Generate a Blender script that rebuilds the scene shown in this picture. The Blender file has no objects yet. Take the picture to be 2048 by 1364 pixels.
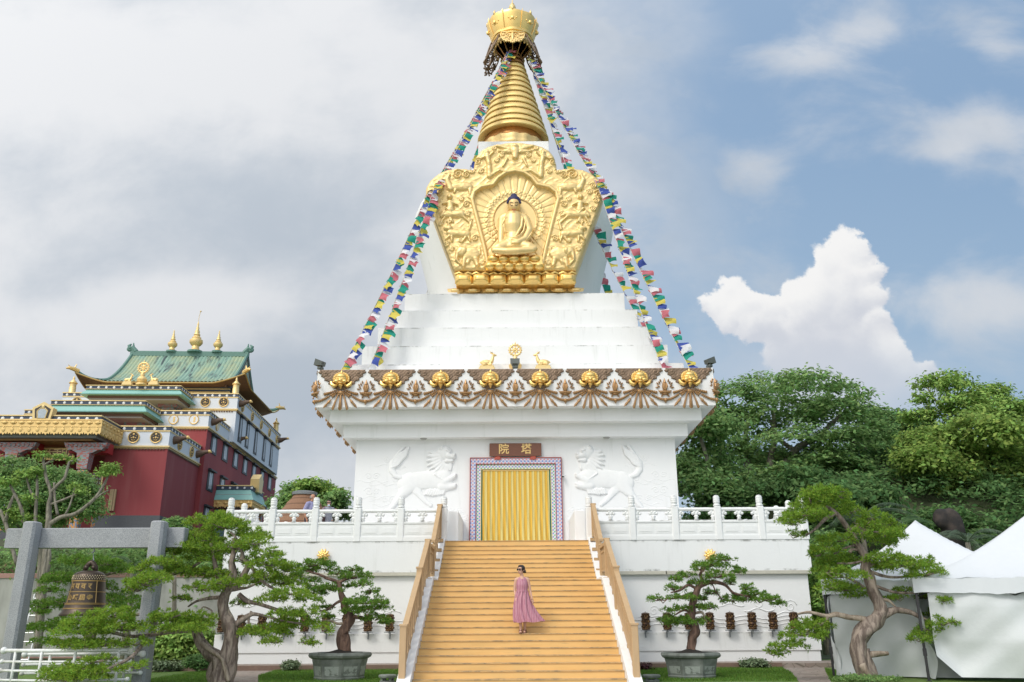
import bpy, math, random
import numpy as np
from mathutils import Vector, Matrix
R=math.radians; PI=math.pi
scene=bpy.context.scene; COL=scene.collection
rng=np.random.default_rng(7); random.seed(7)
# ---------------------------------------------------------------- camera, sky, sun, exposure
F_PX=1700.; PITCH=R(18.29); ROLL=0.0055; CAM=np.array([-0.12,0.,1.36])
cd=bpy.data.cameras.new('camera'); cam=bpy.data.objects.new('camera',cd); COL.objects.link(cam)
cam.location=CAM; cam.rotation_euler=(Matrix.Rotation(PI/2+PITCH,3,'X')@Matrix.Rotation(-ROLL,3,'Z')).to_euler()
cd.sensor_width=36; cd.lens=36*F_PX/2048; cd.clip_start=.1; cd.clip_end=3000
scene.camera=cam
def ray(px,py):
    u=px-1024.; v=py-682.; u0=u-v*ROLL; v0=v+u*ROLL
    return np.array([u0/F_PX, math.cos(PITCH)+v0/F_PX*math.sin(PITCH), math.sin(PITCH)-v0/F_PX*math.cos(PITCH)])
def at(px,py,Y):           # the point at depth Y seen at a pixel of the photograph
    d=ray(px,py); return CAM+d*(Y/d[1])
def atz(px,py,z):
    d=ray(px,py); return CAM+d*((z-CAM[2])/d[2])
def ppm(Y,z=2.): return F_PX/(Y*math.cos(PITCH)+(z-1.36)*math.sin(PITCH))   # pixels per metre
scene.view_settings.view_transform='Standard'; scene.view_settings.look='None'
scene.view_settings.exposure=0.0; scene.view_settings.gamma=1.0
SUN_EL=R(45); SUN_AZ=R(215)   # azimuth: 0 = +Y, clockwise towards +X
sl=bpy.data.lights.new('sun','SUN'); sl.energy=1.45; sl.angle=R(16); sl.color=(1.,.955,.88)
so=bpy.data.objects.new('sun',sl); COL.objects.link(so)
sd=Vector((math.sin(SUN_AZ)*math.cos(SUN_EL), math.cos(SUN_AZ)*math.cos(SUN_EL), math.sin(SUN_EL)))
so.rotation_euler=sd.to_track_quat('Z','Y').to_euler()

class NT:                  # small helper to write node trees as expressions
    def __init__(s,tree): s.t=tree; s.L=tree.links
    def n(s,typ,**kw):
        nd=s.t.nodes.new(typ)
        for k,v in kw.items(): setattr(nd,k,v)
        return nd
    def put(s,sock,v):
        if isinstance(v,E): s.L.new(v.s,sock)
        elif isinstance(v,bpy.types.NodeSocket): s.L.new(v,sock)
        elif isinstance(v,(tuple,list)):
            v=tuple(v); n=len(sock.default_value) if hasattr(sock.default_value,'__len__') else 1
            sock.default_value=(v+(1.,))[:n] if len(v)<n else v[:n]
        else: sock.default_value=v
    def m(s,op,a,b=0.,c=0.,clamp=False):
        nd=s.n('ShaderNodeMath',operation=op,use_clamp=clamp)
        s.put(nd.inputs[0],a); s.put(nd.inputs[1],b); s.put(nd.inputs[2],c)
        return E(s,nd.outputs[0])
    def mix(s,f,a,b):
        nd=s.n('ShaderNodeMix',data_type='RGBA'); s.put(nd.inputs[0],f); s.put(nd.inputs[6],a); s.put(nd.inputs[7],b)
        return E(s,nd.outputs[2])
    def noise(s,vec,scale,detail=4,rough=.5,dist=0.,col=False):
        nd=s.n('ShaderNodeTexNoise'); s.put(nd.inputs['Vector'],vec); nd.inputs['Scale'].default_value=scale
        nd.inputs['Detail'].default_value=detail; nd.inputs['Roughness'].default_value=rough; nd.inputs['Distortion'].default_value=dist
        return E(s,nd.outputs[1 if col else 0])
    def ss(s,x,a,b):       # smoothstep
        nd=s.n('ShaderNodeMapRange',interpolation_type='SMOOTHSTEP'); s.put(nd.inputs[0],x); nd.inputs[1].default_value=a; nd.inputs[2].default_value=b
        return E(s,nd.outputs[0])
    def mapv(s,vec,scale=(1,1,1),loc=(0,0,0),rot=(0,0,0)):
        nd=s.n('ShaderNodeMapping'); s.put(nd.inputs[0],vec); nd.inputs[1].default_value=loc; nd.inputs[2].default_value=rot; nd.inputs[3].default_value=scale
        return E(s,nd.outputs[0])
    def comb(s,x,y,z):
        nd=s.n('ShaderNodeCombineXYZ'); s.put(nd.inputs[0],x); s.put(nd.inputs[1],y); s.put(nd.inputs[2],z); return E(s,nd.outputs[0])
    def sep(s,v):
        nd=s.n('ShaderNodeSeparateXYZ'); s.put(nd.inputs[0],v); return [E(s,o) for o in nd.outputs]
class E:
    def __init__(s,nt,sock): s.nt=nt; s.s=sock
    def __add__(s,o): return s.nt.m('ADD',s,o)
    __radd__=__add__
    def __mul__(s,o): return s.nt.m('MULTIPLY',s,o)
    __rmul__=__mul__
    def __sub__(s,o): return s.nt.m('SUBTRACT',s,o)
    def __rsub__(s,o): return s.nt.m('SUBTRACT',o,s)
    def __truediv__(s,o): return s.nt.m('DIVIDE',s,o)

def make_world():
    w=bpy.data.worlds.new('World'); scene.world=w; w.use_nodes=True; t=w.node_tree; t.nodes.clear(); n=NT(t)
    sky=n.n('ShaderNodeTexSky',sky_type='NISHITA',sun_disc=False,sun_elevation=SUN_EL,sun_rotation=SUN_AZ,air_density=1.,dust_density=1.4,ozone_density=1.5)
    tc=n.n('ShaderNodeTexCoord'); x,y,z=n.sep(tc.outputs['Generated'])
    yy=n.m('MAXIMUM',n.m('ABSOLUTE',y),.12); u=x/yy; v=z/yy; p=n.comb(u,v,0.)
    def uv(px,py): d=ray(px,py); return d[0]/d[1],d[2]/d[1]
    S=1/1780.
    def blobs(L,k=1.):
        tot=None
        for px,py,r,a in L:
            a0,b0=uv(px,py); rr=r*S
            du=(u-a0)*(1/(rr*a)); dv=(v-b0)*(1/rr)
            g=n.m('EXPONENT',(du*du+dv*dv)*-1.)
            tot=g if tot is None else tot+g
        return tot
    warp=n.noise(p,3.2,5,.55); w2=n.noise(n.mapv(p,loc=(7.3,1.1,0)),2.1,6,.6); f1=n.noise(n.mapv(p,(1,1.5,1)),5.,9,.58,.3)
    fine=n.noise(n.mapv(p,(1,1.,1),(3,5,0)),26.,8,.6,.2)
    blue=n.mix(.75,E(n,sky.outputs[0]),(2.2,4.35,7.3))                       # the Nishita blue, paled as near the horizon of a humid day
    blue=n.mix(n.ss(v,.75,-.02),blue,(4.4,6.2,8.0))
    # broken overcast: thick towards the left, thinning to wisps on the right
    a0,_=uv(1024,300); cover=n.ss(u+(warp-.5)*.55+v*-.10,.26,-.10)
    veil=n.ss(f1+blobs([(1230,330,140,1.5),(1120,90,150,1.),(1420,60,80,1.6),(1400,420,120,1.6)])*.22,.42,.72)*.8
    wisps=n.ss(f1+blobs([(1600,110,60,2.2),(1720,60,50,2.),(1985,90,70,1.2),(1960,250,60,2.),(1890,300,40,1.6),(2020,600,70,1.5),(1500,340,60,1.5),(1900,600,90,2)])*.24-.02,.44,.86)*.85
    cov=n.m('MAXIMUM',cover,n.m('MAXIMUM',veil*n.ss(u,.36,.12),wisps),clamp=True)
    shade=n.ss(w2+(f1-.5)*.5+blobs([(520,420,190,1.7),(150,560,120,1.6),(640,860,90,1.5),(80,330,120,1.8),(560,760,70,2.5)])*.22-blobs([(900,210,150,1.2),(250,110,170,2.2),(420,590,70,3.),(200,640,70,2.5)])*.25,.36,.80)
    ccol=n.mix(shade,(8.1,8.35,8.75),(4.6,5.4,6.4))
    ccol=n.mix(n.ss(v,.26,.05)*.35,ccol,(6.6,7.3,8.0))
    col=n.mix(cov*.97,blue,ccol)
    # the cumulus tower on the right
    bil=n.noise(n.mapv(p,loc=(1,9,0)),17.,10,.55); nA=n.noise(n.mapv(p,loc=(4,2,0)),15.,5,.6,0.,True); nB=n.noise(n.mapv(p,loc=(8,3,0)),46.,5,.6,0.,True)
    ax,ay,_a=n.sep(nA); bx,by,_b=n.sep(nB); uw=u+(ax-.5)*.055+(bx-.5)*.022; vw=v+(ay-.5)*.055+(by-.5)*.022
    tot=None; shs=None
    for px,py,r in ((1690,490,36),(1722,502,30),(1662,518,36),(1748,540,26),(1702,545,46),(1640,562,40),(1592,578,34),(1612,612,44),(1682,602,55),(1748,592,34),(1556,612,26),(1462,582,28),(1492,605,30),(1428,606,26),(1522,612,30),(1462,628,34),(1540,650,40),(1500,652,30),(1612,680,55),(1692,680,60),(1762,652,36),(1776,702,38),(1796,742,36),(1722,750,60),(1632,750,60),(1820,775,38),(1562,712,42),(1856,748,26),(1856,795,42),(1702,812,70),(1602,812,62),(1786,825,50)):
        a0,b0=uv(px,py); rr=r*S*1.12; du=(uw-a0)*(1/rr); dv=(vw-b0)*(1/rr); d2=du*du+dv*dv
        g=n.m('EXPONENT',(d2*d2)*-1.1); q=g*(dv*.8-du*.35)
        tot=g if tot is None else tot+g; shs=q if shs is None else shs+q
    cm=n.ss(tot+(bil-.5)*.35,.20,.78); cl=n.ss((shs/n.m('MAXIMUM',tot,.2))*.85+(bil-.5)*1.1+blobs([(1690,510,90,1.2),(1470,595,60,1.5),(1590,590,60,1.),(1800,700,60,1.)])*.5-blobs([(1660,690,70,1.2),(1560,690,50,1.),(1690,790,100,1.8)])*.4,-.55,.75)
    cc=n.mix(cl,(7.0,7.4,8.3),(10.6,10.6,10.6)); cc=n.mix(n.ss(v,uv(1640,640)[1],uv(1640,820)[1])*.6,cc,(7.5,7.9,8.7))
    a1,b1=uv(1640,790)
    cm=cm*n.ss(v,b1-.07,b1+.09)*n.ss(y,0.,.1)
    hz=blobs([(1640,770,90,2.2)])*.8
    col=n.mix(n.m('MINIMUM',hz,.8)*n.ss(y,0.,.1),col,(6.7,7.3,8.4))
    col=n.mix(cm,col,cc)
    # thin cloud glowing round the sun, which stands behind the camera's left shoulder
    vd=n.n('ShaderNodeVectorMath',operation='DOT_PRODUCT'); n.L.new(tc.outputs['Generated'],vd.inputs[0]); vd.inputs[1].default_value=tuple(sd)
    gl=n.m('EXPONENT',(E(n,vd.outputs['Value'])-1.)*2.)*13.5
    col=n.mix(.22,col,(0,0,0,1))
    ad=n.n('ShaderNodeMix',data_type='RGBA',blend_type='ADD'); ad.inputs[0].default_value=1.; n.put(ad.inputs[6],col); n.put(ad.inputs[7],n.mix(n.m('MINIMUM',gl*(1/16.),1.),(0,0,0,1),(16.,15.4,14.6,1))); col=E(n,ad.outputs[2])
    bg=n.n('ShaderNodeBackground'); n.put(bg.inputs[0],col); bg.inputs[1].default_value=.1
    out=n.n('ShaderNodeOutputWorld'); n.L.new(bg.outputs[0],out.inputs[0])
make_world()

# ---------------------------------------------------------------- mesh helpers
ORG={}
class MB:
    """collects shapes and links them as ONE mesh object"""
    def __init__(s): s.v=[]; s.f=[]; s.mi=[]; s.cur=0; s.n=0
    def add(s,V,Fc):
        o=s.n; V=[tuple(float(c) for c in p) for p in V]; s.v+=V; s.n+=len(V)
        for f in Fc: s.f.append(tuple(i+o for i in f)); s.mi.append(s.cur)
        return s
    def box(s,a,b,c=None,d=None,e=None,f=None):
        if c is None: (x0,y0,z0),(x1,y1,z1)=a,b
        else: x0,x1,y0,y1,z0,z1=a,b,c,d,e,f
        return s.add([(x0,y0,z0),(x1,y0,z0),(x1,y1,z0),(x0,y1,z0),(x0,y0,z1),(x1,y0,z1),(x1,y1,z1),(x0,y1,z1)],
              [(0,3,2,1),(4,5,6,7),(0,1,5,4),(1,2,6,5),(2,3,7,6),(3,0,4,7)])
    def bbox(s,x0,x1,y0,y1,z0,z1,b=.02):     # box with chamfered vertical and top edges
        return s.frust([(x0+b,y0),(x1-b,y0),(x1,y0+b),(x1,y1-b),(x1-b,y1),(x0+b,y1),(x0,y1-b),(x0,y0+b)],z0,z1,b)
    def frust(s,poly,z0,z1,b):
        n=len(poly); cx=sum(p[0] for p in poly)/n; cy=sum(p[1] for p in poly)/n
        V=[(x,y,z0) for x,y in poly]+[(x,y,z1-b) for x,y in poly]
        V+=[(x+(b if x<cx else -b),y+(b if y<cy else -b),z1) for x,y in poly]
        Fc=[tuple(range(n-1,-1,-1)),tuple(range(2*n,3*n))]
        for k in (0,n):
            for i in range(n): j=(i+1)%n; Fc.append((k+i,k+j,k+n+j,k+n+i))
        return s.add(V,Fc)
    def ring(s,hw,z0,z1,cy,hw2=None):        # square block of half width hw round the stupa's axis
        h2=hw if hw2 is None else hw2
        return s.add([(-hw,cy-hw,z0),(hw,cy-hw,z0),(hw,cy+hw,z0),(-hw,cy+hw,z0),(-h2,cy-h2,z1),(h2,cy-h2,z1),(h2,cy+h2,z1),(-h2,cy+h2,z1)],
              [(0,3,2,1),(4,5,6,7),(0,1,5,4),(1,2,6,5),(2,3,7,6),(3,0,4,7)])
    def lathe(s,prof,c=(0,0,0),n=32,lobes=0,amp=0.,a0=0.):
        V=[];Fc=[]
        for r,z in prof:
            for i in range(n):
                a=a0+2*PI*i/n; rr=r*(1+amp*math.cos(lobes*a)) if lobes else r
                V.append((c[0]+rr*math.cos(a),c[1]+rr*math.sin(a),c[2]+z))
        for k in range(len(prof)-1):
            for i in range(n): j=(i+1)%n; Fc.append((k*n+i,k*n+j,k*n+n+j,k*n+n+i))
        if prof[0][0]>1e-4: Fc.append(tuple(range(n-1,-1,-1)))
        if prof[-1][0]>1e-4: Fc.append(tuple(range((len(prof)-1)*n,len(prof)*n)))
        return s.add(V,Fc)
    def tube(s,pts,rad,n=8,sq=1.,bump=0.,cap=True):
        P=[np.array(p,float) for p in pts]; m=len(P)
        if not hasattr(rad,'__len__'): rad=[rad]*m
        V=[];Fc=[]; up=None
        for k in range(m):
            t=P[min(k+1,m-1)]-P[max(k-1,0)]; t=t/(np.linalg.norm(t)+1e-9)
            if up is None:
                up=np.array([0,0,1.]) if abs(t[2])<.9 else np.array([0,1.,0])
            a=np.cross(t,up); a/=np.linalg.norm(a)+1e-9; b=np.cross(a,t); up=b
            for i in range(n):
                q=2*PI*i/n; rr=rad[k]*(1+bump*math.sin(3*q+k*.7)+bump*.6*math.sin(5*q-k*.4))
                V.append(P[k]+a*math.cos(q)*rr+b*math.sin(q)*rr*sq)
        for k in range(m-1):
            for i in range(n): j=(i+1)%n; Fc.append((k*n+i,k*n+j,k*n+n+j,k*n+n+i))
        if cap: Fc+= [tuple(range(n-1,-1,-1)),tuple(range((m-1)*n,m*n))]
        return s.add(V,Fc)
    def ball(s,c,r,n=10,m=7,rot=None):
        if not hasattr(r,'__len__'): r=(r,r,r)
        V=[np.array((0,0,-1.))]; Fc=[]
        for k in range(1,m):
            p=-PI/2+PI*k/m
            for i in range(n): q=2*PI*i/n; V.append(np.array((math.cos(p)*math.cos(q),math.cos(p)*math.sin(q),math.sin(p))))
        V.append(np.array((0,0,1.))); T=len(V)-1
        for i in range(n):
            j=(i+1)%n; Fc.append((0,1+j,1+i)); Fc.append((T,1+(m-2)*n+i,1+(m-2)*n+j))
            for k in range(m-2): Fc.append((1+k*n+i,1+k*n+j,1+k*n+n+j,1+k*n+n+i))
        M=np.array(Matrix.Rotation(rot[0],3,rot[1])) if rot else np.eye(3)
        return s.add([np.array(c)+M@(v*np.array(r)) for v in V],Fc)
    def prism(s,poly,a,b,ax='y'):            # polygon in the plane across ax, extruded from a to b
        def pt(u,v,w): return {'y':(u,w,v),'x':(w,u,v),'z':(u,v,w)}[ax]
        n=len(poly); V=[pt(u,v,a) for u,v in poly]+[pt(u,v,b) for u,v in poly]
        Fc=[tuple(range(n)),tuple(range(2*n-1,n-1,-1))]+[((i+1)%n,i,n+i,n+(i+1)%n) for i in range(n)]
        return s.add(V,Fc)
    def grid(s,fn,nu,nv,closed_u=False):
        V=[fn(i/nu,j/nv) for j in range(nv+1) for i in range(nu+1)]
        w=nu+1
        return s.add(V,[(j*w+i,j*w+i+1,j*w+w+i+1,j*w+w+i) for j in range(nv) for i in range(nu)])
    def xf(s,M,k0=0):
        M=Matrix(M); s.v=s.v[:k0]+[tuple(M@Vector(p)) for p in s.v[k0:]]; return s
    def build(s,name,mats,parent=None,smooth=False,local=False,solid=0.):
        me=bpy.data.meshes.new(name); V=np.array(s.v,float).reshape(-1,3)
        if parent is not None and not local: V=V-np.array(ORG[parent.name])
        me.from_pydata(V.tolist(),[],s.f)
        mats=mats if isinstance(mats,(list,tuple)) else [mats]
        for m in mats: me.materials.append(m)
        if len(mats)>1: me.polygons.foreach_set('material_index',s.mi)
        if smooth:
            me.polygons.foreach_set('use_smooth',[True]*len(me.polygons))
            if smooth!=1 and smooth!=True: me.set_sharp_from_angle(angle=R(smooth))
        me.update()
        o=bpy.data.objects.new(name,me); COL.objects.link(o)
        if parent is not None: o.parent=parent
        ORG[o.name]=ORG[parent.name] if parent is not None else (0,0,0)
        return o
def tag(o,label=None,cat=None,group=None,kind=None):
    if label: o['label']=label
    if cat: o['category']=cat
    if group: o['group']=group
    if kind: o['kind']=kind
    return o
def thing(name,label,cat,loc=(0,0,0),rz=0.,group=None):
    o=bpy.data.objects.new(name,None); COL.objects.link(o); o.location=tuple(float(c) for c in loc); o.rotation_euler=(0,0,rz)
    o.empty_display_size=.2; ORG[o.name]=tuple(float(c) for c in loc); return tag(o,label,cat,group)
def kids(o): return [c for c in bpy.data.objects if c.parent==o]
def copy_tree(o,parent=None):
    c=o.copy(); COL.objects.link(c); c.parent=parent; ORG[c.name]=ORG[o.name]
    for k in kids_of(o): copy_tree(k,c)
    return c
def kids_of(o): return list(o.children)
def raw(name,V,Fc,mat,parent=None,smooth=False,local=False):   # numpy arrays -> mesh object, faces all of one size
    V=np.asarray(V,np.float32).reshape(-1,3); Fc=np.asarray(Fc,np.int32); k=Fc.shape[1]
    if parent is not None and not local: V=V-np.array(ORG[parent.name],np.float32)
    me=bpy.data.meshes.new(name); me.vertices.add(len(V)); me.vertices.foreach_set('co',V.ravel())
    me.loops.add(Fc.size); me.loops.foreach_set('vertex_index',Fc.ravel())
    me.polygons.add(len(Fc)); me.polygons.foreach_set('loop_start',np.arange(0,Fc.size,k,dtype=np.int32))
    for m in (mat if isinstance(mat,(list,tuple)) else [mat]): me.materials.append(m)
    me.update(calc_edges=True)
    if smooth: me.polygons.foreach_set('use_smooth',np.ones(len(Fc),bool))
    o=bpy.data.objects.new(name,me); COL.objects.link(o)
    if parent is not None: o.parent=parent
    ORG[o.name]=ORG[parent.name] if parent is not None else (0,0,0)
    return o
def blob(name,mb,mat,parent,voxel=.02,it=3,local=False,fac=.5):   # fuses overlapping closed shapes into ONE continuous surface
    t=mb.build('tmp',mat); m=t.modifiers.new('r','REMESH'); m.mode='VOXEL'; m.voxel_size=voxel; m.use_smooth_shade=True
    if it:
        q=t.modifiers.new('s','SMOOTH'); q.iterations=it; q.factor=fac
    dg=bpy.context.evaluated_depsgraph_get(); ev=t.evaluated_get(dg); me=bpy.data.meshes.new_from_object(ev); me.name=name
    me.materials.clear(); me.materials.append(mat)
    bpy.data.objects.remove(t)
    if parent is not None and not local: me.transform(Matrix.Translation(-Vector(ORG[parent.name])))
    me.polygons.foreach_set('use_smooth',[True]*len(me.polygons))
    o=bpy.data.objects.new(name,me); COL.objects.link(o); o.parent=parent
    ORG[o.name]=ORG[parent.name] if parent is not None else (0,0,0)
    return o
def text_mesh(body,size,depth=.01,bold=0.):
    cu=bpy.data.curves.new('t','FONT'); cu.body=body; cu.size=size; cu.extrude=depth; cu.align_x='CENTER'; cu.align_y='CENTER'; cu.offset=bold; cu.resolution_u=3
    o=bpy.data.objects.new('t',cu); COL.objects.link(o)
    dg=bpy.context.evaluated_depsgraph_get(); me=bpy.data.meshes.new_from_object(o.evaluated_get(dg)); bpy.data.objects.remove(o)
    V=np.array([v.co[:] for v in me.vertices]); Fc=[tuple(p.vertices) for p in me.polygons]
    bpy.data.meshes.remove(me); return V,Fc
def text_into(mb,body,size,origin,depth=.01,bold=0.,fn=None):   # upright lettering facing -Y
    V,Fc=text_mesh(body,size,depth,bold)
    W=[(origin[0]+a,origin[1]-c,origin[2]+b) for a,b,c in V]
    if fn: W=[fn(*p) for p in V]
    mb.add(W,Fc)
# relief: a height field over the x-z plane rising towards -Y
def hfield(prims,X,Z):
    H=np.zeros_like(X)
    for p in prims:
        if p[0]=='c':
            _,x0,z0,r0,x1,z1,r1,h=p; dx,dz=x1-x0,z1-z0; L=dx*dx+dz*dz+1e-9
            t=np.clip(((X-x0)*dx+(Z-z0)*dz)/L,0,1); r=r0+(r1-r0)*t; d2=(X-x0-t*dx)**2+(Z-z0-t*dz)**2
            H=np.maximum(H,h*np.sqrt(np.clip(1-d2/(r*r),0,1)))
        elif p[0]=='e':
            _,cx,cz,rx,rz,a,h=p; c,s=math.cos(a),math.sin(a); u=((X-cx)*c+(Z-cz)*s)/rx; v=(-(X-cx)*s+(Z-cz)*c)/rz
            H=np.maximum(H,h*np.sqrt(np.clip(1-u*u-v*v,0,1)))
        elif p[0]=='l':
            _,pts,r,h=p
            for (x0,z0),(x1,z1) in zip(pts[:-1],pts[1:]): H=np.maximum(H,hfield([('c',x0,z0,r,x1,z1,r,h)],X,Z))
    return H
def spiral(cx,cz,r,turns=1.6,a0=0.,flip=1,n=16):
    return [(cx+flip*r*(1-k/n*.85)*math.cos(a0+k/n*turns*2*PI),cz+r*(1-k/n*.85)*math.sin(a0+k/n*turns*2*PI)) for k in range(n+1)]
def relief(name,prims,x0,x1,z0,z1,res,mat,parent,origin,flip=1,extra=None,smooth=True,mask=None):
    nx=int((x1-x0)/res)+1; nz=int((z1-z0)/res)+1
    X,Z=np.meshgrid(np.linspace(x0,x1,nx),np.linspace(z0,z1,nz)); H=hfield(prims,X,Z)
    if extra is not None: H=extra(X,Z,H)
    keep=H>1e-4
    if mask is not None: keep&=mask(X,Z)
    c=keep[:-1,:-1]|keep[1:,:-1]|keep[:-1,1:]|keep[1:,1:]
    idx=np.arange(nx*nz).reshape(nz,nx); j,i=np.nonzero(c)
    Fc=np.stack([idx[j,i],idx[j,i+1],idx[j+1,i+1],idx[j+1,i]],1)
    if flip<0: Fc=Fc[:,::-1]
    used=np.unique(Fc); mp=np.zeros(nx*nz,int); mp[used]=np.arange(len(used))
    V=np.stack([origin[0]+flip*X.ravel(),origin[1]-H.ravel()+.012*(H.ravel()<1e-4),origin[2]+Z.ravel()],1)[used]
    return raw(name,V,mp[Fc],mat,parent,smooth)
# ---------------------------------------------------------------- materials
MATS={}
def mat(name,col,rough=.6,metal=0.,spec=.5,var=0.,vscale=3.,col2=None,bump=0.,bscale=20.,detail=5,stretch=(1,1,1),island=0.,trans=0.,fn=None,coat=0.,c2lo=.4,c2hi=.65):
    m=bpy.data.materials.new(name); m.use_nodes=True; t=m.node_tree; t.nodes.clear(); n=NT(t)
    b=n.n('ShaderNodeBsdfPrincipled'); out=n.n('ShaderNodeOutputMaterial')
    tc=n.n('ShaderNodeTexCoord'); p=tc.outputs['Object']; c=tuple(col)+(1.,)
    geo=n.n('ShaderNodeNewGeometry')
    if fn: c=fn(n,tc,geo)
    else:
        pv=n.mapv(p,stretch)
        if col2 is not None:
            c=n.mix(n.ss(n.noise(pv,vscale,detail,.6),c2lo,c2hi),c,tuple(col2)+(1.,))
        if var:
            k=n.noise(n.mapv(p,stretch,(4,2,9)),vscale*2.7,detail,.6)
            nd=n.n('ShaderNodeHueSaturation'); n.put(nd.inputs['Color'],c); n.put(nd.inputs['Value'],(k-.5)*(2*var)+1.); c=E(n,nd.outputs[0])
        if island:
            nd=n.n('ShaderNodeHueSaturation'); n.put(nd.inputs['Color'],c); ri=E(n,geo.outputs['Random Per Island'])
            n.put(nd.inputs['Value'],(ri-.5)*(2*island)+1.); n.put(nd.inputs['Hue'],n.m('FRACT',ri*7.31)*.05+.475); c=E(n,nd.outputs[0])
    n.put(b.inputs['Base Color'],c); b.inputs['Roughness'].default_value=rough; b.inputs['Metallic'].default_value=metal
    b.inputs['Specular IOR Level'].default_value=spec
    if coat: b.inputs['Coat Weight'].default_value=coat; b.inputs['Coat Roughness'].default_value=.1
    if bump:
        bn=n.n('ShaderNodeBump'); bn.inputs['Strength'].default_value=bump; bn.inputs['Distance'].default_value=.02
        n.put(bn.inputs['Height'],n.noise(n.mapv(p,stretch),bscale,6,.6)); n.L.new(bn.outputs[0],b.inputs['Normal'])
    if trans:
        tr=n.n('ShaderNodeBsdfTranslucent'); n.put(tr.inputs[0],c); mx=n.n('ShaderNodeMixShader'); mx.inputs[0].default_value=trans
        n.L.new(b.outputs[0],mx.inputs[1]); n.L.new(tr.outputs[0],mx.inputs[2]); n.L.new(mx.outputs[0],out.inputs[0])
    else: n.L.new(b.outputs[0],out.inputs[0])
    MATS[name]=m; return m
def white_fn(base,stain,amt):
    def fn(n,tc,geo):
        p=tc.outputs['Object']; x,y,z=n.sep(p)
        st=n.ss(n.noise(n.mapv(p,(2.2,2.2,.22)),1.6,7,.62),.56,.78)
        pa=n.ss(n.noise(p,.7,5,.6),.35,.75)
        c=n.mix(pa*.5,base,tuple(v*.95 for v in base)); return n.mix(st*amt,c,stain)
    return fn
WHITE=mat('white_paint',(.8,.8,.8),.55,fn=white_fn((.80,.80,.795,1),(.50,.51,.47,1),.32),bump=.12,bscale=9.)
WHITE2=mat('white_paint_old',(.8,.8,.8),.6,fn=white_fn((.79,.80,.795,1),(.42,.44,.36,1),.5),bump=.2,bscale=14.)
WHITER=mat('white_plaster_relief',(.80,.80,.795),.6,var=.04)
GOLD=mat('gilding',(.82,.60,.27),.44,.55,var=.14,vscale=2.5,bump=.15,bscale=12.)
SPIREG=mat('spire_gold',(.86,.64,.26),.5,.55,var=.22,vscale=1.6,bump=.1,bscale=6.)
GOLDB=mat('polished_gold',(.90,.62,.22),.36,.82,var=.1,bump=.1,bscale=8.)
GOLDP=mat('gold_paint',(.76,.53,.21),.45,.35,var=.25,vscale=4.,bump=.1)
PALEGOLD=mat('pale_gold_paint',(.72,.55,.26),.45,.25,var=.1)
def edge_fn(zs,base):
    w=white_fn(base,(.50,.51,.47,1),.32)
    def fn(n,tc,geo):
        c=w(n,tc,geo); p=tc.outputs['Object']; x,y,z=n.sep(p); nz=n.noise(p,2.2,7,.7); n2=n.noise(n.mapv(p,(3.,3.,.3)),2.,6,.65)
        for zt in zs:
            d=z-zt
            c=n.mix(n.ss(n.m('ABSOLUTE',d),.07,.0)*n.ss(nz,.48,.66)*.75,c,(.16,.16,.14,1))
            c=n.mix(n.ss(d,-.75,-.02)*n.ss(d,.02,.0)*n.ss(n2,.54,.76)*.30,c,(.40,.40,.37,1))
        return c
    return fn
WTIER=mat('white_paint_mildewed_edges',(.8,.8,.8),.55,fn=edge_fn([z-3.93 for z in (11.0,11.914,12.874,13.804,14.727,10.53)],(.80,.80,.795,1)),bump=.12,bscale=9.)
WTERR=mat('white_terrace_paint',(.8,.8,.8),.6,fn=edge_fn([3.90,2.95,1.0],(.79,.80,.795,1)),bump=.2,bscale=14.)
WRAIL=mat('white_balustrade_paint',(.8,.8,.8),.6,fn=edge_fn([4.99,4.58,5.38],(.80,.81,.80,1)),bump=.15,bscale=14.)
BRONZE=mat('bronze_brown',(.38,.22,.10),.42,.55,var=.35,vscale=4.,bump=.2)
VALANCE=mat('old_bronze_scrollwork',(.22,.15,.10),.5,.4,var=.4,vscale=6.,bump=.4,bscale=25.)
COPPER=mat('spire_copper_and_parasol_shade',(.42,.21,.08),.4,.85,var=.3)
WOODY=mat('ochre_step_boards',(.60,.36,.12),.5,fn=lambda n,tc,g: n.mix(n.ss(n.noise(n.mapv(tc.outputs['Object'],(.8,3,9)),3.,6,.6),.58,.78)*.40,n.mix(n.ss(n.noise(n.mapv(tc.outputs['Object'],(.35,.8,3.)),2.2,3,.5),.35,.7),(.78,.50,.19,1),(.70,.44,.16,1)),(.34,.23,.12,1)),bump=.1,bscale=30.,stretch=(.3,3,3))
WOODN=mat('step_nosing',(.20,.12,.055),.55,fn=lambda n,tc,g: n.mix(n.ss(n.noise(n.mapv(tc.outputs['Object'],(1.6,1,1)),2.5,6,.65),.42,.66),(.58,.37,.16,1),(.27,.20,.12,1)))
WOODR=mat('tan_railing_wood',(.48,.325,.175),.5,var=.16,vscale=2.,stretch=(1,1,.3))
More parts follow.
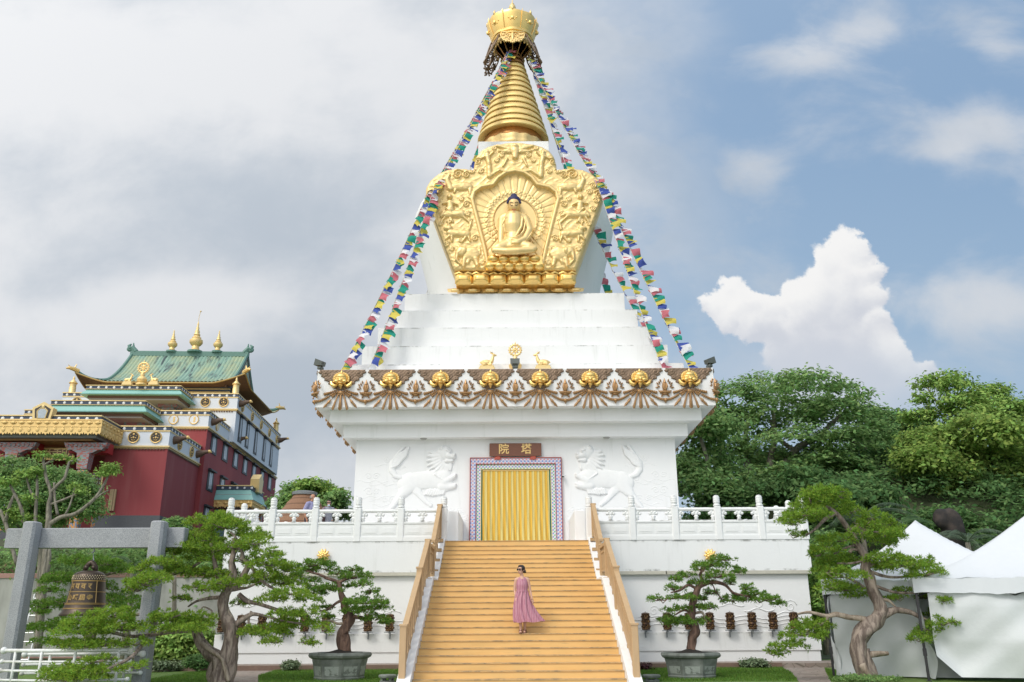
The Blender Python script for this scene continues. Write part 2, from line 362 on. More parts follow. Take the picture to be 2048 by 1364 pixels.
# ---------------------------------------------------------------- the great stupa (axis at x=0, y=CY)
CY=38.65; FL=3.93
stupa=thing('stupa','tall white stupa with golden spire, gilded plaque and bronze hung frieze','stupa',(0,CY,FL))
def sub(name,mb,m,parent=stupa,smooth=False): return mb.build(name,m,parent,smooth)
WH=6.16                                            # half width of the cube
b=MB(); b.ring(WH,FL-.3,8.09,CY); base=sub('base_block',b,WHITE)
b=MB(); b.ring(6.60,8.09,8.585,CY); b.ring(7.07,8.588,9.06,CY); b.ring(6.66,8.572,8.60,CY); sub('cornice',b,WHITE)
FH=7.53; FZ0,FZ1=9.06,10.53
b=MB(); b.ring(FH,FZ0+.004,FZ1,CY); frieze=sub('frieze_band',b,WHITE)
zz=FZ1
for hw,zt in ((6.62,11.0),(6.13,11.914),(5.617,12.874),(5.147,13.804),(4.694,14.727)):
    b=MB(); b.ring(hw,zz-.3,zt,CY); sub('tier',b,WTIER); zz=zt
prof=[(3.72,14.6),(3.82,15.0),(4.0,15.8),(4.22,16.8),(4.45,17.7),(4.68,18.6),(4.86,19.3),(4.96,19.8),(4.93,20.25),(4.78,20.65),(4.45,21.1),(4.0,21.45),(3.4,21.75),(2.7,21.95),(1.9,22.05),(0.01,22.08)]
b=MB(); b.lathe(prof,(0,CY,0),72); sub('dome',b,WHITE,smooth=True)
b=MB(); b.ring(1.74,21.9,23.98,CY); sub('harmika',b,WHITE)
# spire
zr=[float(at(1030,y/4.133,CY)[2]) for y in (1176,1128,1076,1016,962,906,852,800,749,700,653,607,562,518,478,442)]
spire=MB(); spire.lathe([(1.45,23.9),(1.55,24.1),(1.25,24.4),(1.6,24.6),(.30,30.4),(.2,31.2),(.2,32.)],(0,CY,0),40); spire=sub('spire',spire,COPPER,smooth=30)
b=MB(); b.lathe([(1.5,23.96),(1.62,24.02),(1.66,24.2),(1.6,24.36),(1.7,24.5),(1.6,24.62)],(0,CY,0),64,16,.025); sub('lotus_collar',b,GOLD,spire,True)
def rad(z): return 1.79-.263*(z-25.05)
for k in range(len(zr)-1):
    z0,z1=zr[k],zr[k+1]; h=z1-z0; r0=rad(z0); r1=rad(z1)
    b=MB(); b.lathe([(r0-.18,z0+.025),(r0+.02,z0+.0),(r0+.042,z0+.03),(r0+.036,z0+.10),(r1-.0,z1-.05),(r1-.03,z1-.03),(r1-.18,z1-.01)],(0,CY,0),56); sub('spire_ring',b,COPPER if k>11 else SPIREG,spire,35)  # topmost rings in darker copper: the parasol's shade put into their colour
# parasol
par=MB(); par.lathe([(.90,30.72),(.98,30.70),(1.04,30.80),(1.03,31.05),(.9,31.1),(.9,30.72)],(0,CY,0),48); par=sub('parasol',par,GOLD,smooth=40)
b=MB(); b.lathe([(1.02,30.98),(1.08,31.0),(1.10,31.08),(1.06,31.12),(1.13,31.16),(1.15,31.29),(1.11,31.32),(1.19,31.5),(1.28,31.76),(1.355,32.05),(1.385,32.2),(1.37,32.25),(1.30,32.2),(1.0,31.95)],(0,CY,0),64,8,.016)
for k in range(8):                                   # leaf panels with relief bosses on the crown basket
    a=2*PI*k/8+PI/8
    b.tube([(math.cos(a)*r,CY+math.sin(a)*r,z) for r,z in ((1.12,31.33),(1.21,31.5),(1.30,31.76),(1.37,32.02),(1.40,32.15),(1.41,32.25),(1.39,32.36))],[.012,.02,.022,.022,.02,.02,.008],6)
    a+=PI/8; b.ball((math.cos(a)*1.33,CY+math.sin(a)*1.25,31.78),(.10,.10,.12),8,6)
    for q in (-.16,.16,-.08,.08): b.ball((math.cos(a+q)*(1.27+.3*(abs(q)-.12)),CY+math.sin(a+q)*(1.27+.3*(abs(q)-.12)),31.74+(abs(q)-.12)*1.2),.055,6,5)
for k in range(60): a=2*PI*k/60; b.ball((math.cos(a)*1.135,CY+math.sin(a)*1.135,31.28),.03,6,4); b.ball((math.cos(a+.05)*1.105,CY+math.sin(a+.05)*1.105,31.08),.025,6,4)
sub('crown_basket',b,GOLDB,par,35)
for k in range(8):
    a=2*PI*k/8; b=MB(); b.tube([(math.cos(a)*1.36,CY+math.sin(a)*1.36,32.2),(math.cos(a)*1.37,CY+math.sin(a)*1.37,32.36),(math.cos(a)*1.34,CY+math.sin(a)*1.34,32.52)],[.07,.06,.01],6)
    sub('crown_tip',b,GOLD,par,True)
b=MB(); b.lathe([(1.12,32.05),(.9,32.32),(.68,32.62),(.52,32.88),(.42,33.02),(.28,33.16),(.13,33.24),(.15,33.32),(.19,33.44),(.16,33.56),(.09,33.62),(.10,33.68),(.03,33.78),(.012,34.4)],(0,CY,0),32); sub('finial',b,GOLD,par,40)
def lappet(a,L,zt):
    """a hanging openwork tongue flaring outwards: rim, scrolls and little bells"""
    m=MB(); ca,sa=math.cos(a),math.sin(a)
    def pt(s,t,o=0.):                                # s across, t down
        r=1.0+.30*t*L+.10*t*t*L+o; w=s*.95; return (ca*r-sa*w,CY+sa*r+ca*w,zt-L*t)
    out=[(-.62,0.),(-.66,.3),(-.62,.55),(-.50,.8),(-.36,.92),(-.22,.90),(-.1,1.0),(0,1.06),(.1,1.0),(.22,.90),(.36,.92),(.50,.8),(.62,.55),(.66,.3),(.62,0.)]
    m.tube([pt(s,t) for s,t in out],.04,5); m.tube([pt(s,t) for s,t in ((-.62,.02),(-.3,-.02),(0,-.03),(.3,-.02),(.62,.02))],.05,5)
    for sg in (-1,1):
        for cx,cz,r,f in ((.30,.30,.24,1),(.30,.66,.18,-1),(.08,.84,.10,1),(.52,.2,.1,-1),(.50,.55,.1,1)):
            m.tube([pt(sg*x,z) for x,z in spiral(cx,cz,r,1.6,.5,f,16)],.036,4)
    m.tube([pt(0,t) for t in (0,.3,.6,.95)],[.07,.1,.08,.03],6)
    for s,t in out[2:-2]: m.ball(pt(s,t+.07),.055,7,5)
    return m
def panel_lappet(a,L,zt):
    m=lappet(a,L,zt); ca,sa=math.cos(a),math.sin(a)
    m.grid(lambda u,v:(lambda s,t:(ca*(.975+.3*t*L+.1*t*t*L)-sa*s,CY+sa*(.975+.3*t*L+.1*t*t*L)+ca*s,zt-L*t))((u-.5)*1.2*(1-.55*v**2.5),v),10,8); return m
for a in (-PI/2,PI/2): sub('front_lappet',panel_lappet(a,.85,31.06),GOLD,par,True)
for a in (-.38,.38,PI-.38,PI+.38): sub('openwork_lappet',lappet(a,1.32,31.02),VALANCE,par,True)
b=MB()
for k in range(28):
    a=2*PI*k/28; b.ball((math.cos(a)*1.0,CY+math.sin(a)*1.0,30.56),.06,8,6); b.tube([(math.cos(a)*1.0,CY+math.sin(a)*1.0,30.56),(math.cos(a)*1.0,CY+math.sin(a)*1.0,30.72)],.012,4)
sub('bell_ring',b,GOLD,par,True)
for k in range(12):
    b=MB(); a=2*PI*k/12; b.tube([(math.cos(a)*.95,CY+math.sin(a)*.95,30.72),(math.cos(a)*.33,CY+math.sin(a)*.33,29.95)],.03,5); sub('brace',b,COPPER,par)
b=MB(); b.lathe([(.3,31.0),(.92,31.02),(.92,31.06),(.3,31.06)],(0,CY,0),32); sub('parasol_floor',b,VALANCE,par)
# ------- frieze ornaments (built once, copied round three sides)
def unit_valance():
    poly=lambda z: .93*(1-np.clip((-z)/.92,0,1)**1.45)
    def ex(X,Z,H):
        edge=poly(Z)+.045*np.sin(Z*42); inside=(np.abs(X)<edge-.02)&(Z<-.005)&(Z>-.80)
        swirl=np.zeros_like(X)
        for cx,cz,r in ((.30,-.30,.15),(.62,-.16,.15),(.55,-.42,.11),(.80,-.10,.1),(.14,-.62,.1),(.36,-.56,.09)):
            for sg in (-1,1):
                d=np.hypot(X-sg*cx,Z-cz); a=np.arctan2(Z-cz,(X-sg*cx)*sg); sp=np.sin(d/r*11-a); w=np.clip(1.15-d/r,0,1); swirl=np.maximum(swirl,w*(.5+.5*sp))
        rim=np.clip((edge-np.abs(X))/.1,0,1); n=.5+.5*np.sin(X*47)*np.sin(Z*53+X*9)
        return np.where(inside,.02+.05*swirl+.016*n+.02*(1-rim),0)
    return relief('scroll_valance',[],-.94,.94,-.86,0,.022,VALANCE,frieze,(0,0,0),extra=ex)
def loc_mb(fn): m=MB(); fn(m); return m
def f_mask(m):
    m.ball((0,-.14,-.42),(.24,.17,.22),14,9); m.ball((0,-.20,-.33),(.19,.13,.12),12,7)
    for k in range(13):
        a=PI*(-.12+1.24*k/12); m.ball((math.cos(a)*.27,-.10,-.40+math.sin(a)*.22),(.065,.07,.065),7,5)
    m.tube([(0,-.12,-.17),(0,-.12,-.06)],[.07,.01],7)
    for s in (-1,1):
        m.ball((s*.10,-.27,-.42),(.05,.05,.035),8,5); m.ball((s*.15,-.24,-.52),(.09,.08,.07),8,6)
        m.tube([(s*.14,-.10,-.62),(s*.24,-.13,-.68),(s*.34,-.12,-.62),(s*.39,-.10,-.50)],[.05,.075,.075,.04],8)
    m.ball((0,-.30,-.50),(.06,.07,.06),8,6); m.ball((0,-.25,-.585),(.11,.09,.035),10,5); m.ball((0,-.20,-.67),(.09,.09,.06),10,6); m.tube([(0,-.16,-.7),(0,-.13,-.80)],[.06,.015],7)
def f_garland(m,sides=(1,)):
    for s in sides:
        for p0,p1,n,r in (((.16,-.80),(.60,-.97),7,.034),((.10,-.86),(.30,-1.06),5,.028),((.14,-.84),(.36,-1.0),5,.028)):
            for k in range(n): t=k/(n-1); m.ball((s*(p0[0]+(p1[0]-p0[0])*t),-.05,p0[1]+(p1[1]-p0[1])*t-.02*math.sin(t*PI)),r*(1.0+.75*t),7,5)
        for k in range(8):                            # long swag, meets its neighbour under the lotus
            t=k/7; m.ball((s*(.46+.45*t),-.05,-1.07-.18*math.sin(t*PI/2)),.045+.010*t,7,5)
        m.tube([(s*.2,-.02,-.85),(s*.46,-.02,-1.07)],.008,4); m.tube([(s*.16,-.02,-.9),(s*.36,-.02,-1.2)],.008,4)
        m.tube([(s*.36,-.05,-1.18),(s*.42,-.06,-1.26),(s*.44,-.06,-1.29),(s*.48,-.06,-1.33),(s*.56,-.06,-1.43),(s*.64,-.05,-1.52)],[.02,.05,.06,.035,.05,.006],8)
def f_strap(m):
    for x0,x1,w in ((-.10,-.27,.042),(0.,0.,.06),(.10,.27,.042)):
        m.tube([(x0,-.05,-.98),((x0+x1)/2,-.06,-1.25),(x1,-.06,-1.55),(x1,-.06,-1.60)],[w*.7,w*.8,w*1.25,w*.3],6,.7)
    m.ball((0,-.05,-.92),(.12,.06,.09),10,6)
    for k in range(9): m.ball((-.12+.03*k,-.08,-.90-.05*(k%3)),.032,6,5)
def f_lotus(m):
    m.ball((0,-.04,-.74),(.10,.05,.22),10,7); m.tube([(0,-.05,-.6),(0,-.05,-.42)],[.06,.01],7)
    for s in (-1,0,1):
        m.tube([(s*.02,-.08,-.88),(s*.07,-.10,-.76),(s*.06,-.09,-.64)],[.03,.045,.03],7)
    for k in range(7): a=k/6*PI; m.ball((math.cos(a)*.16,-.06-.03*math.sin(a),-.96),(.06,.06,.055),7,5)
    m.ball((0,-.04,-1.02),(.14,.07,.05),10,6)
    for s in (-1,1):
        for x,z,a in ((.20,-.92,.3),(.24,-.72,.6),(.27,-.62,.9),(.20,-.58,1.2),(.30,-.78,.2),(.15,-.5,1.3),(.12,-1.1,-.8)):
            m.tube([(s*(x-.07*math.cos(a)),-.03,z-.07*math.sin(a)),(s*x,-.045,z),(s*(x+.06*math.cos(a)),-.03,z+.06*math.sin(a))],[.012,.035,.006],5)
    m.ball((0,-.06,-1.27),.078,9,6); m.tube([(0,-.05,-1.32),(0,-.05,-1.40)],[.035,.008],6)
protoV=unit_valance()
protos=[]
for nm,fn,mt in (('lion_mask',f_mask,GOLDB),('bead_garland',f_garland,BRONZE),('bead_garland',lambda m:f_garland(m,(-1,)),BRONZE),('strap_tassel',f_strap,BRONZE),('lotus_ornament',f_lotus,BRONZE)):
    protos.append(loc_mb(fn).build(nm,mt,frieze,40,local=True))
protos[0:0]=[protoV]
for v in protoV.data.vertices: v.co+=Vector(ORG[frieze.name])
UX=1.883
first=True; oz=FZ1-FL
def put(p,x,y,rz):
    o=p.copy(); COL.objects.link(o); o.parent=frieze; o.location=(x,y,oz); o.rotation_euler=(0,0,rz); return o
for side,rz in ((0,0.),(1,PI/2),(2,-PI/2)):
    c,s=math.cos(rz),math.sin(rz)
    for k in range(8):
        x=(k-3.5)*UX
        for p in protos[:5]:
            X,Yq=x,-FH-.003; put(p,c*X-s*Yq,s*X+c*Yq,rz)
    for k in range(9):
        x=(k-4)*UX
        if abs(x)>FH-.1 and side: continue
        X,Yq=max(-FH,min(FH,x)),-FH-.003; put(protos[5],c*X-s*Yq,s*X+c*Yq,rz if abs(x)<FH-.1 else math.copysign(PI/4,x))
for p in protos: bpy.data.objects.remove(p)
b=MB()                                               # soffit lamps and the little white studs
for x in (-5.4,-2.6,.0,2.6,5.4): b.lathe([(.05,0),(.05,-.05),(.02,-.06)],(x,CY-7.3,9.065),10)
sub('soffit_stud',b,WHITE)
for x in (-3.55,3.5):
    b=MB(); b.lathe([(.13,.03),(.14,-.02),(.10,-.05),(.05,-.06)],(x,CY-6.38,8.10),14); sub('soffit_lamp',b,mat('lamp_grey',(.35,.35,.33),.5))
# ------- white lion reliefs and clouds beside the door
YW=CY-WH
def lion_prims():
    k=.00745; P=[]
    def c(x0,y0,r0,x1,y1,r1,h): P.append(('c',(x0-580)*k,(700-y0)*k,r0*k,(x1-580)*k,(700-y1)*k,r1*k,h*.5))
    def st(L,h=.2):                                  # wavy strand
        for (x0,y0,r0),(x1,y1,r1) in zip(L[:-1],L[1:]): c(x0,y0,r0,x1,y1,r1,h)
    c(660,712,54,600,716,48,.17); c(600,716,48,520,724,44,.15); c(512,728,50,495,735,46,.17); c(682,705,46,690,735,44,.21)
    c(686,575,37,692,580,36,.25); c(706,592,20,732,598,15,.32); c(700,620,13,727,620,9,.27); c(738,589,9,736,591,8,.36); c(700,566,9,716,572,6,.34); c(668,560,10,676,548,7,.28); c(714,578,5,712,578,5,.40)
    for q,(x,y,dx,dy) in enumerate(((668,590,-72,6),(664,602,-68,20),(666,614,-66,32),(668,626,-56,40),(676,636,-44,48),(684,642,-28,50),(694,646,-12,48),(704,644,0,40),(716,636,4,34),(664,580,-58,-6),(672,606,-50,14),(680,626,-40,34))):
        st([(x,y,15),(x+dx*.5,y+dy*.45+4,12),(x+dx*.8,y+dy*.8-2,8),(x+dx,y+dy,3)],.17-.006*q)
    st([(690,725,26),(718,712,17),(738,700,14),(744,692,9)],.24); st([(676,748,27),(712,752,20),(738,750,15),(744,742,9)],.21)
    for i in range(8): st([(606+12*i,772-3*(i%2),9),(600+12*i,788,8),(590+12*i,801-abs(i-3)*3,3)],.13)
    st([(508,742,46),(484,776,30),(468,796,20)],.18); st([(468,796,20),(446,826,16),(428,852,14),(418,862,9)],.16); st([(535,752,30),(566,792,18),(596,826,13),(622,846,11)],.11)
    st([(462,704,13),(436,694,15),(418,668,17),(420,636,19),(444,606,20),(474,582,16),(490,552,4)],.15)
    for i in range(6): st([(418+i*7,652-i*13,11),(446+i*7,640-i*14,9),(470+i*6,610-i*12,7),(494+i*2,590-i*9,3)],.19); st([(416+i*8,640-i*14,9),(424+i*8,610-i*12,7),(446+i*8,580-i*7,3)],.17)
    for i in range(4): st([(640+12*i,690+8*i,8),(652+10*i,700+6*i,6)],.24)
    return P
def cloud_prims(seed,n=5,w=1.7,h=1.9):
    r=random.Random(seed); P=[]
    for i in range(n):
        cx=r.uniform(-w/2,w/2); cz=r.uniform(-h/2,h/2)
        for f in (-1,1): P.append(('l',spiral(cx+f*.15,cz,.15*r.uniform(.7,1.2),1.4,.3,f,14),.02,.018))
        L=[(cx-.6+.12*k,cz-.2+.05*math.sin(k*1.3+i)) for k in range(11)]; P.append(('l',L,.02,.016))
        P.append(('l',[(x+.25,z-.12) for x,z in L[2:9]],.018,.014))
    return P
lc=at(846.6,953.4,YW)
for fl in (1,-1):
    relief('lion_relief',lion_prims(),-1.35,1.35,-1.35,1.35,.018,WHITER,stupa,(fl*lc[0],YW+.004,lc[2]),flip=fl)
    relief('cloud_relief',cloud_prims(3),-1.5,1.5,-1.6,1.5,.02,WHITER,stupa,(-fl*5.05,YW+.004,6.6),flip=fl,mask=lambda X,Z:np.abs(X)<1.05)
    relief('cloud_relief',cloud_prims(9,4,.8,.5),-.9,.9,-.6,.6,.02,WHITER,stupa,(-fl*2.35,YW+.004,5.3),flip=fl,mask=lambda X,Z:np.abs(X)<.55)
# ------- doorway with painted frame
d0=at(942,918,YW); d1=at(1121,918,YW); DW=(d1[0]-d0[0])/2; DX=(d0[0]+d1[0])/2; DZ=d0[2]; 
def tile_fn(ca,cb,cc,sc,bg):
    def fn(n,tc,geo):
        x,y,z=n.sep(tc.outputs['Object']); 
        w1=n.m('SINE',(x+z)*sc); w2=n.m('SINE',(x-z)*sc); k=w1*w2
        w3=n.m('SINE',x*(sc*1.9)+.6)*n.m('SINE',z*(sc*1.9)+1.1)
        c=n.mix(n.ss(k,.30,.55),bg,ca); c=n.mix(n.ss(k,-.30,-.55),c,cb); c=n.mix(n.ss(w3,.45,.7),c,cc); return c
    return fn
FR1=mat('painted_scroll_border_violet',(.5,.4,.6),.45,fn=tile_fn((.17,.22,.50,1),(.60,.24,.26,1),(.34,.40,.62,1),23.,(.60,.60,.66,1)))
FR2=mat('painted_scroll_border_green',(.7,.75,.7),.45,fn=tile_fn((.07,.40,.28,1),(.16,.26,.58,1),(.70,.36,.32,1),25.,(.68,.72,.68,1)))
RED1=mat('red_lacquer',(.32,.06,.045),.45,var=.2); GREEN1=mat('dark_green_trim',(.03,.16,.10),.5); DARK=mat('dark_gap',(.02,.018,.016),.8)
dz0=FL+.0
def frame(b,w0,w1,zt0,zt1,y0,y1):
    b.box(DX-w0,DX-w1,y0,y1,dz0,zt0); b.box(DX+w1,DX+w0,y0,y1,dz0,zt0); b.box(DX-w1,DX+w1,y0,y1,zt1,zt0)
door=MB(); frame(door,DW,DW-.19,DZ,DZ-.20,YW-.10,YW+.1); door=sub('door_frame',door,FR1)
b=MB(); frame(b,DW+.035,DW+.002,DZ+.035,DZ+.002,YW-.12,YW+.1); frame(b,DW-.192,DW-.215,DZ-.202,DZ-.225,YW-.09,YW+.1); sub('frame_trim',b,RED1,door)
b=MB(); frame(b,DW-.218,DW-.375,DZ-.228,DZ-.39,YW-.05,YW+.1); sub('inner_frame',b,FR2,door)
b=MB(); frame(b,DW-.377,DW-.40,DZ-.392,DZ-.415,YW-.06,YW+.1); sub('frame_bead',b,PALEGOLD,door)
b=MB(); frame(b,DW-.402,DW-.45,DZ-.417,DZ-.43,YW-.02,YW+.1); sub('jamb',b,GREEN1,door)
b=MB(); b.box(DX-DW+.44,DX+DW-.44,YW-.004,YW+.02,dz0,DZ-.43); sub('door_opening',b,DARK,door)
def cur_fn(n,tc,geo):
    x,y,z=n.sep(tc.outputs['Object']); w=n.m('SINE',x*31.5); c=n.mix(n.ss(w,-.1,.35),(.80,.47,.05,1),(.76,.64,.24,1))
    return n.mix(n.ss(n.m('SINE',x*63.+.4),.86,.96)*.6,c,(.30,.16,.02,1))
CUR=mat('yellow_bead_curtain',(.7,.45,.05),.5,fn=cur_fn)
cw=DW-.455
cur=thing('bead_curtain','yellow striped curtain hanging across the stupa doorway','curtain',(DX,YW-.03,dz0))
b=MB(); NS=78
for k in range(NS):
    x0=DX-cw+2*cw*k/NS; x1=x0+2*cw/NS*.93; dy=.008*math.sin(k*.8)+.006*math.sin(k*2.3); zb=dz0+.02+.05*abs(math.sin(k*1.7)); zt=DZ-.47
    b.grid(lambda u,v:(x0+(x1-x0)*u+.012*math.sin(v*9+k)*(1-v),YW-.045+dy-.006*math.sin(u*PI)+.008*(1-v)*math.sin(k),zb+(zt-zb)*v),3,8)
b.build('curtain_strand',CUR,cur)
b=MB(); b.tube([(DX-cw,YW-.06,DZ-.462),(DX+cw,YW-.06,DZ-.462)],.02,6); b.build('curtain_rod',GOLDP,cur)
# ------- sign board 塔院
s0=at(979,887,YW-.12); s1=at(1083,912,YW-.12)
SIGNW=mat('dark_varnished_board',(.17,.06,.03),.4,var=.35,vscale=2.,stretch=(1,1,6)); 
sign=thing('sign_board','brown wooden sign board with two gold characters above the door curtain','sign',((s0[0]+s1[0])/2,YW,s1[2]))
b=MB(); b.bbox(s0[0],s1[0],YW-.16,YW-.09,s1[2],s0[2],.012); sg=b.build('board',SIGNW,sign)
b=MB(); mx=(s0[0]+s1[0])/2; mz=(s0[2]+s1[2])/2
hwid=(s1[0]-s0[0])/2

for ch,q in (('院',-.45),('塔',.42)): b=MB(); text_into(b,ch,.42,(mx+hwid*q,YW-.163,mz),.008,.006); b.build('character',GOLDP,sg)
for q in (-.68,.68):
    b=MB(); b.bbox(mx+q-.11,mx+q+.11,YW-.15,YW-.001,s1[2]-.13,s1[2]-.002,.02); b.build('bracket',mat('red_bracket',(.42,.08,.05),.5,var=.3),sign)
# ------- security camera
sc=at(1126,953,YW); c=thing('security_camera','small white bullet camera fixed to the wall right of the door','camera',(sc[0],YW,sc[2]))
b=MB(); b.tube([(sc[0],YW,sc[2]),(sc[0],YW-.12,sc[2]-.01)],.03,8); b.build('bracket',WHITE,c)
b=MB(); b.tube([(sc[0]+.04,YW-.10,sc[2]),(sc[0]-.02,YW-.26,sc[2]-.04)],.05,10); h=b.build('housing',WHITE,c,True)
b=MB(); b.tube([(sc[0]-.02,YW-.262,sc[2]-.04),(sc[0]-.024,YW-.272,sc[2]-.043)],.04,10); b.build('lens',DARK,h)
# ---------------------------------------------------------------- gilded plaque with the seated buddha on the dome's front
YP=33.72
def cq(x,y,Y=YP): p=at(820+x/4.133,270+y/4.133,Y); return (p[0],p[2])
CXq=869.
pl_org=(0,CY,FL)
half=[(1372,1140),(1410,1040),(1470,880),(1540,690),(1606,510),(1600,455),(1565,395),(1500,343),(1430,310),(1345,297),(1270,300),(1214,314),(1206,262),(1188,200),(1150,152),(1090,118),(1000,98),(930,86),(869,82)]
outl=half+[(2*CXq-x,y) for x,y in half[-2::-1]]
nh=[(1082,1140),(1120,960),(1175,740),(1222,560),(1208,500),(1150,456),(1052,436),(1010,382),(945,338),(869,322)]
nich=nh+[(2*CXq-x,y) for x,y in nh[-2::-1]]
OUT=np.array([cq(*p) for p in outl]); NI=np.array([cq(*p) for p in nich])
def inside(poly,X,Z):
    r=np.zeros(X.shape,bool); n=len(poly)
    for i in range(n):
        x0,z0=poly[i]; x1,z1=poly[(i+1)%n]
        c=((z0>Z)!=(z1>Z))&(X<(x1-x0)*(Z-z0)/(z1-z0+1e-12)+x0); r^=c
    return r
def dist(poly,X,Z):
    D=np.full(X.shape,9.); n=len(poly)
    for i in range(n):
        x0,z0=poly[i]; x1,z1=poly[(i+1)%n]; dx,dz=x1-x0,z1-z0; t=np.clip(((X-x0)*dx+(Z-z0)*dz)/(dx*dx+dz*dz+1e-12),0,1)
        D=np.minimum(D,np.hypot(X-x0-t*dx,Z-z0-t*dz))
    return D
def P2(kind,*a):
    """primitives written in crop pixels -> metres; mirrored copies too"""
    k=cq(CXq+100,700)[0]-cq(CXq,700)[0]; k/=100; out=[]
    for f in (1,-1):
        m=lambda x: x if f==1 else 2*CXq-x
        if kind=='c': x0,y0,r0,x1,y1,r1,h=a; out.append(('c',*cq(m(x0),y0),r0*k,*cq(m(x1),y1),r1*k,h))
        elif kind=='e': x,y,rx,ry,h=a; out.append(('e',*cq(m(x),y),rx*k,ry*k,0.,h))
        elif kind=='s':
            x,y,r,h=a; c=cq(m(x),y); out.append(('l',spiral(c[0],c[1],r*k,1.7,.6,f,12),.03,h))
    return out
PR=[]
def pc(*a): PR.extend(P2('c',*a))
def pe(*a): PR.extend(P2('e',*a))
def ps(*a): PR.extend(P2('s',*a))
# elephants
pe(505,1005,82,62,.22); pe(425,990,44,48,.27); pc(400,1000,22,388,1060,12,.26); pc(388,1060,12,420,1095,9,.24); pe(452,985,28,38,.3)
pc(455,1050,22,445,1108,17,.2); pc(545,1050,24,560,1105,17,.2); pc(490,1050,20,480,1080,15,.14); pc(575,960,10,585,1010,6,.14)
# leaping lions / goats
pc(340,835,34,470,845,34,.22); pc(325,800,30,300,800,18,.24); pc(330,780,9,320,760,5,.24); pc(330,860,16,300,890,9,.17); pc(350,860,16,350,905,9,.17); pc(470,860,16,440,905,9,.17); pc(480,850,16,500,905,9,.17); pc(490,810,12,505,760,14,.16)
# horses with riders
pc(300,685,32,425,680,38,.23); pc(290,670,24,265,700,15,.24); pc(430,690,16,490,745,8,.17); pc(300,700,14,265,745,8,.17); pc(330,700,14,360,750,8,.15); pc(440,660,12,495,700,6,.14)
pc(335,590,28,340,650,34,.27); pe(332,542,22,26,.28); pc(320,590,13,280,600,9,.24); pc(355,590,13,395,610,9,.24); pc(310,640,14,350,680,10,.26)
# scrolled makaras
pe(430,455,95,42,.23); pc(340,470,30,310,400,20,.22); pc(310,400,20,330,360,12,.2); pc(500,480,20,500,520,10,.18); pc(380,480,16,370,505,10,.17); ps(400,355,50,.16); ps(470,360,34,.16)
# naga women and the bird on top
pc(640,200,26,655,280,20,.25); pe(640,180,20,24,.25); pc(625,210,12,585,230,8,.2); pc(660,205,11,690,175,8,.2); pc(655,280,22,660,370,26,.22); pc(660,370,24,740,325,12,.2); pc(740,325,14,800,335,8,.18)
pc(869,150,40,869,215,28,.27); pe(869,130,30,30,.3); pc(830,150,26,720,120,16,.18); pc(820,170,22,740,165,12,.18); pc(800,230,16,770,290,8,.15)
for x,y,r in ((180,520,46),(230,450,30),(200,570,28),(260,500,26),(470,600,30),(480,680,26),(500,740,22),(540,880,30),(330,740,24),(560,250,38),(590,330,26),(720,240,24),(760,200,26),(520,330,28),(260,760,24),(310,930,26),(350,970,20),(430,900,22),(600,1080,22),(700,140,24),(560,160,20),(500,540,20),(430,560,22),(230,640,26)): ps(x,y,r,.15)
def ex(X,Z,H):
    ins=inside(OUT,X,Z); ni=inside(NI,X,Z); dn=dist(NI,X,Z); do=dist(OUT,X,Z)
    rip=.5+.5*np.sin(X*9+3*np.sin(Z*5)+2*np.sin(Z*11+X*3)); rip2=.5+.5*np.sin(Z*13+2.5*np.sin(X*6.+1))
    fin=(.5+.5*np.sin(X*17+4*np.sin(Z*9)+Z*6))*(.5+.5*np.sin(Z*21-X*8+3*np.sin(X*7)))
    base=.30+.02*rip*rip2+.020*fin**1.5
    base=np.where(ni,.14+.02*np.clip(dn*3,0,1),base*(1-.35*(H>.02))+H*.62+.10*(H>.02))
    c=cq(CXq,700); a=np.arctan2(Z-c[1],X-c[0]); r=np.hypot(X-c[0],Z-c[1])
    ray_=np.where(ni&(r>.95),.026*np.clip(np.cos(a*34)*2-1,0,1),0); base=base-ray_
    for rr,w,h in ((1.05,.05,.07),(1.36,.16,.06)):
        hh=np.hypot((X-c[0])/.92,(Z-c[1]+.1)/1.0); band=np.clip(1-np.abs(hh-rr)/w,0,1); base=np.where(ni,base+h*band*(1 if rr<1.3 else (.6+.4*np.sin(a*40)*np.sin(hh*40))),base)
    rim=np.clip(1-np.abs(dn-.02)/.075,0,1)**.5*(dn<.09); base=np.where(ins&(rim>0),np.maximum(base,.30+.10*rim),base)
    edge=np.clip(do/.12,0,1); base=base*(.55+.45*np.sqrt(edge))
    return np.where(ins,base,0)
x0,z0=OUT.min(0); x1,z1=OUT.max(0)
plaque=relief('gilded_plaque',PR,x0-.05,x1+.05,z0-.0,z1+.05,.024,GOLD,stupa,(0,YP,0),extra=ex)
b=MB(); b.prism([tuple(p) for p in OUT],YP-.04,YP+1.3,'y'); o=b.build('plaque_back',GOLD,plaque)
def petal(m,x,y,z,hx,hz,d):
    m.grid(lambda u,v:(x+(2*u-1)*hx,y-d*math.sqrt(max(0,1-abs(2*u-1)**4))*math.sqrt(max(0,1-abs(2*v-1)**3)),z+(2*v-1)*hz*(1-.18*abs(2*u-1)**3)),14,12)
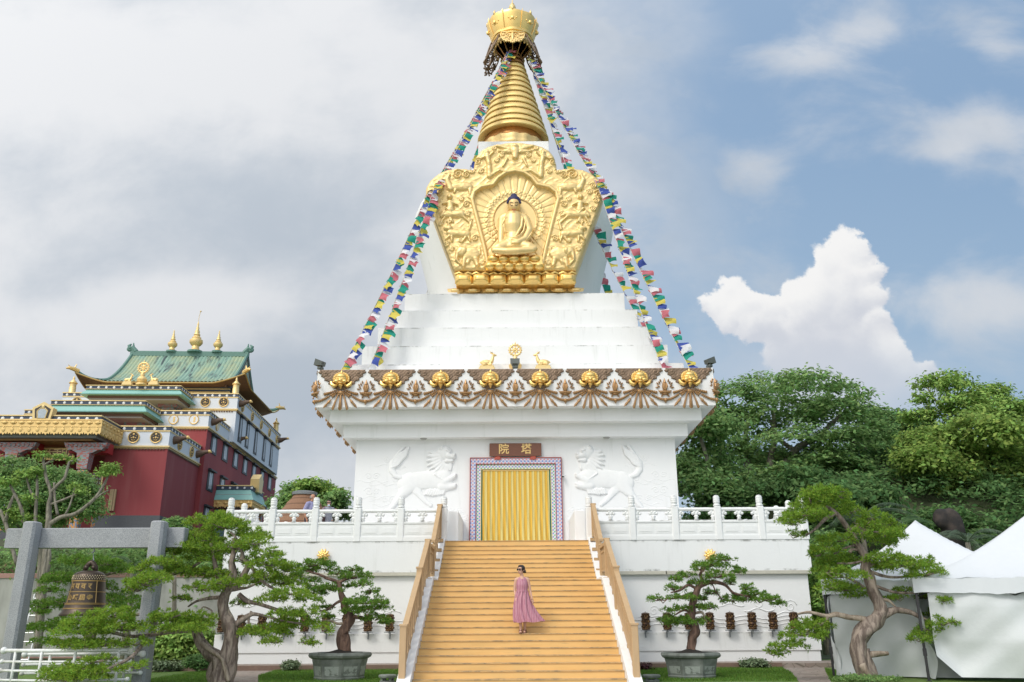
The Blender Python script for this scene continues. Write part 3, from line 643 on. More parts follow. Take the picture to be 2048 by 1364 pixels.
# two rows of lotus petals under it
zb=float(at(1030,586,YP+.4)[2]); zm=cq(CXq,1245,YP+.1)[1]; zt=cq(CXq,1135,YP-.15)[1]
b=MB(); xl,xr=cq(372,1200)[0],cq(1372,1200)[0]; w=(xr-xl)/7; b.box(xl+.05,xr-.05,YP-.05,YP+1.0,zm-.02,zt)
for k in range(7):
    x=xl+w*(k+.5); h=(zt-zm)
    petal(b,x,YP-.05,zm+h*.44,w*.5,h*.47,.24); petal(b,x,YP-.23,zm+h*.40,w*.34,h*.30,.13)
    b.tube([(x-w*.5,YP-.1,zt-.06),(x-w*.25,YP-.2,zt-.02),(x,YP-.16,zt-.10),(x+w*.25,YP-.2,zt-.02),(x+w*.5,YP-.1,zt-.06)],.06,6)
b.build('lotus_petal_row',GOLDB,plaque,60)
b=MB(); xl,xr=cq(375,1280)[0],cq(1372,1280)[0]; b.box(xl+.15,xr-.15,YP+.42,YP+1.0,14.70,zm+.02)
for k in range(8):
    x=xl-.02+(xr-xl+.04)*(k/7); ww=(xr-xl)/14
    hz=(zm-14.74)*.5; b.grid(lambda u,v:(x+(2*u-1)*ww*.98*(1-.10*(1-v)),YP+.40-.26*(1-v)**.8*(1-.5*(2*u-1)**4)-.03*math.cos((2*u-1)*PI),14.745+2*hz*v+.10*abs(2*u-1)**3*(1-v)),12,10)
    petal(b,x,YP+.24,14.74+hz*.9,ww*.55,hz*.55,.10)
b.build('drooping_petal_row',GOLD,plaque,True)
# ------- the seated figure
kq=(cq(CXq+100,700)[0]-cq(CXq,700)[0])/100
def B(x,y,d): p=cq(x,y,YP-d); return (p[0],YP-d,p[1])
b=MB()
def cap(L,m=b,n=10): m.tube([B(x,y,d) for x,y,d,_ in L],[r*kq for *_,r in L],n); m.ball(B(*L[0][:3]),L[0][3]*kq,n,7); m.ball(B(*L[-1][:3]),L[-1][3]*kq,n,7)
cap([(860,905,.50,90),(858,830,.48,74),(856,760,.50,86),(856,700,.48,80)],n=18); b.ball(B(858,770,.50),(98*kq,.30,110*kq),18,12)                    # trunk
cap([(775,690,.46,42),(856,676,.48,52),(940,692,.46,44)])
cap([(765,700,.48,40),(755,790,.55,32),(752,860,.68,26),(746,930,.82,20),(744,965,.86,15)])    # arm reaching down to the seat
cap([(952,705,.48,44),(985,790,.55,38),(950,860,.75,32),(880,888,.92,22)])
cap([(800,918,.62,58),(728,938,.78,44),(694,942,.82,28)],n=16); cap([(920,918,.62,58),(995,934,.78,44),(1028,940,.82,28)],n=16)
cap([(700,955,.9,28),(800,962,1.0,30),(900,958,1.0,30),(1015,950,.9,26)])
b.ball(B(860,930,.66),(140*kq,.30,46*kq),18,11); b.ball(B(872,890,.95),(40*kq,.09,18*kq),10,7)
for k in range(5): cap([(738-4*k+8*k,945,.87,6),(736+4*k,985-abs(k-2)*5,.87,4)])
buddha=blob('buddha_figure',b,GOLD,plaque,.028,3)
GFACE=mat('satin_gold_skin',(.80,.55,.24),.5,.25,var=.05)
b=MB(); cap([(859,680,.50,30),(859,630,.52,27)],b); b.ball(B(859,576,.58),(50*kq,.28,62*kq),18,13); b.ball(B(859,600,.62),(42*kq,.24,42*kq),16,10)
for s in (-1,1): cap([(859+s*46,565,.52,9),(859+s*47,600,.52,8),(859+s*44,622,.52,6)],b); b.ball(B(859+s*20,578,.70),(13*kq,.09,7*kq),8,6)
cap([(859,570,.74,5),(859,596,.80,8)],b); b.ball(B(859,618,.72),(14*kq,.08,5*kq),8,6)
cap([(820,690,.62,44),(858,760,.72,30)],b); b.ball(B(845,720,.66),(62*kq,.2,58*kq),12,8)
hd=blob('head_and_chest',b,GFACE,buddha,.022,2)
b=MB()
for s in (-1,1):
    b.tube([B(859+s*8,577,.875),B(859+s*21,582,.865),B(859+s*33,576,.82)],.016,5)
    b.tube([B(859+s*7,561,.872),B(859+s*21,554,.855),B(859+s*36,562,.80)],.013,5)
b.build('brow_and_eye_line',mat('dark_face_line',(.08,.05,.03),.6),hd)
b=MB(); b.tube([B(845,618,.88),B(859,620,.90),B(873,618,.88)],.026,6); b.build('lips',mat('painted_lips',(.45,.10,.06),.5),hd)
b=MB(); b.ball(B(859,550,.50),(58*kq,.33,48*kq),18,12); b.ball(B(859,512,.48),(30*kq,.19,28*kq),14,9)
for k in range(9): a=k/8*PI; b.ball(B(859+53*math.cos(a),560-26*math.sin(a),.70),(10*kq,.07,10*kq),6,5)
b.build('hair',mat('lapis_blue_hair',(.018,.02,.09),.6,bump=.4,bscale=40.),hd,True)
b=MB()                                               # robe hem and folds
def fold(L,r=6): b.tube([B(x,y,d) for x,y,d in L],[r*kq*.6]+[r*kq]*(len(L)-2)+[r*kq*.6],6)
fold([(905,640,.55),(930,690,.72),(920,760,.80),(880,830,.86),(820,870,.88)],13); fold([(925,650,.55),(955,720,.70),(940,790,.80),(890,860,.9),(840,885,.95)],9)
fold([(835,640,.55),(800,670,.68),(770,720,.68),(750,775,.62),(728,800,.6)],11); fold([(795,800,.75),(840,812,.82),(890,795,.84)],8)
for k in range(6): fold([(790+6*k,830+14*k,.72),(840,850+13*k,.95),(900,835+11*k,.95),(965-4*k,770+16*k,.72)],5)
for k in range(7): fold([(720+18*k,930+3*k,.86),(790+8*k,965,1.03),(850+3*k,990,1.0)],5); fold([(1005-16*k,925+4*k,.86),(940-6*k,962,1.03),(870-2*k,990,1.0)],5)
for k in range(4): fold([(985-3*k,760+12*k,.6),(1005-2*k,810+10*k,.72),(960,870+6*k,.92)],6)
b.build('robe_folds',GOLD,buddha,True)
b=MB()                                               # lotus throne
for k in range(5): x=690+85*k; b.ball(B(x,1030,.62-.05*abs(k-2)),(50*kq,.28,36*kq),14,9)
b.box(*[c for c in (B(655,1,0)[0],B(1070,1,0)[0])],YP-.62,YP-.05,cq(1,1062,YP-.6)[1],cq(1,1005,YP-.6)[1]); b.box(B(650,1,0)[0],B(1072,1,0)[0],YP-.68,YP-.05,cq(1,1074,YP-.66)[1],cq(1,1060,YP-.66)[1])
for k in range(6): x=660+81*k; b.ball(B(x,1090,.5-.04*abs(k-2.5)),(46*kq,.3,34*kq),14,9)
b.build('lotus_throne',GOLDB,plaque,60)
# ---------------------------------------------------------------- terrace the stupa stands on
TH2=9.715; YT=CY-TH2
ter=thing('terrace','white plastered terrace carrying the stupa, with wheel shelf and relief wall','terrace',(0,CY,0))
b=MB(); b.ring(TH2,2.93,FL,CY); b.build('upper_wall',WTERR,ter)
b=MB(); b.ring(TH2-.13,.3,2.931,CY); b.build('relief_wall',WHITER,ter)
b=MB(); b.ring(TH2+.02,.46,1.02,CY); b.ring(TH2-.02,.1,.462,CY); b.build('plinth',WTERR,ter)
GALV=mat('galvanised_trim',(.52,.50,.42),.5,.2,var=.2)
for x0,x1 in ((-9.68,-7.3),(-7.27,-4.9),(-4.87,-2.8),(2.8,4.9),(4.93,7.3),(7.33,9.68)): b=MB(); b.bbox(x0,x1,YT-.02,YT+.10,2.82,2.925,.01); b.build('light_gutter',GALV,ter)
rr=random.Random(4); yw=YT+.13
for s in (-1,1):
    b=MB()
    for row in range(3):                             # wave relief behind the wheels
        for k in range(5):
            cx=s*(3.2+1.4*k); L=[(cx-.7+.14*j,yw-.01,1.22+.12*row+.06*math.cos((j-5)/5*PI)) for j in range(11)]; b.tube(L,.013,5)
    for k in range(6):
        cx=s*(3.3+1.15*k+rr.uniform(-.2,.2)); cz=rr.uniform(1.5,2.5)
        sp=spiral(cx,cz,rr.uniform(.12,.24),1.5,rr.uniform(0,3),s,14); b.tube([(x,yw-.005,z) for x,z in sp],.012,5)
        b.tube([(cx-.5+.1*j,yw-.005,cz-.22+.05*math.sin(j*.9+k)) for j in range(11)],.016,5)
    b.build('wall_relief',WHITER,ter,True)
for s_ in (-1,1): b=MB(); b.bbox(s_*2.17-.19,s_*2.17+.19,29.42,YW-.02,FL,4.98,.02); b.build('passage_wall',WHITE,ter)
for i,(px,lab) in enumerate(((647.5,'left'),(1420,'right'))):
    p=at(px,1111,YT-.05); t=thing('lotus_wall_ornament','small gold lotus ornament on the terrace wall, above the potted pine %s of the stairs'%lab,'ornament',(p[0],YT,p[2]))
    b=MB(); b.lathe([(.05,0),(.06,.1),(.05,.12)],(0,0,0),10); b.xf(Matrix.Translation((p[0],YT,p[2]))@Matrix.Rotation(PI/2,4,'X')); b.build('stem',GOLDP,t)
    b=MB()
    for ring_,n,r in ((0,10,.19),(1,8,.12)):
        for k in range(n):
            a=2*PI*(k+.5*ring_)/n; c=(p[0]+math.cos(a)*r*.62,YT-.12-.05*ring_,p[2]+math.sin(a)*r*.62)
            b.ball(c,(r*.55,.04,.045),8,6,(-a,'Y'))
    b.ball((p[0],YT-.2,p[2]),.06,10,7); b.build('petals',GOLDB,t,True)
# ---------------------------------------------------------------- balustrades
BH=9.64; YB=CY-BH
def post_mb(h=.0):
    m=MB(); m.bbox(-.115,.115,-.115,.115,FL,5.03,.025); m.box(-.07,.07,-.118,.118,FL+.2,4.85)
    m.lathe([(.07,5.03),(.12,5.05),(.12,5.08),(.085,5.10),(.10,5.13),(.108,5.2),(.104,5.3),(.10,5.36),(.06,5.40),(.01,5.41)],(0,0,0),14)
    for k in range(3): m.lathe([(.10,5.15+.07*k),(.116,5.17+.07*k),(.10,5.19+.07*k)],(0,0,0),14)
    return m
def half_cloud(m,x,f):
    m.lathe([(.05,4.57),(.075,4.60),(.05,4.65),(.085,4.70),(.05,4.74)],(x,0,0),10)
    for dx,z,r in ((-.11,4.80,.055),(0,4.80,.075),(.11,4.80,.055),(-.05,4.85,.06),(.05,4.85,.06)): m.ball((x+dx,0,z),(r,.05,r),8,6)
def bay_mb(w):                                       # between two posts, from x=0 to w
    r=MB(); r.tube([(0,0,4.935),(w,0,4.935)],.062,8)
    p=MB(); p.box(.1,w-.1,-.07,.07,FL,4.52); p.bbox(.1,w-.1,-.095,.095,4.50,4.575,.02); p.box(.1,w-.1,-.095,.095,FL,4.07)
    for x0,x1 in ((.16,w/2-.04),(w/2+.04,w-.16)):
        p.box(x0,x1,-.078,-.07,4.15,4.42); p.box(x0+.05,x1-.05,-.088,-.07,4.20,4.37)
    qs=[]
    for x in (w/2,.16,w-.16): q=MB(); half_cloud(q,x,1); qs.append(q)
    return [r,p]+qs
protoP=post_mb().build('post',WRAIL,None,40); ps_=1.439
pr=[m.build(nm,WRAIL,None,s) for m,nm,s in zip(bay_mb(ps_),('handrail','panel','cloud_baluster','cloud_bracket','cloud_bracket'),(40,False,True,True,True))]
def balustrade(label,p0,ang,n):
    t=thing('balustrade',label,'balustrade',(p0[0],p0[1],0),0,'white balustrades of the terrace')
    c,s=math.cos(ang),math.sin(ang)
    for k in range(n+1):
        o=protoP.copy(); COL.objects.link(o); o.parent=t; o.location=(c*k*ps_,s*k*ps_,0); o.rotation_euler=(0,0,ang)
        if k<n:
            for q in pr:
                o=q.copy(); COL.objects.link(o); o.parent=t; o.location=(c*k*ps_,s*k*ps_,0); o.rotation_euler=(0,0,ang)
balustrade('white carved balustrade on the terrace front, left of the stairs',(-BH,YB),0,5)
balustrade('white carved balustrade on the terrace front, right of the stairs',(BH-5*ps_,YB),0,5)
balustrade('white balustrade running back along the left edge of the terrace',(-BH,YB+ps_),PI/2,11)
balustrade('white balustrade running back along the right edge of the terrace',(BH,YB+ps_),PI/2,11)
for o in [protoP]+pr: bpy.data.objects.remove(o)
# ---------------------------------------------------------------- stairs
RS=.156; TR=.319; SX=2.375
def ky(k): return 22.13+(k-7)*TR if k<=16 else 25.0+1.52+(k-17)*.298
stairs=thing('staircase','wide ochre wooden staircase climbing in two flights to the curtain door','staircase',(0,20.2,0))
for k in range(1,26):
    y=ky(k); z=k*RS; yb=ky(k+1)+.03 if k<25 else 29.3
    if k==25: z=FL+.002
    b=MB(); b.box(-SX,SX,y,yb,max(0.,z-RS-.02) if k>1 else -.05,z-.022); stp=b.build('step',WOODY,stairs)
    b=MB(); nn=4
    b.box(-SX,SX,y-.022,yb-.03,z-.020,z); b.build('tread_board',WOODN,stp)
for s in (-1,1):                                     # white string walls with a sloping top
    b=MB(); x0,x1=(SX+.003,SX+.30) if s>0 else (-SX-.30,-SX-.003)
    b.prism([(19.75,-.05),(19.75,.10),(ky(16)-.1,16*RS+.08),(26.45,16*RS+.08),(26.45,-.05)],x0,x1,'x')
    b.prism([(26.45,-.05),(26.45,16*RS+.12),(ky(25),FL+.10),(28.93,FL+.10),(28.93,-.05)],x0,x1,'x'); b.build('string_wall',WHITE,stairs)
# wooden hand railings
def railing(s,lab):
    X=s*(SX+.20); t=thing('stair_railing',lab,'railing',(X,20.2,0),0,'tan wooden stair railings')
    nodes=[(20.02,1.30,.06),(23.05,2.72,1.53),(25.12,3.62,2.55),(26.62,3.58,2.6),(28.86,5.10,FL+.1)]
    for y,zt,zb in nodes:
        b=MB(); b.bbox(X-.075,X+.075,y-.075,y+.075,zb,zt,.012); b.bbox(X-.092,X+.092,y-.092,y+.092,zt-.02,zt+.03,.012); b.build('newel_post',WOODR,t)
    for (y0,t0,b0),(y1,t1,b1),slope in ((nodes[0],nodes[1],1),(nodes[1],nodes[2],1),(nodes[2],nodes[3],0),(nodes[3],nodes[4],1)):
        ya,yb=y0+.075,y1-.075
        def zl(y,o): 
            f=(y-y0)/(y1-y0); za=b0+.12+(b1-b0)*f if slope else b0+.12
            return za+o
        top=.98 if slope else .86
        h=MB()
        h.prism([(ya,zl(ya,top-.07)),(ya,zl(ya,top+.02)),(yb,zl(yb,top+.02)),(yb,zl(yb,top-.07))],X-.065,X+.065,'x'); h.build('handrail',WOODR,t)
        p=MB()
        for o0,o1 in ((.10,.17),(.64,.70)): p.prism([(ya,zl(ya,o0)),(ya,zl(ya,o1)),(yb,zl(yb,o1)),(yb,zl(yb,o0))],X-.03,X+.03,'x')
        nb=max(4,int((yb-ya)/.17))
        for k in range(nb+1):
            y=ya+.03+(yb-ya-.06)*k/nb
            p.prism([(y-.03,zl(y,.12)),(y-.03,zl(y,top-.06)),(y+.03,zl(y,top-.06)),(y+.03,zl(y,.12))],X-.02,X+.02,'x')
        for k in range(0,nb,2):
            y=ya+.03+(yb-ya-.06)*(k+.5)/nb; p.box(X-.014,X+.014,y-.06,y+.06,zl(y,.15),zl(y,.62))
        p.build('lattice',WOODR,t)
        if slope:
            f=MB()
            for k in range(4):
                y=y0+(y1-y0)*(k+.5)/4; f.box(X-.16,X+.07,y-.05,y+.05,zl(y,-.10),zl(y,.0)) if s>0 else f.box(X-.07,X+.16,y-.05,y+.05,zl(y,-.10),zl(y,.0)); f.box(X-.04,X+.04,y-.03,y+.03,zl(y,-.02),zl(y,.12))
            f.build('rail_foot',WOODR,t)
railing(-1,'tan wooden stair railing along the left side of the staircase')
railing(1,'tan wooden stair railing along the right side of the staircase')
# ---------------------------------------------------------------- prayer wheels along the terrace
DRUM=mat('embossed_bronze_drum',(.2,.11,.05),.4,.6,fn=lambda n,tc,g:n.mix(n.ss(n.noise(n.mapv(tc.outputs['Object'],(1,1,1)),24.,3,.5),.50,.62),(.05,.026,.015,1),(.25,.14,.055,1)),bump=.6,bscale=26.)
GREYM=mat('grey_metal',(.28,.30,.32),.4,.6)
def wheel(): 
    d=MB(); d.lathe([(.03,.03),(.13,.035),(.135,.06),(.128,.09),(.128,.19),(.136,.205),(.128,.22),(.128,.36),(.136,.375),(.128,.39),(.128,.50),(.136,.515),(.13,.54),(.08,.56),(.03,.57)],(0,-.18,0),22)
    for row in range(3):
        for k in range(10): a=2*PI*k/10+row*.3; d.ball((.13*math.cos(a),-.18+.13*math.sin(a),.14+.15*row),(.026,.026,.035),6,5)
    br=MB(); br.bbox(-.17,.17,-.24,-.10,-.005,.022,.006); br.bbox(-.03,.03,-.2,0,-.03,-.006,.004); br.tube([(0,-.2,-.03),(0,-.18,.03)],.012,6); br.tube([(0,-.005,-.02),(0,-.01,-.20)],.022,6); br.tube([(0,-.18,.55),(0,-.18,.60)],.012,6)
    return d,br
protoW=thing('prayer_mill','bronze prayer wheel','prayer wheel',(0,0,0),0,'prayer wheels along the terrace wall')
d,br=wheel(); d.build('drum',DRUM,protoW,40); br.build('bracket',GREYM,protoW)
WP=[(x,'right') for x in (1293,1336,1380,1422,1463,1507,1549,1591)]+[(x,'left') for x in (778.6,735,691,650.5,608,565,522,480,442)]
ORD=['nearest the stairs','second from the stairs','third from the stairs','fourth from the stairs','fifth from the stairs','sixth from the stairs','seventh from the stairs','eighth from the stairs','last, at the corner']
cnt={'left':0,'right':0}
for i,(px,sd_) in enumerate(WP):
    p=at(px,1272,YT-.02-.18); o=protoW if i==0 else copy_tree(protoW); o.location=(p[0],YT-.022,1.06)
    o['label']='bronze prayer wheel at the terrace wall %s of the stairs, %s'%(sd_,ORD[cnt[sd_]]); cnt[sd_]+=1
# ---------------------------------------------------------------- things standing on the frieze ledge
LAMPM=mat('weathered_floodlight',(.10,.11,.10),.45,.3,var=.3); GLASS=mat('lamp_glass',(.55,.58,.60),.15,0.,.6)
def flood(px,py,Y,rz,lab,tilt=.5,sc=1.):
    p=at(px,py,Y); t=thing('floodlight',lab,'floodlight',(p[0],Y,FZ1),rz,'floodlights on the frieze ledge')
    b=MB(); b.tube([(0,0,0),(0,0,.14)],.06,8); b.bbox(-.12*sc,.12*sc,-.08,.08,.06,.16,.02); b.build('stand',LAMPM,t,local=True)
    b=MB(); V=[(-.20,-.16,-.13),(.20,-.16,-.13),(.20,-.16,.13),(-.20,-.16,.13),(-.12,.14,-.08),(.12,.14,-.08),(.12,.14,.08),(-.12,.14,.08)]
    b.add(V,[(0,1,5,4),(1,2,6,5),(2,3,7,6),(3,0,4,7),(4,5,6,7)]); M=Matrix.Translation((0,0,.30*sc))@Matrix.Rotation(tilt,4,'X')@Matrix.Scale(sc,4); b.xf(M); h=b.build('housing',LAMPM,t,local=True)
    b=MB(); b.box(-.19,.19,-.158,-.145,-.12,.12); b.xf(M); b.build('lamp_face',GLASS,h,local=True)
flood(641,737,CY-FH+.15,R(-115),'dark weathered floodlight on the left corner of the bronze frieze',-.25)
flood(1419,737,CY-FH+.15,R(115),'dark weathered floodlight on the right corner of the bronze frieze',-.25)
flood(1030,737,CY-FH+.12,R(180),'round dark floodlight in front of the golden wheel on the ledge',-.9,.9)
YL=CY-FH+.55
def deer(px,f,lab,Y,zg,k,par=None):
    p=at(px,720,Y); t=thing('golden_deer',lab,'statue',(p[0],Y,zg),0,'golden deer beside wheels'); b=MB()
    def c(L): b.tube([(f*x*k,y*k,z*k) for x,y,z,_ in L],[r*k for *_,r in L],10)
    b.ball((-f*.02*k,0,.50*k),(.30*k,.13*k,.15*k),14,9); c([(f*0+.20,0,.52,.11),(.27,0,.72,.075),(.30,0,.86,.055)]); c([(.27,0,.90,.075),(.36,0,.88,.06),(.46,0,.85,.035)])
    c([(-.28,0,.52,.05),(-.36,0,.50,.02)])
    for s in (-1,1):
        c([(.24,s*.04,.95,.02),(.18,s*.10,1.0,.035),(.13,s*.13,1.0,.008)]); c([(.28,s*.03,.95,.018),(.26,s*.06,1.05,.014),(.30,s*.09,1.14,.006)])
        c([(.15,s*.10,.45,.06),(.24,s*.12,.38,.045),(.05,s*.13,.36,.035)]); c([(-.2,s*.10,.45,.09),(-.05,s*.14,.38,.06),(-.2,s*.15,.36,.04)])
    body=blob('body',b,GOLD,t,.022*k,1,local=True)
    b=MB(); b.bbox(-.42*k,.42*k,-.2*k,.2*k,0,.16*k,.03*k); b.bbox(-.38*k,.38*k,-.17*k,.17*k,.158*k,.26*k,.03*k); b.bbox(-.34*k,.34*k,-.14*k,.14*k,.258*k,.36*k,.03*k); b.build('pedestal',PALEGOLD,t,local=True)
def dharma_wheel(px,lab,Y,zg,k,ds=.8):
    p=at(px,720,Y); t=thing('golden_emblem',lab,'statue',(p[0],Y,zg)); zc=1.0*k
    b=MB(); b.lathe([(.30*k,0),(.30*k,.08*k),(.2*k,.12*k),(.24*k,.2*k),(.27*k,.32*k),(.2*k,.44*k),(.1*k,.52*k),(.12*k,.6*k),(.05*k,.75*k)],(0,0,0),24,8,.03); b.build('lotus_stand',GOLD,t,40,local=True)
    b=MB(); n=40
    for r,w in ((.34,.06),(.12,.05)): b.tube([(r*k*math.cos(2*PI*i/n),0,zc+r*k*math.sin(2*PI*i/n)) for i in range(n+1)],w*k,8)
    for i in range(8):
        a=2*PI*i/8; b.tube([(.1*k*math.cos(a),0,zc+.1*k*math.sin(a)),(.22*k*math.cos(a),0,zc+.22*k*math.sin(a)),(.33*k*math.cos(a),0,zc+.33*k*math.sin(a))],[.03*k,.05*k,.03*k],6)
    for i in range(16): a=2*PI*i/16; b.ball((.40*k*math.cos(a),0,zc+.40*k*math.sin(a)),.05*k,7,5)
    b.lathe([(.22*k,-.012),(.33*k,-.012),(.33*k,.012),(.22*k,.012)],(0,0,0),24); b.ball((0,0,zc),(.09*k,.07*k,.09*k),10,7); b.tube([(0,0,zc+.42*k),(0,0,zc+.56*k)],[.06*k,.01*k],8)
    b.xf(Matrix.Translation((0,0,zc))@Matrix.Scale(ds,4)@Matrix.Translation((0,0,-zc)))
    b.build('wheel_disc',GOLD,t,40,local=True)
deer(974,1,'golden deer on the frieze ledge, left of the golden wheel, facing right',YL,FZ1,.82)
deer(1086,-1,'golden deer on the frieze ledge, right of the golden wheel, facing left',YL,FZ1,.82)
dharma_wheel(1030.5,'golden eight spoked wheel on a lotus stand at the middle of the frieze ledge',YL,FZ1,.92,.68)
# ---------------------------------------------------------------- prayer flag strings
FLC=[mat('flag_'+n,c,.85,trans=.35) for n,c in (('blue',(.06,.10,.40)),('white',(.80,.81,.83)),('red',(.60,.17,.21)),('green',(.02,.32,.24)),('yellow',(.74,.62,.12)))]
ROPE=mat('flag_rope',(.55,.52,.45),.9)
fr_=random.Random(11)
FM=[]
for q in range(6):
    a=fr_.uniform(.2,1.0); ph=fr_.uniform(0,6)
    V=[];nu,nv=4,4
    for j in range(nv+1):
        for i in range(nu+1):
            u,v=i/nu,j/nv; V.append(((u-.5)*(.95-.15*v)+a*.40*v*v, .20*math.sin(u*4.+ph+v*2)*(.25+v)-.10*v, -.92*v+.14*math.sin(u*3+ph)*v))
    FM.append((V,[(j*5+i,j*5+i+1,j*5+6+i,j*5+5+i) for j in range(4) for i in range(4)]))
FMESH={}
for q,(V,Fc) in enumerate(FM):
    for c in range(5):
        me=bpy.data.meshes.new('flag'); me.from_pydata(V,[],Fc); me.materials.append(FLC[c]); me.polygons.foreach_set('use_smooth',[True]*len(Fc)); FMESH[q,c]=me
def flag_string(lab,P0,P1,n,sag,size,start=0,piv=None):
    P0=np.array(P0,float);P1=np.array(P1,float)
    t=thing('prayer_flag_string',lab,'prayer flags',P0,0,'strings of prayer flags from spire to ledge')
    def pt(f): 
        if piv is not None:
            fp=np.linalg.norm(piv-P0)/(np.linalg.norm(piv-P0)+np.linalg.norm(P1-piv))
            if f<fp: g=f/fp; p=P0+(piv-P0)*g
            else: g=(f-fp)/(1-fp); p=piv+(P1-piv)*g
            p=p.copy(); p[2]-=sag*2*g*(1-g); return p
        p=P0+(P1-P0)*f; p=p.copy(); p[2]-=sag*4*f*(1-f); return p
    b=MB(); b.tube([pt(k/24) for k in range(25)],.013,4); b.build('rope',ROPE,t)
    d=(P1-P0); yaw=math.atan2(d[1],d[0])
    for k in range(n):
        f=(k+.5+fr_.uniform(-.2,.2))/n; o=bpy.data.objects.new('flag',FMESH[fr_.randrange(6),(k+start)%5]); COL.objects.link(o); o.parent=t
        p=pt(f); q=pt(min(1,f+.01)); sl_=math.atan2(q[2]-p[2],math.hypot(q[0]-p[0],q[1]-p[1]))
        o.location=tuple(p-P0); s=size*fr_.uniform(.85,1.15)
        ex=Vector((q-p)).normalized(); w=Vector((.85+fr_.uniform(-.25,.3),-.15+fr_.uniform(-.4,.25),-.75+fr_.uniform(-.25,.25)))   # wind from the left, and weight
        h=(w-ex*w.dot(ex)).normalized(); Zx=-h; Yx=Zx.cross(ex); M=Matrix((ex,Yx,Zx)).transposed()@Matrix.Rotation(fr_.uniform(-.35,.35),3,'Y')@Matrix.Rotation(fr_.uniform(-.35,.35),3,'X')
        o.rotation_euler=M.to_euler(); o.scale=(s,s,s*fr_.uniform(.85,1.1)); ORG[o.name]=(0,0,0)
def TP(px,py,Y): return at(px,py,Y)
zl=FZ1+.03
L0=TP(1013,106,CY-.5); R0=TP(1058,126,CY-.5)
b0=at(684,737,CY-FH+.25); b1=at(740,734,CY-FH+.35); b2=at(1379,737,CY-FH+.25); b3=at(1324,736,CY-FH+.35)
flag_string('prayer flags from the spire to the outer left corner of the ledge',L0,b0,100,.5,.37,0,at(851,396,33.15))
flag_string('prayer flags from the spire to the ledge just inside the left corner',TP(1020,100,CY-.6),b1,100,.4,.37,2,at(869,374,33.15))
flag_string('prayer flags from the spire to the outer right corner of the ledge',R0,b2,100,.5,.37,1,at(1213,392,33.15))
flag_string('prayer flags from the spire to the ledge just inside the right corner',TP(1056,116,CY-.5),b3,100,.4,.37,3,at(1197,374,33.15))
flag_string('prayer flags from the spire towards the far left corner, behind the dome',TP(1010,122,CY+.2),(-6.9,CY+3.2,FZ1+.3),60,.6,.38,4)
flag_string('prayer flags from the spire towards the far right corner, behind the dome',TP(1064,130,CY+.2),(6.9,CY+3.4,FZ1+.3),60,.6,.38,2)
flag_string('sagging prayer flags hanging nearest the right side of the dome',TP(1066,150,CY-.2),at(1312,700,CY-5.9),58,1.1,.38,0)
# ---------------------------------------------------------------- ground, lawn, paths, terrain
def grass_fn(n,tc,g):
    p=tc.outputs['Object']; a=n.noise(p,1.1,5,.6); b=n.noise(p,14.,4,.6)
    c=n.mix(n.ss(a,.35,.68),(.075,.155,.018,1),(.13,.20,.03,1)); return n.mix(n.ss(b,.5,.75)*.5,c,(.045,.10,.014,1))
GRASS=mat('lawn',(.08,.16,.02),.8,fn=grass_fn,bump=.6,bscale=40.)
EARTH=mat('hillside_soil',(.05,.06,.025),.9,col2=(.03,.045,.015),vscale=.6,bump=.5,bscale=3.)
def pave_fn(n,tc,g):
    p=tc.outputs['Object']; v=n.n('ShaderNodeTexVoronoi'); n.put(v.inputs['Vector'],p); v.inputs['Scale'].default_value=3.4
    v2=n.n('ShaderNodeTexVoronoi',feature='DISTANCE_TO_EDGE'); n.put(v2.inputs['Vector'],p); v2.inputs['Scale'].default_value=3.4
    r,gg,bb=n.sep(v.outputs['Color']); c=n.mix(r,(.27,.20,.17,1),(.38,.33,.29,1)); c=n.mix(n.noise(p,5.,5,.6),c,(.22,.18,.15,1)); return n.mix(n.ss(E(n,v2.outputs[0]),.05,.0),c,(.13,.11,.085,1))
PAVE=mat('crazy_paving',(.3,.25,.2),.75,fn=pave_fn,bump=.3,bscale=12.)
def terr(x,y):
    if y<33: return 0.
    h=0.
    r=min(1,max(0,(y-34)/22.)); r=r*r*(3-2*r)
    if x>9: h=max(h,11.*r*min(1,(x-9)/7.))
    if x<-11: h=max(h,min(1,(y-33.9)/1.)*3.1+max(0,min(1,(y-40)/9.))*2.9) if y>33.9 else 0.
    return h
V=[];nx,ny=90,80
xs=[-400,-200,-100,-70]+list(np.linspace(-55,55,nx-8))+[70,100,200,400]; ys=[-60,0,10,15]+list(np.linspace(17,70,ny-8))+[90,140,300,1500]
nx=len(xs);ny=len(ys)
V=[(x,y,terr(x,min(y,70))-.004+.12*(math.sin(x*1.7+y)*math.sin(y*1.3) if y>40 and abs(x)>10 else 0)) for y in ys for x in xs]
Fc=[(j*nx+i,j*nx+i+1,j*nx+nx+i+1,j*nx+nx+i) for j in range(ny-1) for i in range(nx-1)]
b=MB(); b.v=V; b.f=Fc; b.n=len(V)
b.mi=[1 if V[f[0]][1]>33 else 0 for f in Fc]
tag(b.build('ground',[GRASS,EARTH],None,True),kind='structure')
def sheet(name,poly,z,m,t=.0):
    b=MB(); 
    if t: b.prism(poly,z-t,z,'z')
    else: b.add([(x,y,z) for x,y in poly],[tuple(range(len(poly)))])
    return tag(b.build(name,m),kind='structure')
KERB=mat('brown_kerb_stone',(.20,.13,.10),.7,var=.3,bump=.3)
sheet('wall_path',[(-11.5,27.6),(11.5,27.6),(11.5,29.4),(-11.5,29.4)],.13,PAVE,.2)
sheet('path_kerb',[(-10.2,27.5),(-2.7,27.5),(-2.7,27.597),(-10.2,27.597)],.145,KERB,.3)
sheet('path_kerb',[(2.7,27.5),(8.,27.5),(8.,27.597),(2.7,27.597)],.145,KERB,.3)
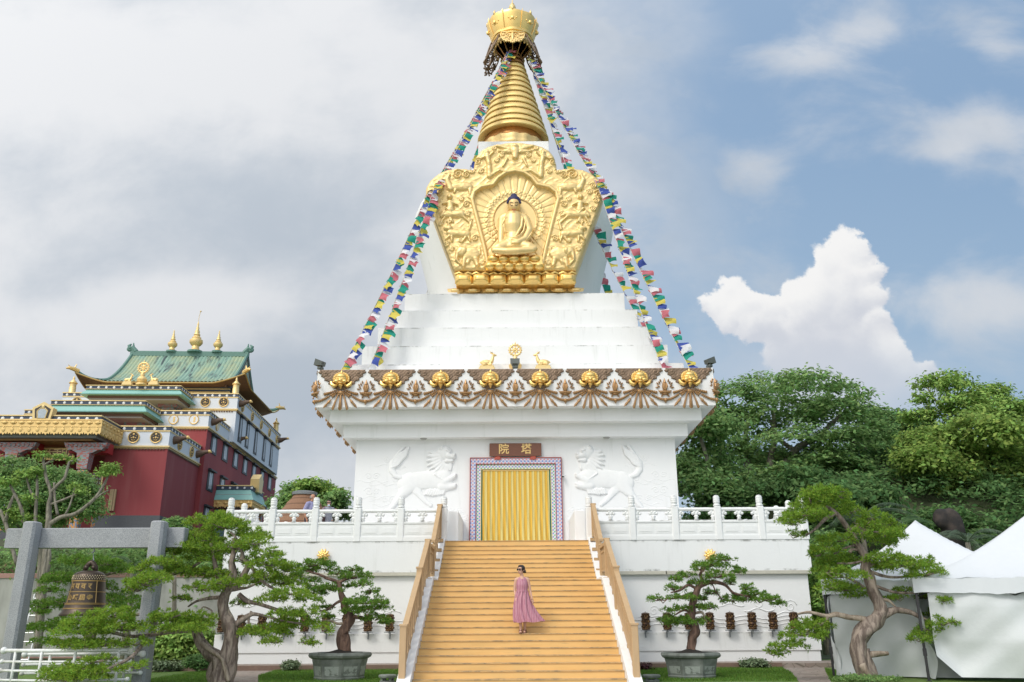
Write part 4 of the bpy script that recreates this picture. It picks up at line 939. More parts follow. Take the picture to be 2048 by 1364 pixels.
def gpoly(L): return [tuple(atz(x,y,.0)[:2]) for x,y in L]
def path(ptsL,ptsR,nm):
    P=[atz(x,y,0.) for x,y in ptsL]+[atz(x,y,0.) for x,y in ptsR[::-1]]; return sheet(nm,[(p[0],p[1]) for p in P],.004,PAVE)
path([(462,1334),(456,1345),(462,1364),(470,1380),(470,1420)],[(600,1334),(548,1342),(517,1352),(516,1364),(530,1380),(560,1420)],'garden_path')
path([(1560,1334),(1582,1345),(1598,1364),(1610,1390)],[(1648,1334),(1652,1345),(1662,1364),(1690,1390)],'garden_path')
path([(300,1326),(300,1332)],[(462,1326),(470,1334)],'garden_path')
PLZ=mat('pale_plaza_paving',(.50,.49,.46),.7,col2=(.40,.39,.37),vscale=.8)
sheet('plaza',[(-11,-30),(11,-30),(11,19.2),(5,21.2),(-5,21.2),(-11,19.2)],.006,PLZ)
# grass blades standing on the visible lawn
def blades(n,x0,x1,y0,y1,seed,h=.055):
    r=np.random.default_rng(seed); x=r.uniform(x0,x1,n); y=r.uniform(y0,y1,n)
    a=r.uniform(0,2*PI,n); hh=h*r.uniform(.5,1.3,n); w=.006; lean=r.normal(0,.35,(n,2))*hh[:,None]
    p=np.stack([x,y,np.zeros(n)],1); d=np.stack([np.cos(a)*w,np.sin(a)*w,np.zeros(n)],1)
    tip=p+np.stack([lean[:,0],lean[:,1],hh],1); return np.stack([p-d,p+d,tip],1)
def on_path(v):
    return np.zeros(len(v),bool)
BL=mat('grass_blade',(.11,.22,.025),.6,island=.35,trans=.3)
BV=np.concatenate([blades(42000,-9.5,-2.8,21.6,27.5,1),blades(42000,2.8,9.,21.6,27.5,2)])
def in_poly(poly,x,y): return inside(np.array(poly),x,y)
pp=[gpoly([(462,1334),(456,1345),(462,1364),(470,1420),(560,1420),(516,1364),(517,1352),(548,1342),(600,1334)]),gpoly([(1560,1334),(1582,1345),(1598,1364),(1690,1390),(1662,1364),(1648,1334)])]
keep=~(in_poly(pp[0],BV[:,0,0],BV[:,0,1])|in_poly(pp[1],BV[:,0,0],BV[:,0,1])); BV=BV[keep]
g_=raw('grass',BV.reshape(-1,3),np.arange(len(BV)*3).reshape(-1,3),BL); tag(g_,'short green lawn grass in front of the terrace','grass',kind='stuff')
# ---------------------------------------------------------------- grey retaining wall at the left
CONC=mat('stained_concrete_wall',(.42,.42,.40),.8,col2=(.30,.30,.28),vscale=1.,stretch=(1,1,.3),bump=.15)
PINK=mat('pink_tile_band',(.36,.20,.17),.6,var=.2)
rw=thing('retaining_wall','grey concrete retaining wall with pink tile bands, behind the bell frame','wall',(-20,33.6,0))
b=MB(); b.box(-45,-10.4,33.6,33.9,-.1,3.05); b.build('wall',CONC,rw)
b=MB(); b.bbox(-45,-10.4,33.56,33.95,3.05,3.22,.02); b.build('coping',PINK,rw)
b=MB(); b.box(-45,-10.4,33.58,33.6,.05,.22); b.build('foot_band',PINK,rw)
STEPB=mat('pink_brick',(.30,.16,.13),.7,var=.3)
up=thing('brick_wall','low pink brick wall on the upper level at the left edge','wall',(-26,38.5,3.))
b=MB()
for k in range(4): b.box(-40,-20.9,38.5+.35*k,39.5,3.0+.28*k,3.28+.28*k)
b.build('course',STEPB,up)
# aluminium ladder leaning on the wall
ALU=mat('aluminium',(.62,.64,.65),.35,.7)
l0=at(47,1300,33.0); l1=at(88,1180,33.5)
lad=thing('ladder','pale aluminium ladder leaning against the grey wall behind the bell frame','ladder',(l0[0],33.0,0))
A=np.array([l0[0],33.0,.0]); Bq=np.array([l1[0]-.1,33.5,2.45])
for s in (-.22,.22):
    b=MB(); b.tube([A+[s,0,0],Bq+[s,0,0]],.03,6); b.build('rail',ALU,lad)
for k in range(8):
    f=(k+.5)/8; p=A+(Bq-A)*f; b=MB(); b.tube([p+[-.22,0,0],p+[.22,0,0]],.018,6); b.build('rung',ALU,lad)
# ---------------------------------------------------------------- the red temple at the left
TO=np.array([-24.741,60.]); trot=np.array([-.047,1.]); trot/=np.hypot(*trot); tfr=np.array([trot[1],-trot[0]]); TRZ=math.atan2(tfr[1],tfr[0]); TG=7.0
def tf(x,y,t):            # enlarged-crop pixel -> (s,z) on the plane at depth t
    d=ray(x/3.248,640+y/3.248); k=(trot@(TO+trot*t-CAM[:2]))/(trot@d[:2]); q=CAM+k*d; return tfr@(q[:2]-TO),q[2]
def tsd(x,y,s):           # -> (t,z) on the side plane at s
    d=ray(x/3.248,640+y/3.248); k=(tfr@(TO+tfr*s-CAM[:2]))/(tfr@d[:2]); q=CAM+k*d; return trot@(q[:2]-TO),q[2]
def tw(s,t,z): p=TO+tfr*s+trot*t; return (p[0],p[1],z)
tmp_=thing('temple','red walled temple with white friezes, gold ornaments and a sweeping green tiled roof','temple',(TO[0],TO[1],TG),TRZ)
SH=Matrix.Translation((0,0,-TG))
def T(nm,b,m,par=tmp_,smooth=False): b.xf(SH); return b.build(nm,m,par,smooth,local=True)
TRED=mat('temple_red_render',(.30,.05,.055),.7,fn=lambda n,tc,g:n.mix(n.ss(n.noise(n.mapv(tc.outputs['Object'],(.9,.9,.12)),1.2,6,.6),.45,.8)*.35,(.27,.042,.048,1),(.36,.13,.12,1)),bump=.1)
TWHT=mat('temple_white',(.66,.70,.76),.6,var=.04); TBASE=mat('slate_plinth',(.075,.08,.09),.6,var=.3); NAVY=mat('navy_band',(.035,.055,.10),.5); TDOT=mat('white_dot',(.72,.74,.76),.5)
TEAL=mat('teal_eave_tiles',(.22,.46,.42),.5,var=.12,vscale=1.5,stretch=(1,1,3)); BRN=mat('brown_fretwork',(.13,.07,.045),.6,var=.4,vscale=8.); GREYS=mat('grey_soffit',(.34,.34,.34),.7); WIND=mat('black_window_surround',(.02,.025,.035),.5); 
PANE=mat('window_pane',(.42,.47,.52),.25,0.,.6,var=.25,vscale=2.); MED=mat('dark_medallion_field',(.05,.04,.035),.6)
ROOFT=mat('green_glazed_tiles',(.10,.20,.16),.45,fn=lambda n,tc,g:n.mix(n.ss(n.noise(n.mapv(tc.outputs['Object'],(.5,.22,.22)),1.1,5,.55),.42,.60),n.mix(n.ss(n.noise(n.mapv(tc.outputs['Object'],(2.4,.5,.5),(5,1,2)),1.2,4,.6),.50,.62),(.21,.34,.27,1),(.06,.09,.09,1)),n.mix(n.noise(tc.outputs['Object'],1.6,3,.5),(.38,.38,.20,1),(.22,.36,.27,1))))
def blk(s0,s1,t0,t1,z0,z1): b=MB(); b.box(s0,s1,t0,t1,z0,z1); return b
S0=-14.2
# volumes
T('plinth',blk(-4.32,.04,-.04,7.3,5.8,8.53),TBASE); T('plinth',blk(-14.6,-10.1,-.04,7.3,5.8,8.53),TBASE)
wing=T('wing_wall',blk(-4.3,0,0,7.28,8.532,13.43),TRED); T('wing_wall',blk(-14.5,-10.12,0,7.28,8.532,13.43),TRED)
T('porch_floor',blk(-14.6,-4.34,-5.2,3.0,5.8,TG),TBASE); T('side_floor',blk(.40,4.6,10.4,16.,5.8,TG),TBASE)
T('porch_wall',blk(-10.11,-4.31,3.0,7.27,TG,13.43),TRED)
main=T('main_wall',blk(S0,.36,7.285,32.6,TG-1,16.45),TRED)
upper=T('upper_wall',blk(-14.35,.82,13.3,30.9,16.46,19.40),TWHT)
hall=T('hall_wall',blk(-12.9,-1.0,17.0,27.8,20.0,22.5),PALEGOLD)
b=MB()
for k in range(6): s=-11.9+2.05*k; b.box(s,s+1.1,16.97,17.0,20.9,21.75); b.box(-1.0,-.97,18.+1.6*k,19.+1.6*k,20.9,21.75)
T('shutter',b,mat('brown_shutter',(.16,.05,.025),.5),hall)
b=MB(); b.box(-13.0,-.9,16.9,27.9,21.95,22.1); b.box(-13.2,-.7,16.7,28.1,22.25,22.38); T('hall_beam',b,NAVY,hall)
def frieze_band(s0,s1,t0,t1,z0,z1,dots=.62,field=TWHT):
    """white frieze with gold lines, navy dotted parapet; front (t0) and right side (s1) dressed"""
    f=T('frieze',blk(s0-.02,s1+.02,t0-.02,t1+.02,z0+.002,z1-.35),field)
    T('parapet',blk(s0-.04,s1+.04,t0-.04,t1+.04,z1-.348,z1-.05),NAVY,f)
    b=MB()
    for za,zb,o in ((z0-.10,z0+.0,.14),(z0-.19,z0-.102,.05),(z1-.40,z1-.32,.07),(z1-.06,z1+.02,.09)): b.box(s0-o,s1+o,t0-o,t1+o,za,zb)
    T('gold_moulding',b,PALEGOLD,f)
    b=MB(); n=int((s1-s0)/dots)
    for k in range(n): b.ball((s0+(s1-s0)*(k+.5)/n,t0-.04,z1-.2),(.115,.04,.115),8,5)
    n=int((t1-t0)/dots)
    for k in range(n): b.ball((s1+.04,t0+(t1-t0)*(k+.5)/n,z1-.2),(.04,.115,.115),8,5)
    T('dot_row',b,TDOT,f)
    b=MB(); n=int((s1-s0)/.22)
    for k in range(n): b.box(s0+.22*k,s0+.22*k+.11,t0-.08,t0,z0-.30,z0-.19)
    n=int((t1-t0)/.22)
    for k in range(n): b.box(s1,s1+.08,t0+.22*k,t0+.22*k+.11,z0-.30,z0-.19)
    T('dentil_row',b,BRN,f); return f
def medal(f,c,ax,r=.42,white=False):
    b=MB(); M=Matrix.Translation(c)@(Matrix.Rotation(PI/2,4,'X') if ax=='t' else Matrix.Rotation(PI/2,4,'Y'))
    b.lathe([(.01,.0),(r*.84,.0),(r*.84,.05)],(0,0,0),22); b.xf(M); m_=T('medallion',b,TDOT if white else MED,f)
    b=MB(); b.lathe([(r*.82,.0),(r*.84,.07),(r*.95,.09),(r,.05),(r,0)],(0,0,0),24)
    if white: b.box(-.02,.12,-.22,.22,.03,.07)
    else:
        for x,y,q in ((0,-.22,.20),(0,.02,.19),(-.15,.05,.12),(.15,.05,.12),(-.09,.2,.10),(.09,.2,.10),(0,.22,.1),(-.2,-.1,.08),(.2,-.1,.08)): b.ball((x*r/.42,y*r/.42,.05),(q*r,q*r,.05),8,5)
    if ax!='t': b.xf(Matrix.Rotation(-PI/2,4,'Z'))
    else: b.xf(Matrix.Scale(-1,4,(0,1,0)))
    b.xf(M); T('gilt_relief',b,GOLDP,m_)
f1=frieze_band(-4.3,0,0,7.28,13.43,14.87)
for x in (868,1013): s,z=tf(x,762,-.06); medal(f1,(s,-.03,z),'t')
for t in (2.2,5.0): medal(f1,(.03,t,13.97),'s')
f2=frieze_band(S0,.36,7.28,32.6,16.45,17.77)
for x in (1127,1259): s,z=tf(x,645,7.2); medal(f2,(s,7.25,z),'t',.40,True)
for t in (9.6,14,18,22,26,30): medal(f2,(.39,t,17.0),'s',.38,True)
f3=frieze_band(-14.35,.82,13.3,30.9,19.40,20.80)
for x in (1333,1452,497,607): s,z=tf(x,532,13.2); medal(f3,(s,13.27,z),'t',.44)
for t in (15,18.6,22.2,25.8,29.2): medal(f3,(.85,t,19.95),'s',.42)
HORN=mat('brown_beam_end',(.12,.07,.045),.6,var=.3)
for f,s,t,z in ((f1,0,1.0,14.1),(f1,0,6.4,14.1),(f2,.36,8.2,17.1),(f2,.36,15.5,17.1),(f3,.82,14.0,20.1),(f3,.82,30.2,20.1)):
    b=MB(); b.tube([(s-.02,t,z-.05),(s+.3,t,z-.02),(s+.65,t,z+.12),(s+.95,t,z+.16)],[.33,.27,.16,.12],12); h=T('beam_horn',b,HORN,f)
    b=MB(); b.tube([(s+.93,t,z+.16),(s+1.02,t,z+.16),(s+1.16,t,z+.08)],[.15,.13,.03],9); T('gold_beak',b,GOLDP,h)
def window(par,s,t,z0,z1,w,wt):
    b=MB(); b.prism([(t-w/2-.28,z0-.18),(t+w/2+.28,z0-.18),(t+wt/2+.16,z1+.05),(t-wt/2-.16,z1+.05)],s+.004,s+.05,'x'); b.box(s+.003,s+.30,t-w/2-.22,t+w/2+.22,z1+.05,z1+.17); b.box(s+.003,s+.2,t-w/2-.15,t+w/2+.15,z1+.172,z1+.23)
    f=T('window',b,WIND,par); b=MB(); b.prism([(t-w*.32,z0),(t-.03,z0),(t-.03,z1),(t-w*.30,z1)],s+.052,s+.06,'x'); b.prism([(t+.03,z0),(t+w*.32,z0),(t+w*.30,z1),(t+.03,z1)],s+.052,s+.06,'x'); T('pane',b,PANE,f)
for k in range(7):
    t=9.3+3.40*k
    window(main,.36,t,14.80,16.0,1.25,1.15); window(main,.36,t+.05,11.75,13.1,1.2,1.1)
window(main,.36,9.3,9.1,10.2,1.3,1.2)
for k in range(5): t,_=tsd(1567+ (0,46,101,157,203)[k],640+30*k,.82); window(upper,.82,t,16.95,19.0,.62,.62)
# projecting canopies with teal eaves
def canopy(s0,s1,t0,t1,zb,zt,nm):
    c=T(nm,blk(s0+.45,s1-.45,t0+.45,t1,zb+.30,zt-.36),TEAL)
    b=MB(); o=0
    for za,zc,q in ((zb+.28,zb+.36,0.),(zb+.36,zb+.60,.10),(zb+.60,zt-.34,.30)):
        b.add([(s0+q,t0+q,za),(s1-q,t0+q,za),(s1-q,t1,za),(s0+q,t1,za),(s0+q+.15,t0+q+.15,zc),(s1-q-.15,t0+q+.15,zc),(s1-q-.15,t1,zc),(s0+q+.15,t1,zc)],[(0,3,2,1),(4,5,6,7),(0,1,5,4),(1,2,6,5),(2,3,7,6),(3,0,4,7)])
    T('teal_eave',b,TEAL,c)
    b=MB(); b.box(s0+.5,s1-.5,t0+.5,t1,zb+.06,zb+.278); T('fret_band',b,BRN,c)
    b=MB(); b.box(s0+.6,s1-.6,t0+.6,t1,zb-.06,zb+.058); T('soffit',b,GREYS,c)
    b=MB(); b.box(s0+.35,s1-.35,t0+.35,t1,zt-.335,zt-.06); T('parapet',b,NAVY,c)
    b=MB(); b.box(s0+.30,s1-.30,t0+.30,t1,zt-.37,zt-.336); b.box(s0+.30,s1-.30,t0+.30,t1,zt-.06,zt); T('gold_moulding',b,PALEGOLD,c)
    b=MB(); n=int((s1-s0-.8)/.62)
    for k in range(n): b.ball((s0+.4+(s1-s0-.8)*(k+.5)/n,t0+.35,zt-.2),(.11,.04,.11),8,5)
    for k in range(6): b.ball((s1-.35,t0+.5+(t1-t0-.5)*(k+.5)/6,zt-.2),(.04,.11,.11),8,5)
    T('dot_row',b,TDOT,c)
    for q in (.22,.78):
        s=s0+(s1-s0)*q; b=MB(); b.box(s-.8,s+.8,t1-1.7,t1-.02,zb-.30,zb-.062); b.box(s-.5,s+.5,t1-1.5,t1-.02,zb-.5,zb-.302); b.box(s-.25,s+.25,t1-1.2,t1-.02,zb-1.2,zb-.502); T('bracket',b,mat('painted_bracket',(.25,.10,.10),.5,col2=(.12,.22,.24),vscale=3.),c)
    return c
canopy(-10.9,-3.1,3.4,7.27,16.45,17.70,'lower_canopy'); canopy(-11.3,-2.75,9.6,13.28,19.45,20.60,'upper_canopy')
# entrance porch: gilt fringe, columns, sign
def fringe(par,s0,s1,t0,t1,zb,zt,nm='gilt_fringe'):
    b=MB(); n=int((s1-s0)/.55)
    zz=[]
    for k in range(n): a=s0+(s1-s0)*k/n; w=(s1-s0)/n; zz+=[(a,zb+.22),(a+w*.12,zb+.05),(a+w*.30,zb+.14),(a+w*.5,zb),(a+w*.7,zb+.14),(a+w*.88,zb+.05)]
    b.prism([(s0,zt)]+zz+[(s1,zb+.22),(s1,zt)],t0,t0+.12,'y')
    m_=int((t1-t0)/.55); zz=[]
    for k in range(m_): a=t0+.125+(t1-t0-.125)*k/m_; w=(t1-t0)/m_; zz+=[(a,zb+.22),(a+w*.12,zb+.05),(a+w*.30,zb+.14),(a+w*.5,zb),(a+w*.7,zb+.14)]
    b.prism([(t0+.125,zt)]+zz+[(t1,zb+.22),(t1,zt)],s1-.12,s1,'x')
    for k in range(n):
        a=s0+(s1-s0)*(k+.5)/n; b.ball((a,t0-.02,zt-.22),(.16,.09,.12),8,6); b.ball((a,t0-.0,zb+.38),(.13,.05,.18),8,6); b.ball((a,t0-.03,zb+.52),(.05,.04,.05),6,5)
        b.ball((a-.15,t0-.01,zt-.22),(.08,.06,.05),6,5); b.ball((a+.15,t0-.01,zt-.22),(.08,.06,.05),6,5)
    for k in range(m_): a=t0+(t1-t0)*(k+.5)/m_; b.ball((s1+.02,a,zt-.22),(.09,.16,.12),8,6); b.ball((s1,a,zb+.38),(.05,.13,.18),8,6)
    b.box(s0-.02,s1+.02,t0-.03,t0,zt-.50,zt-.44); b.box(s1,s1+.03,t0-.03,t1,zt-.50,zt-.44); b.box(s0-.03,s1+.03,t0-.04,t0,zt-.07,zt+.02); b.box(s1,s1+.04,t0-.04,t1,zt-.07,zt+.02)
    return T(nm,b,GOLDP,par)
PS0,PS1,PT0=-11.6,-3.25,-3.7
porch=T('porch_roof',blk(PS0+.13,PS1-.13,PT0+.13,-.05,13.55,14.42),GREYS)
fringe(porch,PS0,PS1,PT0,-.05,13.42,14.48)
b=MB(); b.box(PS0+.2,PS1-.2,PT0+.2,-.06,14.425,14.75); T('parapet',b,NAVY,porch)
b=MB(); b.box(PS0+.15,PS1-.15,PT0+.15,-.06,14.751,14.83); T('gold_moulding',b,PALEGOLD,porch)
b=MB()
for k in range(13): b.ball((PS1-.5-.62*k,PT0+.2,14.59),(.12,.04,.12),8,5)
T('dot_row',b,TDOT,porch)
b=MB(); b.box(PS0+.5,PS1-.5,PT0+.5,-.06,13.35,13.549); T('soffit',b,GREYS,porch)
b=MB(); b.box(PS0+.9,PS1-.9,PT0+.9,2.95,13.22,13.349); T('ceiling',b,mat('gilt_ceiling',(.35,.17,.05),.5,var=.4,vscale=2.),porch)
COLM=mat('painted_column',(.45,.18,.06),.5,fn=lambda n,tc,g:n.mix(n.ss(n.noise(n.mapv(tc.outputs['Object'],(1,1,.7)),9.,2,.5),.48,.56),(.55,.25,.06,1),(.12,.20,.30,1)))
CAPM=mat('painted_capital',(.3,.2,.2),.5,fn=lambda n,tc,g:n.mix(n.ss(n.noise(n.mapv(tc.outputs['Object'],(1,1,3)),5.,3,.5),.45,.55),(.25,.30,.32,1),(.40,.12,.10,1)))
for x in (93,556):
    s,_=tf(x,880,PT0+1.2); t=PT0+1.2
    b=MB(); b.bbox(s-.30,s+.30,t-.3,t+.3,TG,11.3,.08); c=T('column',b,COLM,porch)
    b=MB(); b.add([(s-.33,t-.33,11.3),(s+.33,t-.33,11.3),(s+.33,t+.33,11.3),(s-.33,t+.33,11.3),(s-.42,t-.42,12.4),(s+.42,t-.42,12.4),(s+.42,t+.42,12.4),(s-.42,t+.42,12.4)],[(0,3,2,1),(4,5,6,7),(0,1,5,4),(1,2,6,5),(2,3,7,6),(3,0,4,7)])
    b.prism([(s-.5,12.4),(s+.5,12.4),(s+.9,12.62),(s+1.1,12.6),(s+1.35,12.85),(s+1.45,13.1),(s-1.45,13.1),(s-1.35,12.85),(s-1.1,12.6),(s-.9,12.62)],t-.25,t+.25,'y')
    for k in range(9): b.ball((s-1.2+.3*k,t-.27,12.92),(.12,.06,.13),7,5)
    T('capital',b,CAPM,c); b=MB(); b.box(s-1.3,s+1.3,t+.3,t+1.2,12.5,13.2); T('valance_cloth',b,mat('red_valance',(.35,.015,.02),.6),c)
TSN=-1.3
a,zt_=tf(270,828,TSN); c_,zb_=tf(480,909,TSN)
b=MB(); b.bbox(a,c_,TSN-.05,TSN+.1,zb_,zt_,.06); sgn=T('name_board',b,GOLDP,porch); b=MB(); b.box(a+.14,c_-.14,TSN-.07,TSN-.04,zb_+.14,zt_-.14); T('board_field',b,SIGNW,sgn)
w=(c_-a)
for ch,q in (('大',.27),('手',.5),('印',.74)): b=MB(); text_into(b,ch,.62,(a+w*q,TSN-.075,(zb_+zt_)/2),.01,.01); T('character',b,PALEGOLD,sgn)
b=MB()                                               # decorated doorway pylon right of the porch
for k in range(3): b.box(-6.2+.1*k,-4.33,2.2-.1*k,2.98,11.0+.28*k,11.26+.28*k)
b.box(-5.6,-4.8,2.3,2.98,TG,11.0); T('door_surround',b,COLM,porch)
b=MB()
for row in range(3):
    for k in range(9): b.bbox(-6.2+.22*k,-6.07+.22*k,2.0-.08*row,2.2-.1*row,11.03+.28*row,11.2+.28*row,.02)
T('dentil_row',b,TDOT,porch)
b=MB(); b.box(-4.32,-4.22,-.06,.02,8.55,11.3); T('gold_edge',b,PALEGOLD,porch)
s,z=tf(290,600,PT0+.3); G=Matrix.Translation((s,PT0,14.5))@Matrix.Scale(.56,4)@Matrix.Translation((-s,-PT0,-14.5)); b=MB(); b.prism([(s-1.05,14.5),(s+1.05,14.5),(s+1.25,15.9),(s,16.65),(s-1.25,15.9)],PT0+.0,PT0+1.0,'y'); b.xf(G); sf=T('gable_shrine',b,PALEGOLD,porch)
b=MB(); b.prism([(s-.78,14.62),(s+.78,14.62),(s+.95,15.75),(s,16.3),(s-.95,15.75)],PT0-.02,PT0-.004,'y'); b.xf(G); T('shrine_field',b,MED,sf)
b=MB(); b.prism([(s-.42,14.60),(s+.42,14.60),(s+.58,15.5),(s+.3,15.8),(s-.3,15.8),(s-.58,15.5)],PT0-.05,PT0-.022,'y'); b.tube([(s-.45,PT0-.05,14.6),(s-.62,PT0-.05,15.5),(s-.3,PT0-.05,15.85),(s+.3,PT0-.05,15.85),(s+.62,PT0-.05,15.5),(s+.45,PT0-.05,14.6)],.06,6); b.ball((s,PT0-.05,16.08),(.2,.06,.2),8,6); b.xf(G); T('shrine_rim',b,PALEGOLD,sf)
b=MB(); b.prism([(s-.38,14.62),(s+.38,14.62),(s+.52,15.46),(s+.26,15.74),(s-.26,15.74),(s-.52,15.46)],PT0-.07,PT0-.052,'y'); b.xf(G); T('shrine_glass',b,PANE,sf)
# side door canopy
(sa,za),(sb,zb2)=tf(1378,1170,11.),tf(1640,1170,11.)
dc=T('side_canopy',blk(.37,sb-.13,11.1,15.5,za-.2,za+.5),GREYS); fringe(dc,.38,sb,11.,15.5,za-.65,za+.0,'side_fringe')
b=MB(); b.add([(.38,10.9,za+.02),(sb+.1,10.9,za+.02),(sb+.1,15.6,za+.02),(.38,15.6,za+.02),(.38,11.3,za+.9),(sb-.3,11.3,za+.9),(sb-.3,15.6,za+.9),(.38,15.6,za+.9)],[(0,3,2,1),(4,5,6,7),(0,1,5,4),(1,2,6,5),(2,3,7,6),(3,0,4,7)]); T('teal_eave',b,TEAL,dc)
b=MB(); b.box(.38,sb-.25,11.25,15.6,za+.91,za+1.2); T('parapet',b,NAVY,dc)
b=MB(); b.box(.38,sb-.2,11.2,15.65,za+1.2,za+1.28); T('gold_moulding',b,PALEGOLD,dc)
b=MB()
for k in range(5): b.ball((.9+.6*k,11.25,za+1.05),(.1,.04,.1),8,5)
T('dot_row',b,TDOT,dc)
b=MB(); b.prism([(12.7,za+.9),(13.8,za+.9),(14.0,za+2.0),(13.25,za+2.5),(12.5,za+2.0)],sb-.7,sb+.05,'x'); T('gable_shrine',b,PALEGOLD,dc)
for t in (11.6,15.1): b=MB(); b.bbox(sb-.5,sb-.1,t-.2,t+.2,TG,za-.2,.05); T('column',b,COLM,dc)
b=MB(); b.box(.365,.40,11.8,14.8,TG,za-.6); T('side_door',b,mat('dark_teal_door',(.02,.12,.11),.5),dc)
# long wooden tablet on the wing wall
a,z1=tf(722,1100,-.1); b=MB(); a0,_=tf(697,1240,-.1); a1,zz0=tf(740,1240,-.1)
tb_=thing('wooden_tablet','long pale wooden tablet fixed upright on the red temple wall','tablet',tw((a0+a1)/2,-.12,zz0),TRZ)
hgt=z1-zz0
for k in range(3):
    b=MB(); b.bbox(-.21+.145*k,-.07+.145*k,-.06-.05*(k==1),.10,0,hgt,.02); b.build('board',mat('pale_wood',(.42,.30,.17),.6,var=.3,stretch=(3,3,.3)),tb_,local=True)
# roof: upturned hip-and-gable
sc_,tc_=-6.93,22.4; HS,HT=7.67,7.1; ZE,ZR=22.4,27.15
def Pz(q): q=min(1,max(0,q)); return ZE+(ZR-ZE)*(1-q)**1.75
def upt(a,b): 
    k=max(0,(a/HT-.62)/.38)*max(0,(b/HS-.62)/.38); return .9*k**1.3
def zroof(a,b):
    z=Pz(a/HT)
    if b>5.78: z=min(z,Pz(.66+.34*(b-5.78)/(HS-5.78)))
    return z+upt(a,b)
roof=MB(); ns,nt=290,50
def rf(u,v):
    s=-5.80+11.6*u; t=-HT+2*HT*v; return (sc_+s,tc_+t,zroof(abs(t),abs(s))+.10*abs(math.sin(s*PI/.36)))
roof.grid(rf,ns,nt)
for sg in (-1,1):
    k0=roof.n
    roof.grid(lambda u,v:(sc_+sg*(5.785+(HS-5.785)*u),tc_-HT+2*HT*v,zroof(abs(-HT+2*HT*v),5.785+(HS-5.785)*u)),10,90)
roof=T('roof',roof,ROOFT,tmp_)
b=MB()                                               # underside and gable ends
b.grid(lambda u,v:(sc_-HS+2*HS*u,tc_-HT+2*HT*v,ZE-.12+upt(abs(-HT+2*HT*v),abs(-HS+2*HS*u))+.0),40,40); T('eave_soffit',b,BRN,roof)
b=MB()
for sg in (-1,1):
    L=[(-4.4+8.8*k/20) for k in range(21)]; b.prism([(tc_+t,zroof(abs(t),5.0)-.22) for t in L]+[(tc_+4.4,23.0),(tc_-4.4,23.0)],sc_+sg*5.45,sc_+sg*5.5,'x')
T('gable_panel',b,mat('blue_gable_ornament',(.05,.10,.12),.5,col2=(.20,.16,.07),vscale=3.),roof)
for sg in (-1,1):
    b=MB(); L=[(-6.2+12.4*k/30) for k in range(31)]
    b.prism([(tc_+t,zroof(abs(t),5.0)-.04) for t in L]+[(tc_+t,zroof(abs(t),5.0)-.42) for t in L[::-1]],sc_+sg*5.66,sc_+sg*5.80,'x'); T('barge_board',b,HORN,roof)
EG=mat('eave_gold_line',(.40,.27,.09),.5)
b=MB()
for sg in (-1,1):
    b.tube([(sc_-HS+2*HS*k/40,tc_+sg*HT,ZE-.07+upt(HT,abs(-HS+2*HS*k/40))) for k in range(41)],.07,6)
    b.tube([(sc_+sg*HS,tc_-HT+2*HT*k/40,ZE-.07+upt(abs(-HT+2*HT*k/40),HS)) for k in range(41)],.07,6)
T('eave_edge',b,EG,roof)
RDG=mat('green_ridge_tiles',(.11,.22,.18),.5,var=.25)
b=MB(); b.bbox(sc_-5.9,sc_+5.9,tc_-.22,tc_+.22,ZR-.15,ZR+.38,.05)
for sg in (-1,1):
    for tg in (-1,1):
        b.tube([(sc_+sg*5.72,tc_+tg*a,zroof(a,5.)+.12) for a in np.linspace(0,4.6,14)],.17,6)
        b.tube([(sc_+sg*(5.72+(HS-5.72)*k/8),tc_+tg*(4.55+(HT-4.55)*k/8),zroof(4.55+(HT-4.55)*k/8,5.72+(HS-5.72)*k/8)+.12) for k in range(9)],.16,6)
T('ridge',b,RDG,roof)
for sg in (-1,1):
    b=MB(); x=sc_+sg*5.9; b.tube([(x-sg*.5,tc_,ZR+.3),(x-sg*.1,tc_,ZR+.75),(x+sg*.15,tc_,ZR+.65),(x+sg*.25,tc_,ZR+.95),(x+sg*.05,tc_,ZR+1.15)],[.28,.26,.24,.18,.06],8); b.tube([(x-sg*.2,tc_,ZR+.7),(x-sg*.15,tc_,ZR+1.25)],[.16,.05],7); b.ball((x+sg*.1,tc_,ZR+.6),(.36,.2,.3),9,6)
    T('ridge_beast',b,RDG,roof)
for sg in (-1,1):
    for tg in (-1,1):
        x,y,z=sc_+sg*HS,tc_+tg*HT,zroof(HT,HS)+.1; b=MB(); b.tube([(x-sg*.2,y-tg*.2,z),(x+sg*.15,y+tg*.15,z+.12),(x+sg*.4,y+tg*.4,z+.15),(x+sg*.6,y+tg*.6,z+.05)],[.2,.2,.16,.06],8); b.tube([(x+sg*.1,y+tg*.1,z+.1),(x,y,z+.6)],[.1,.03],6); b.tube([(x+sg*.35,y+tg*.35,z+.2),(x+sg*.5,y+tg*.5,z+.42)],[.06,.02],6); T('corner_beast',b,GOLDP,roof)
fin=[(.42,0),(.42,.12),(.30,.2),(.26,.45),(.38,.55),(.52,.75),(.50,.95),(.34,1.05),(.36,1.15),(.22,1.3),(.26,1.4),(.17,1.55),(.20,1.65),(.11,1.85),(.13,1.95),(.06,2.15),(.08,2.25),(.03,2.5)]
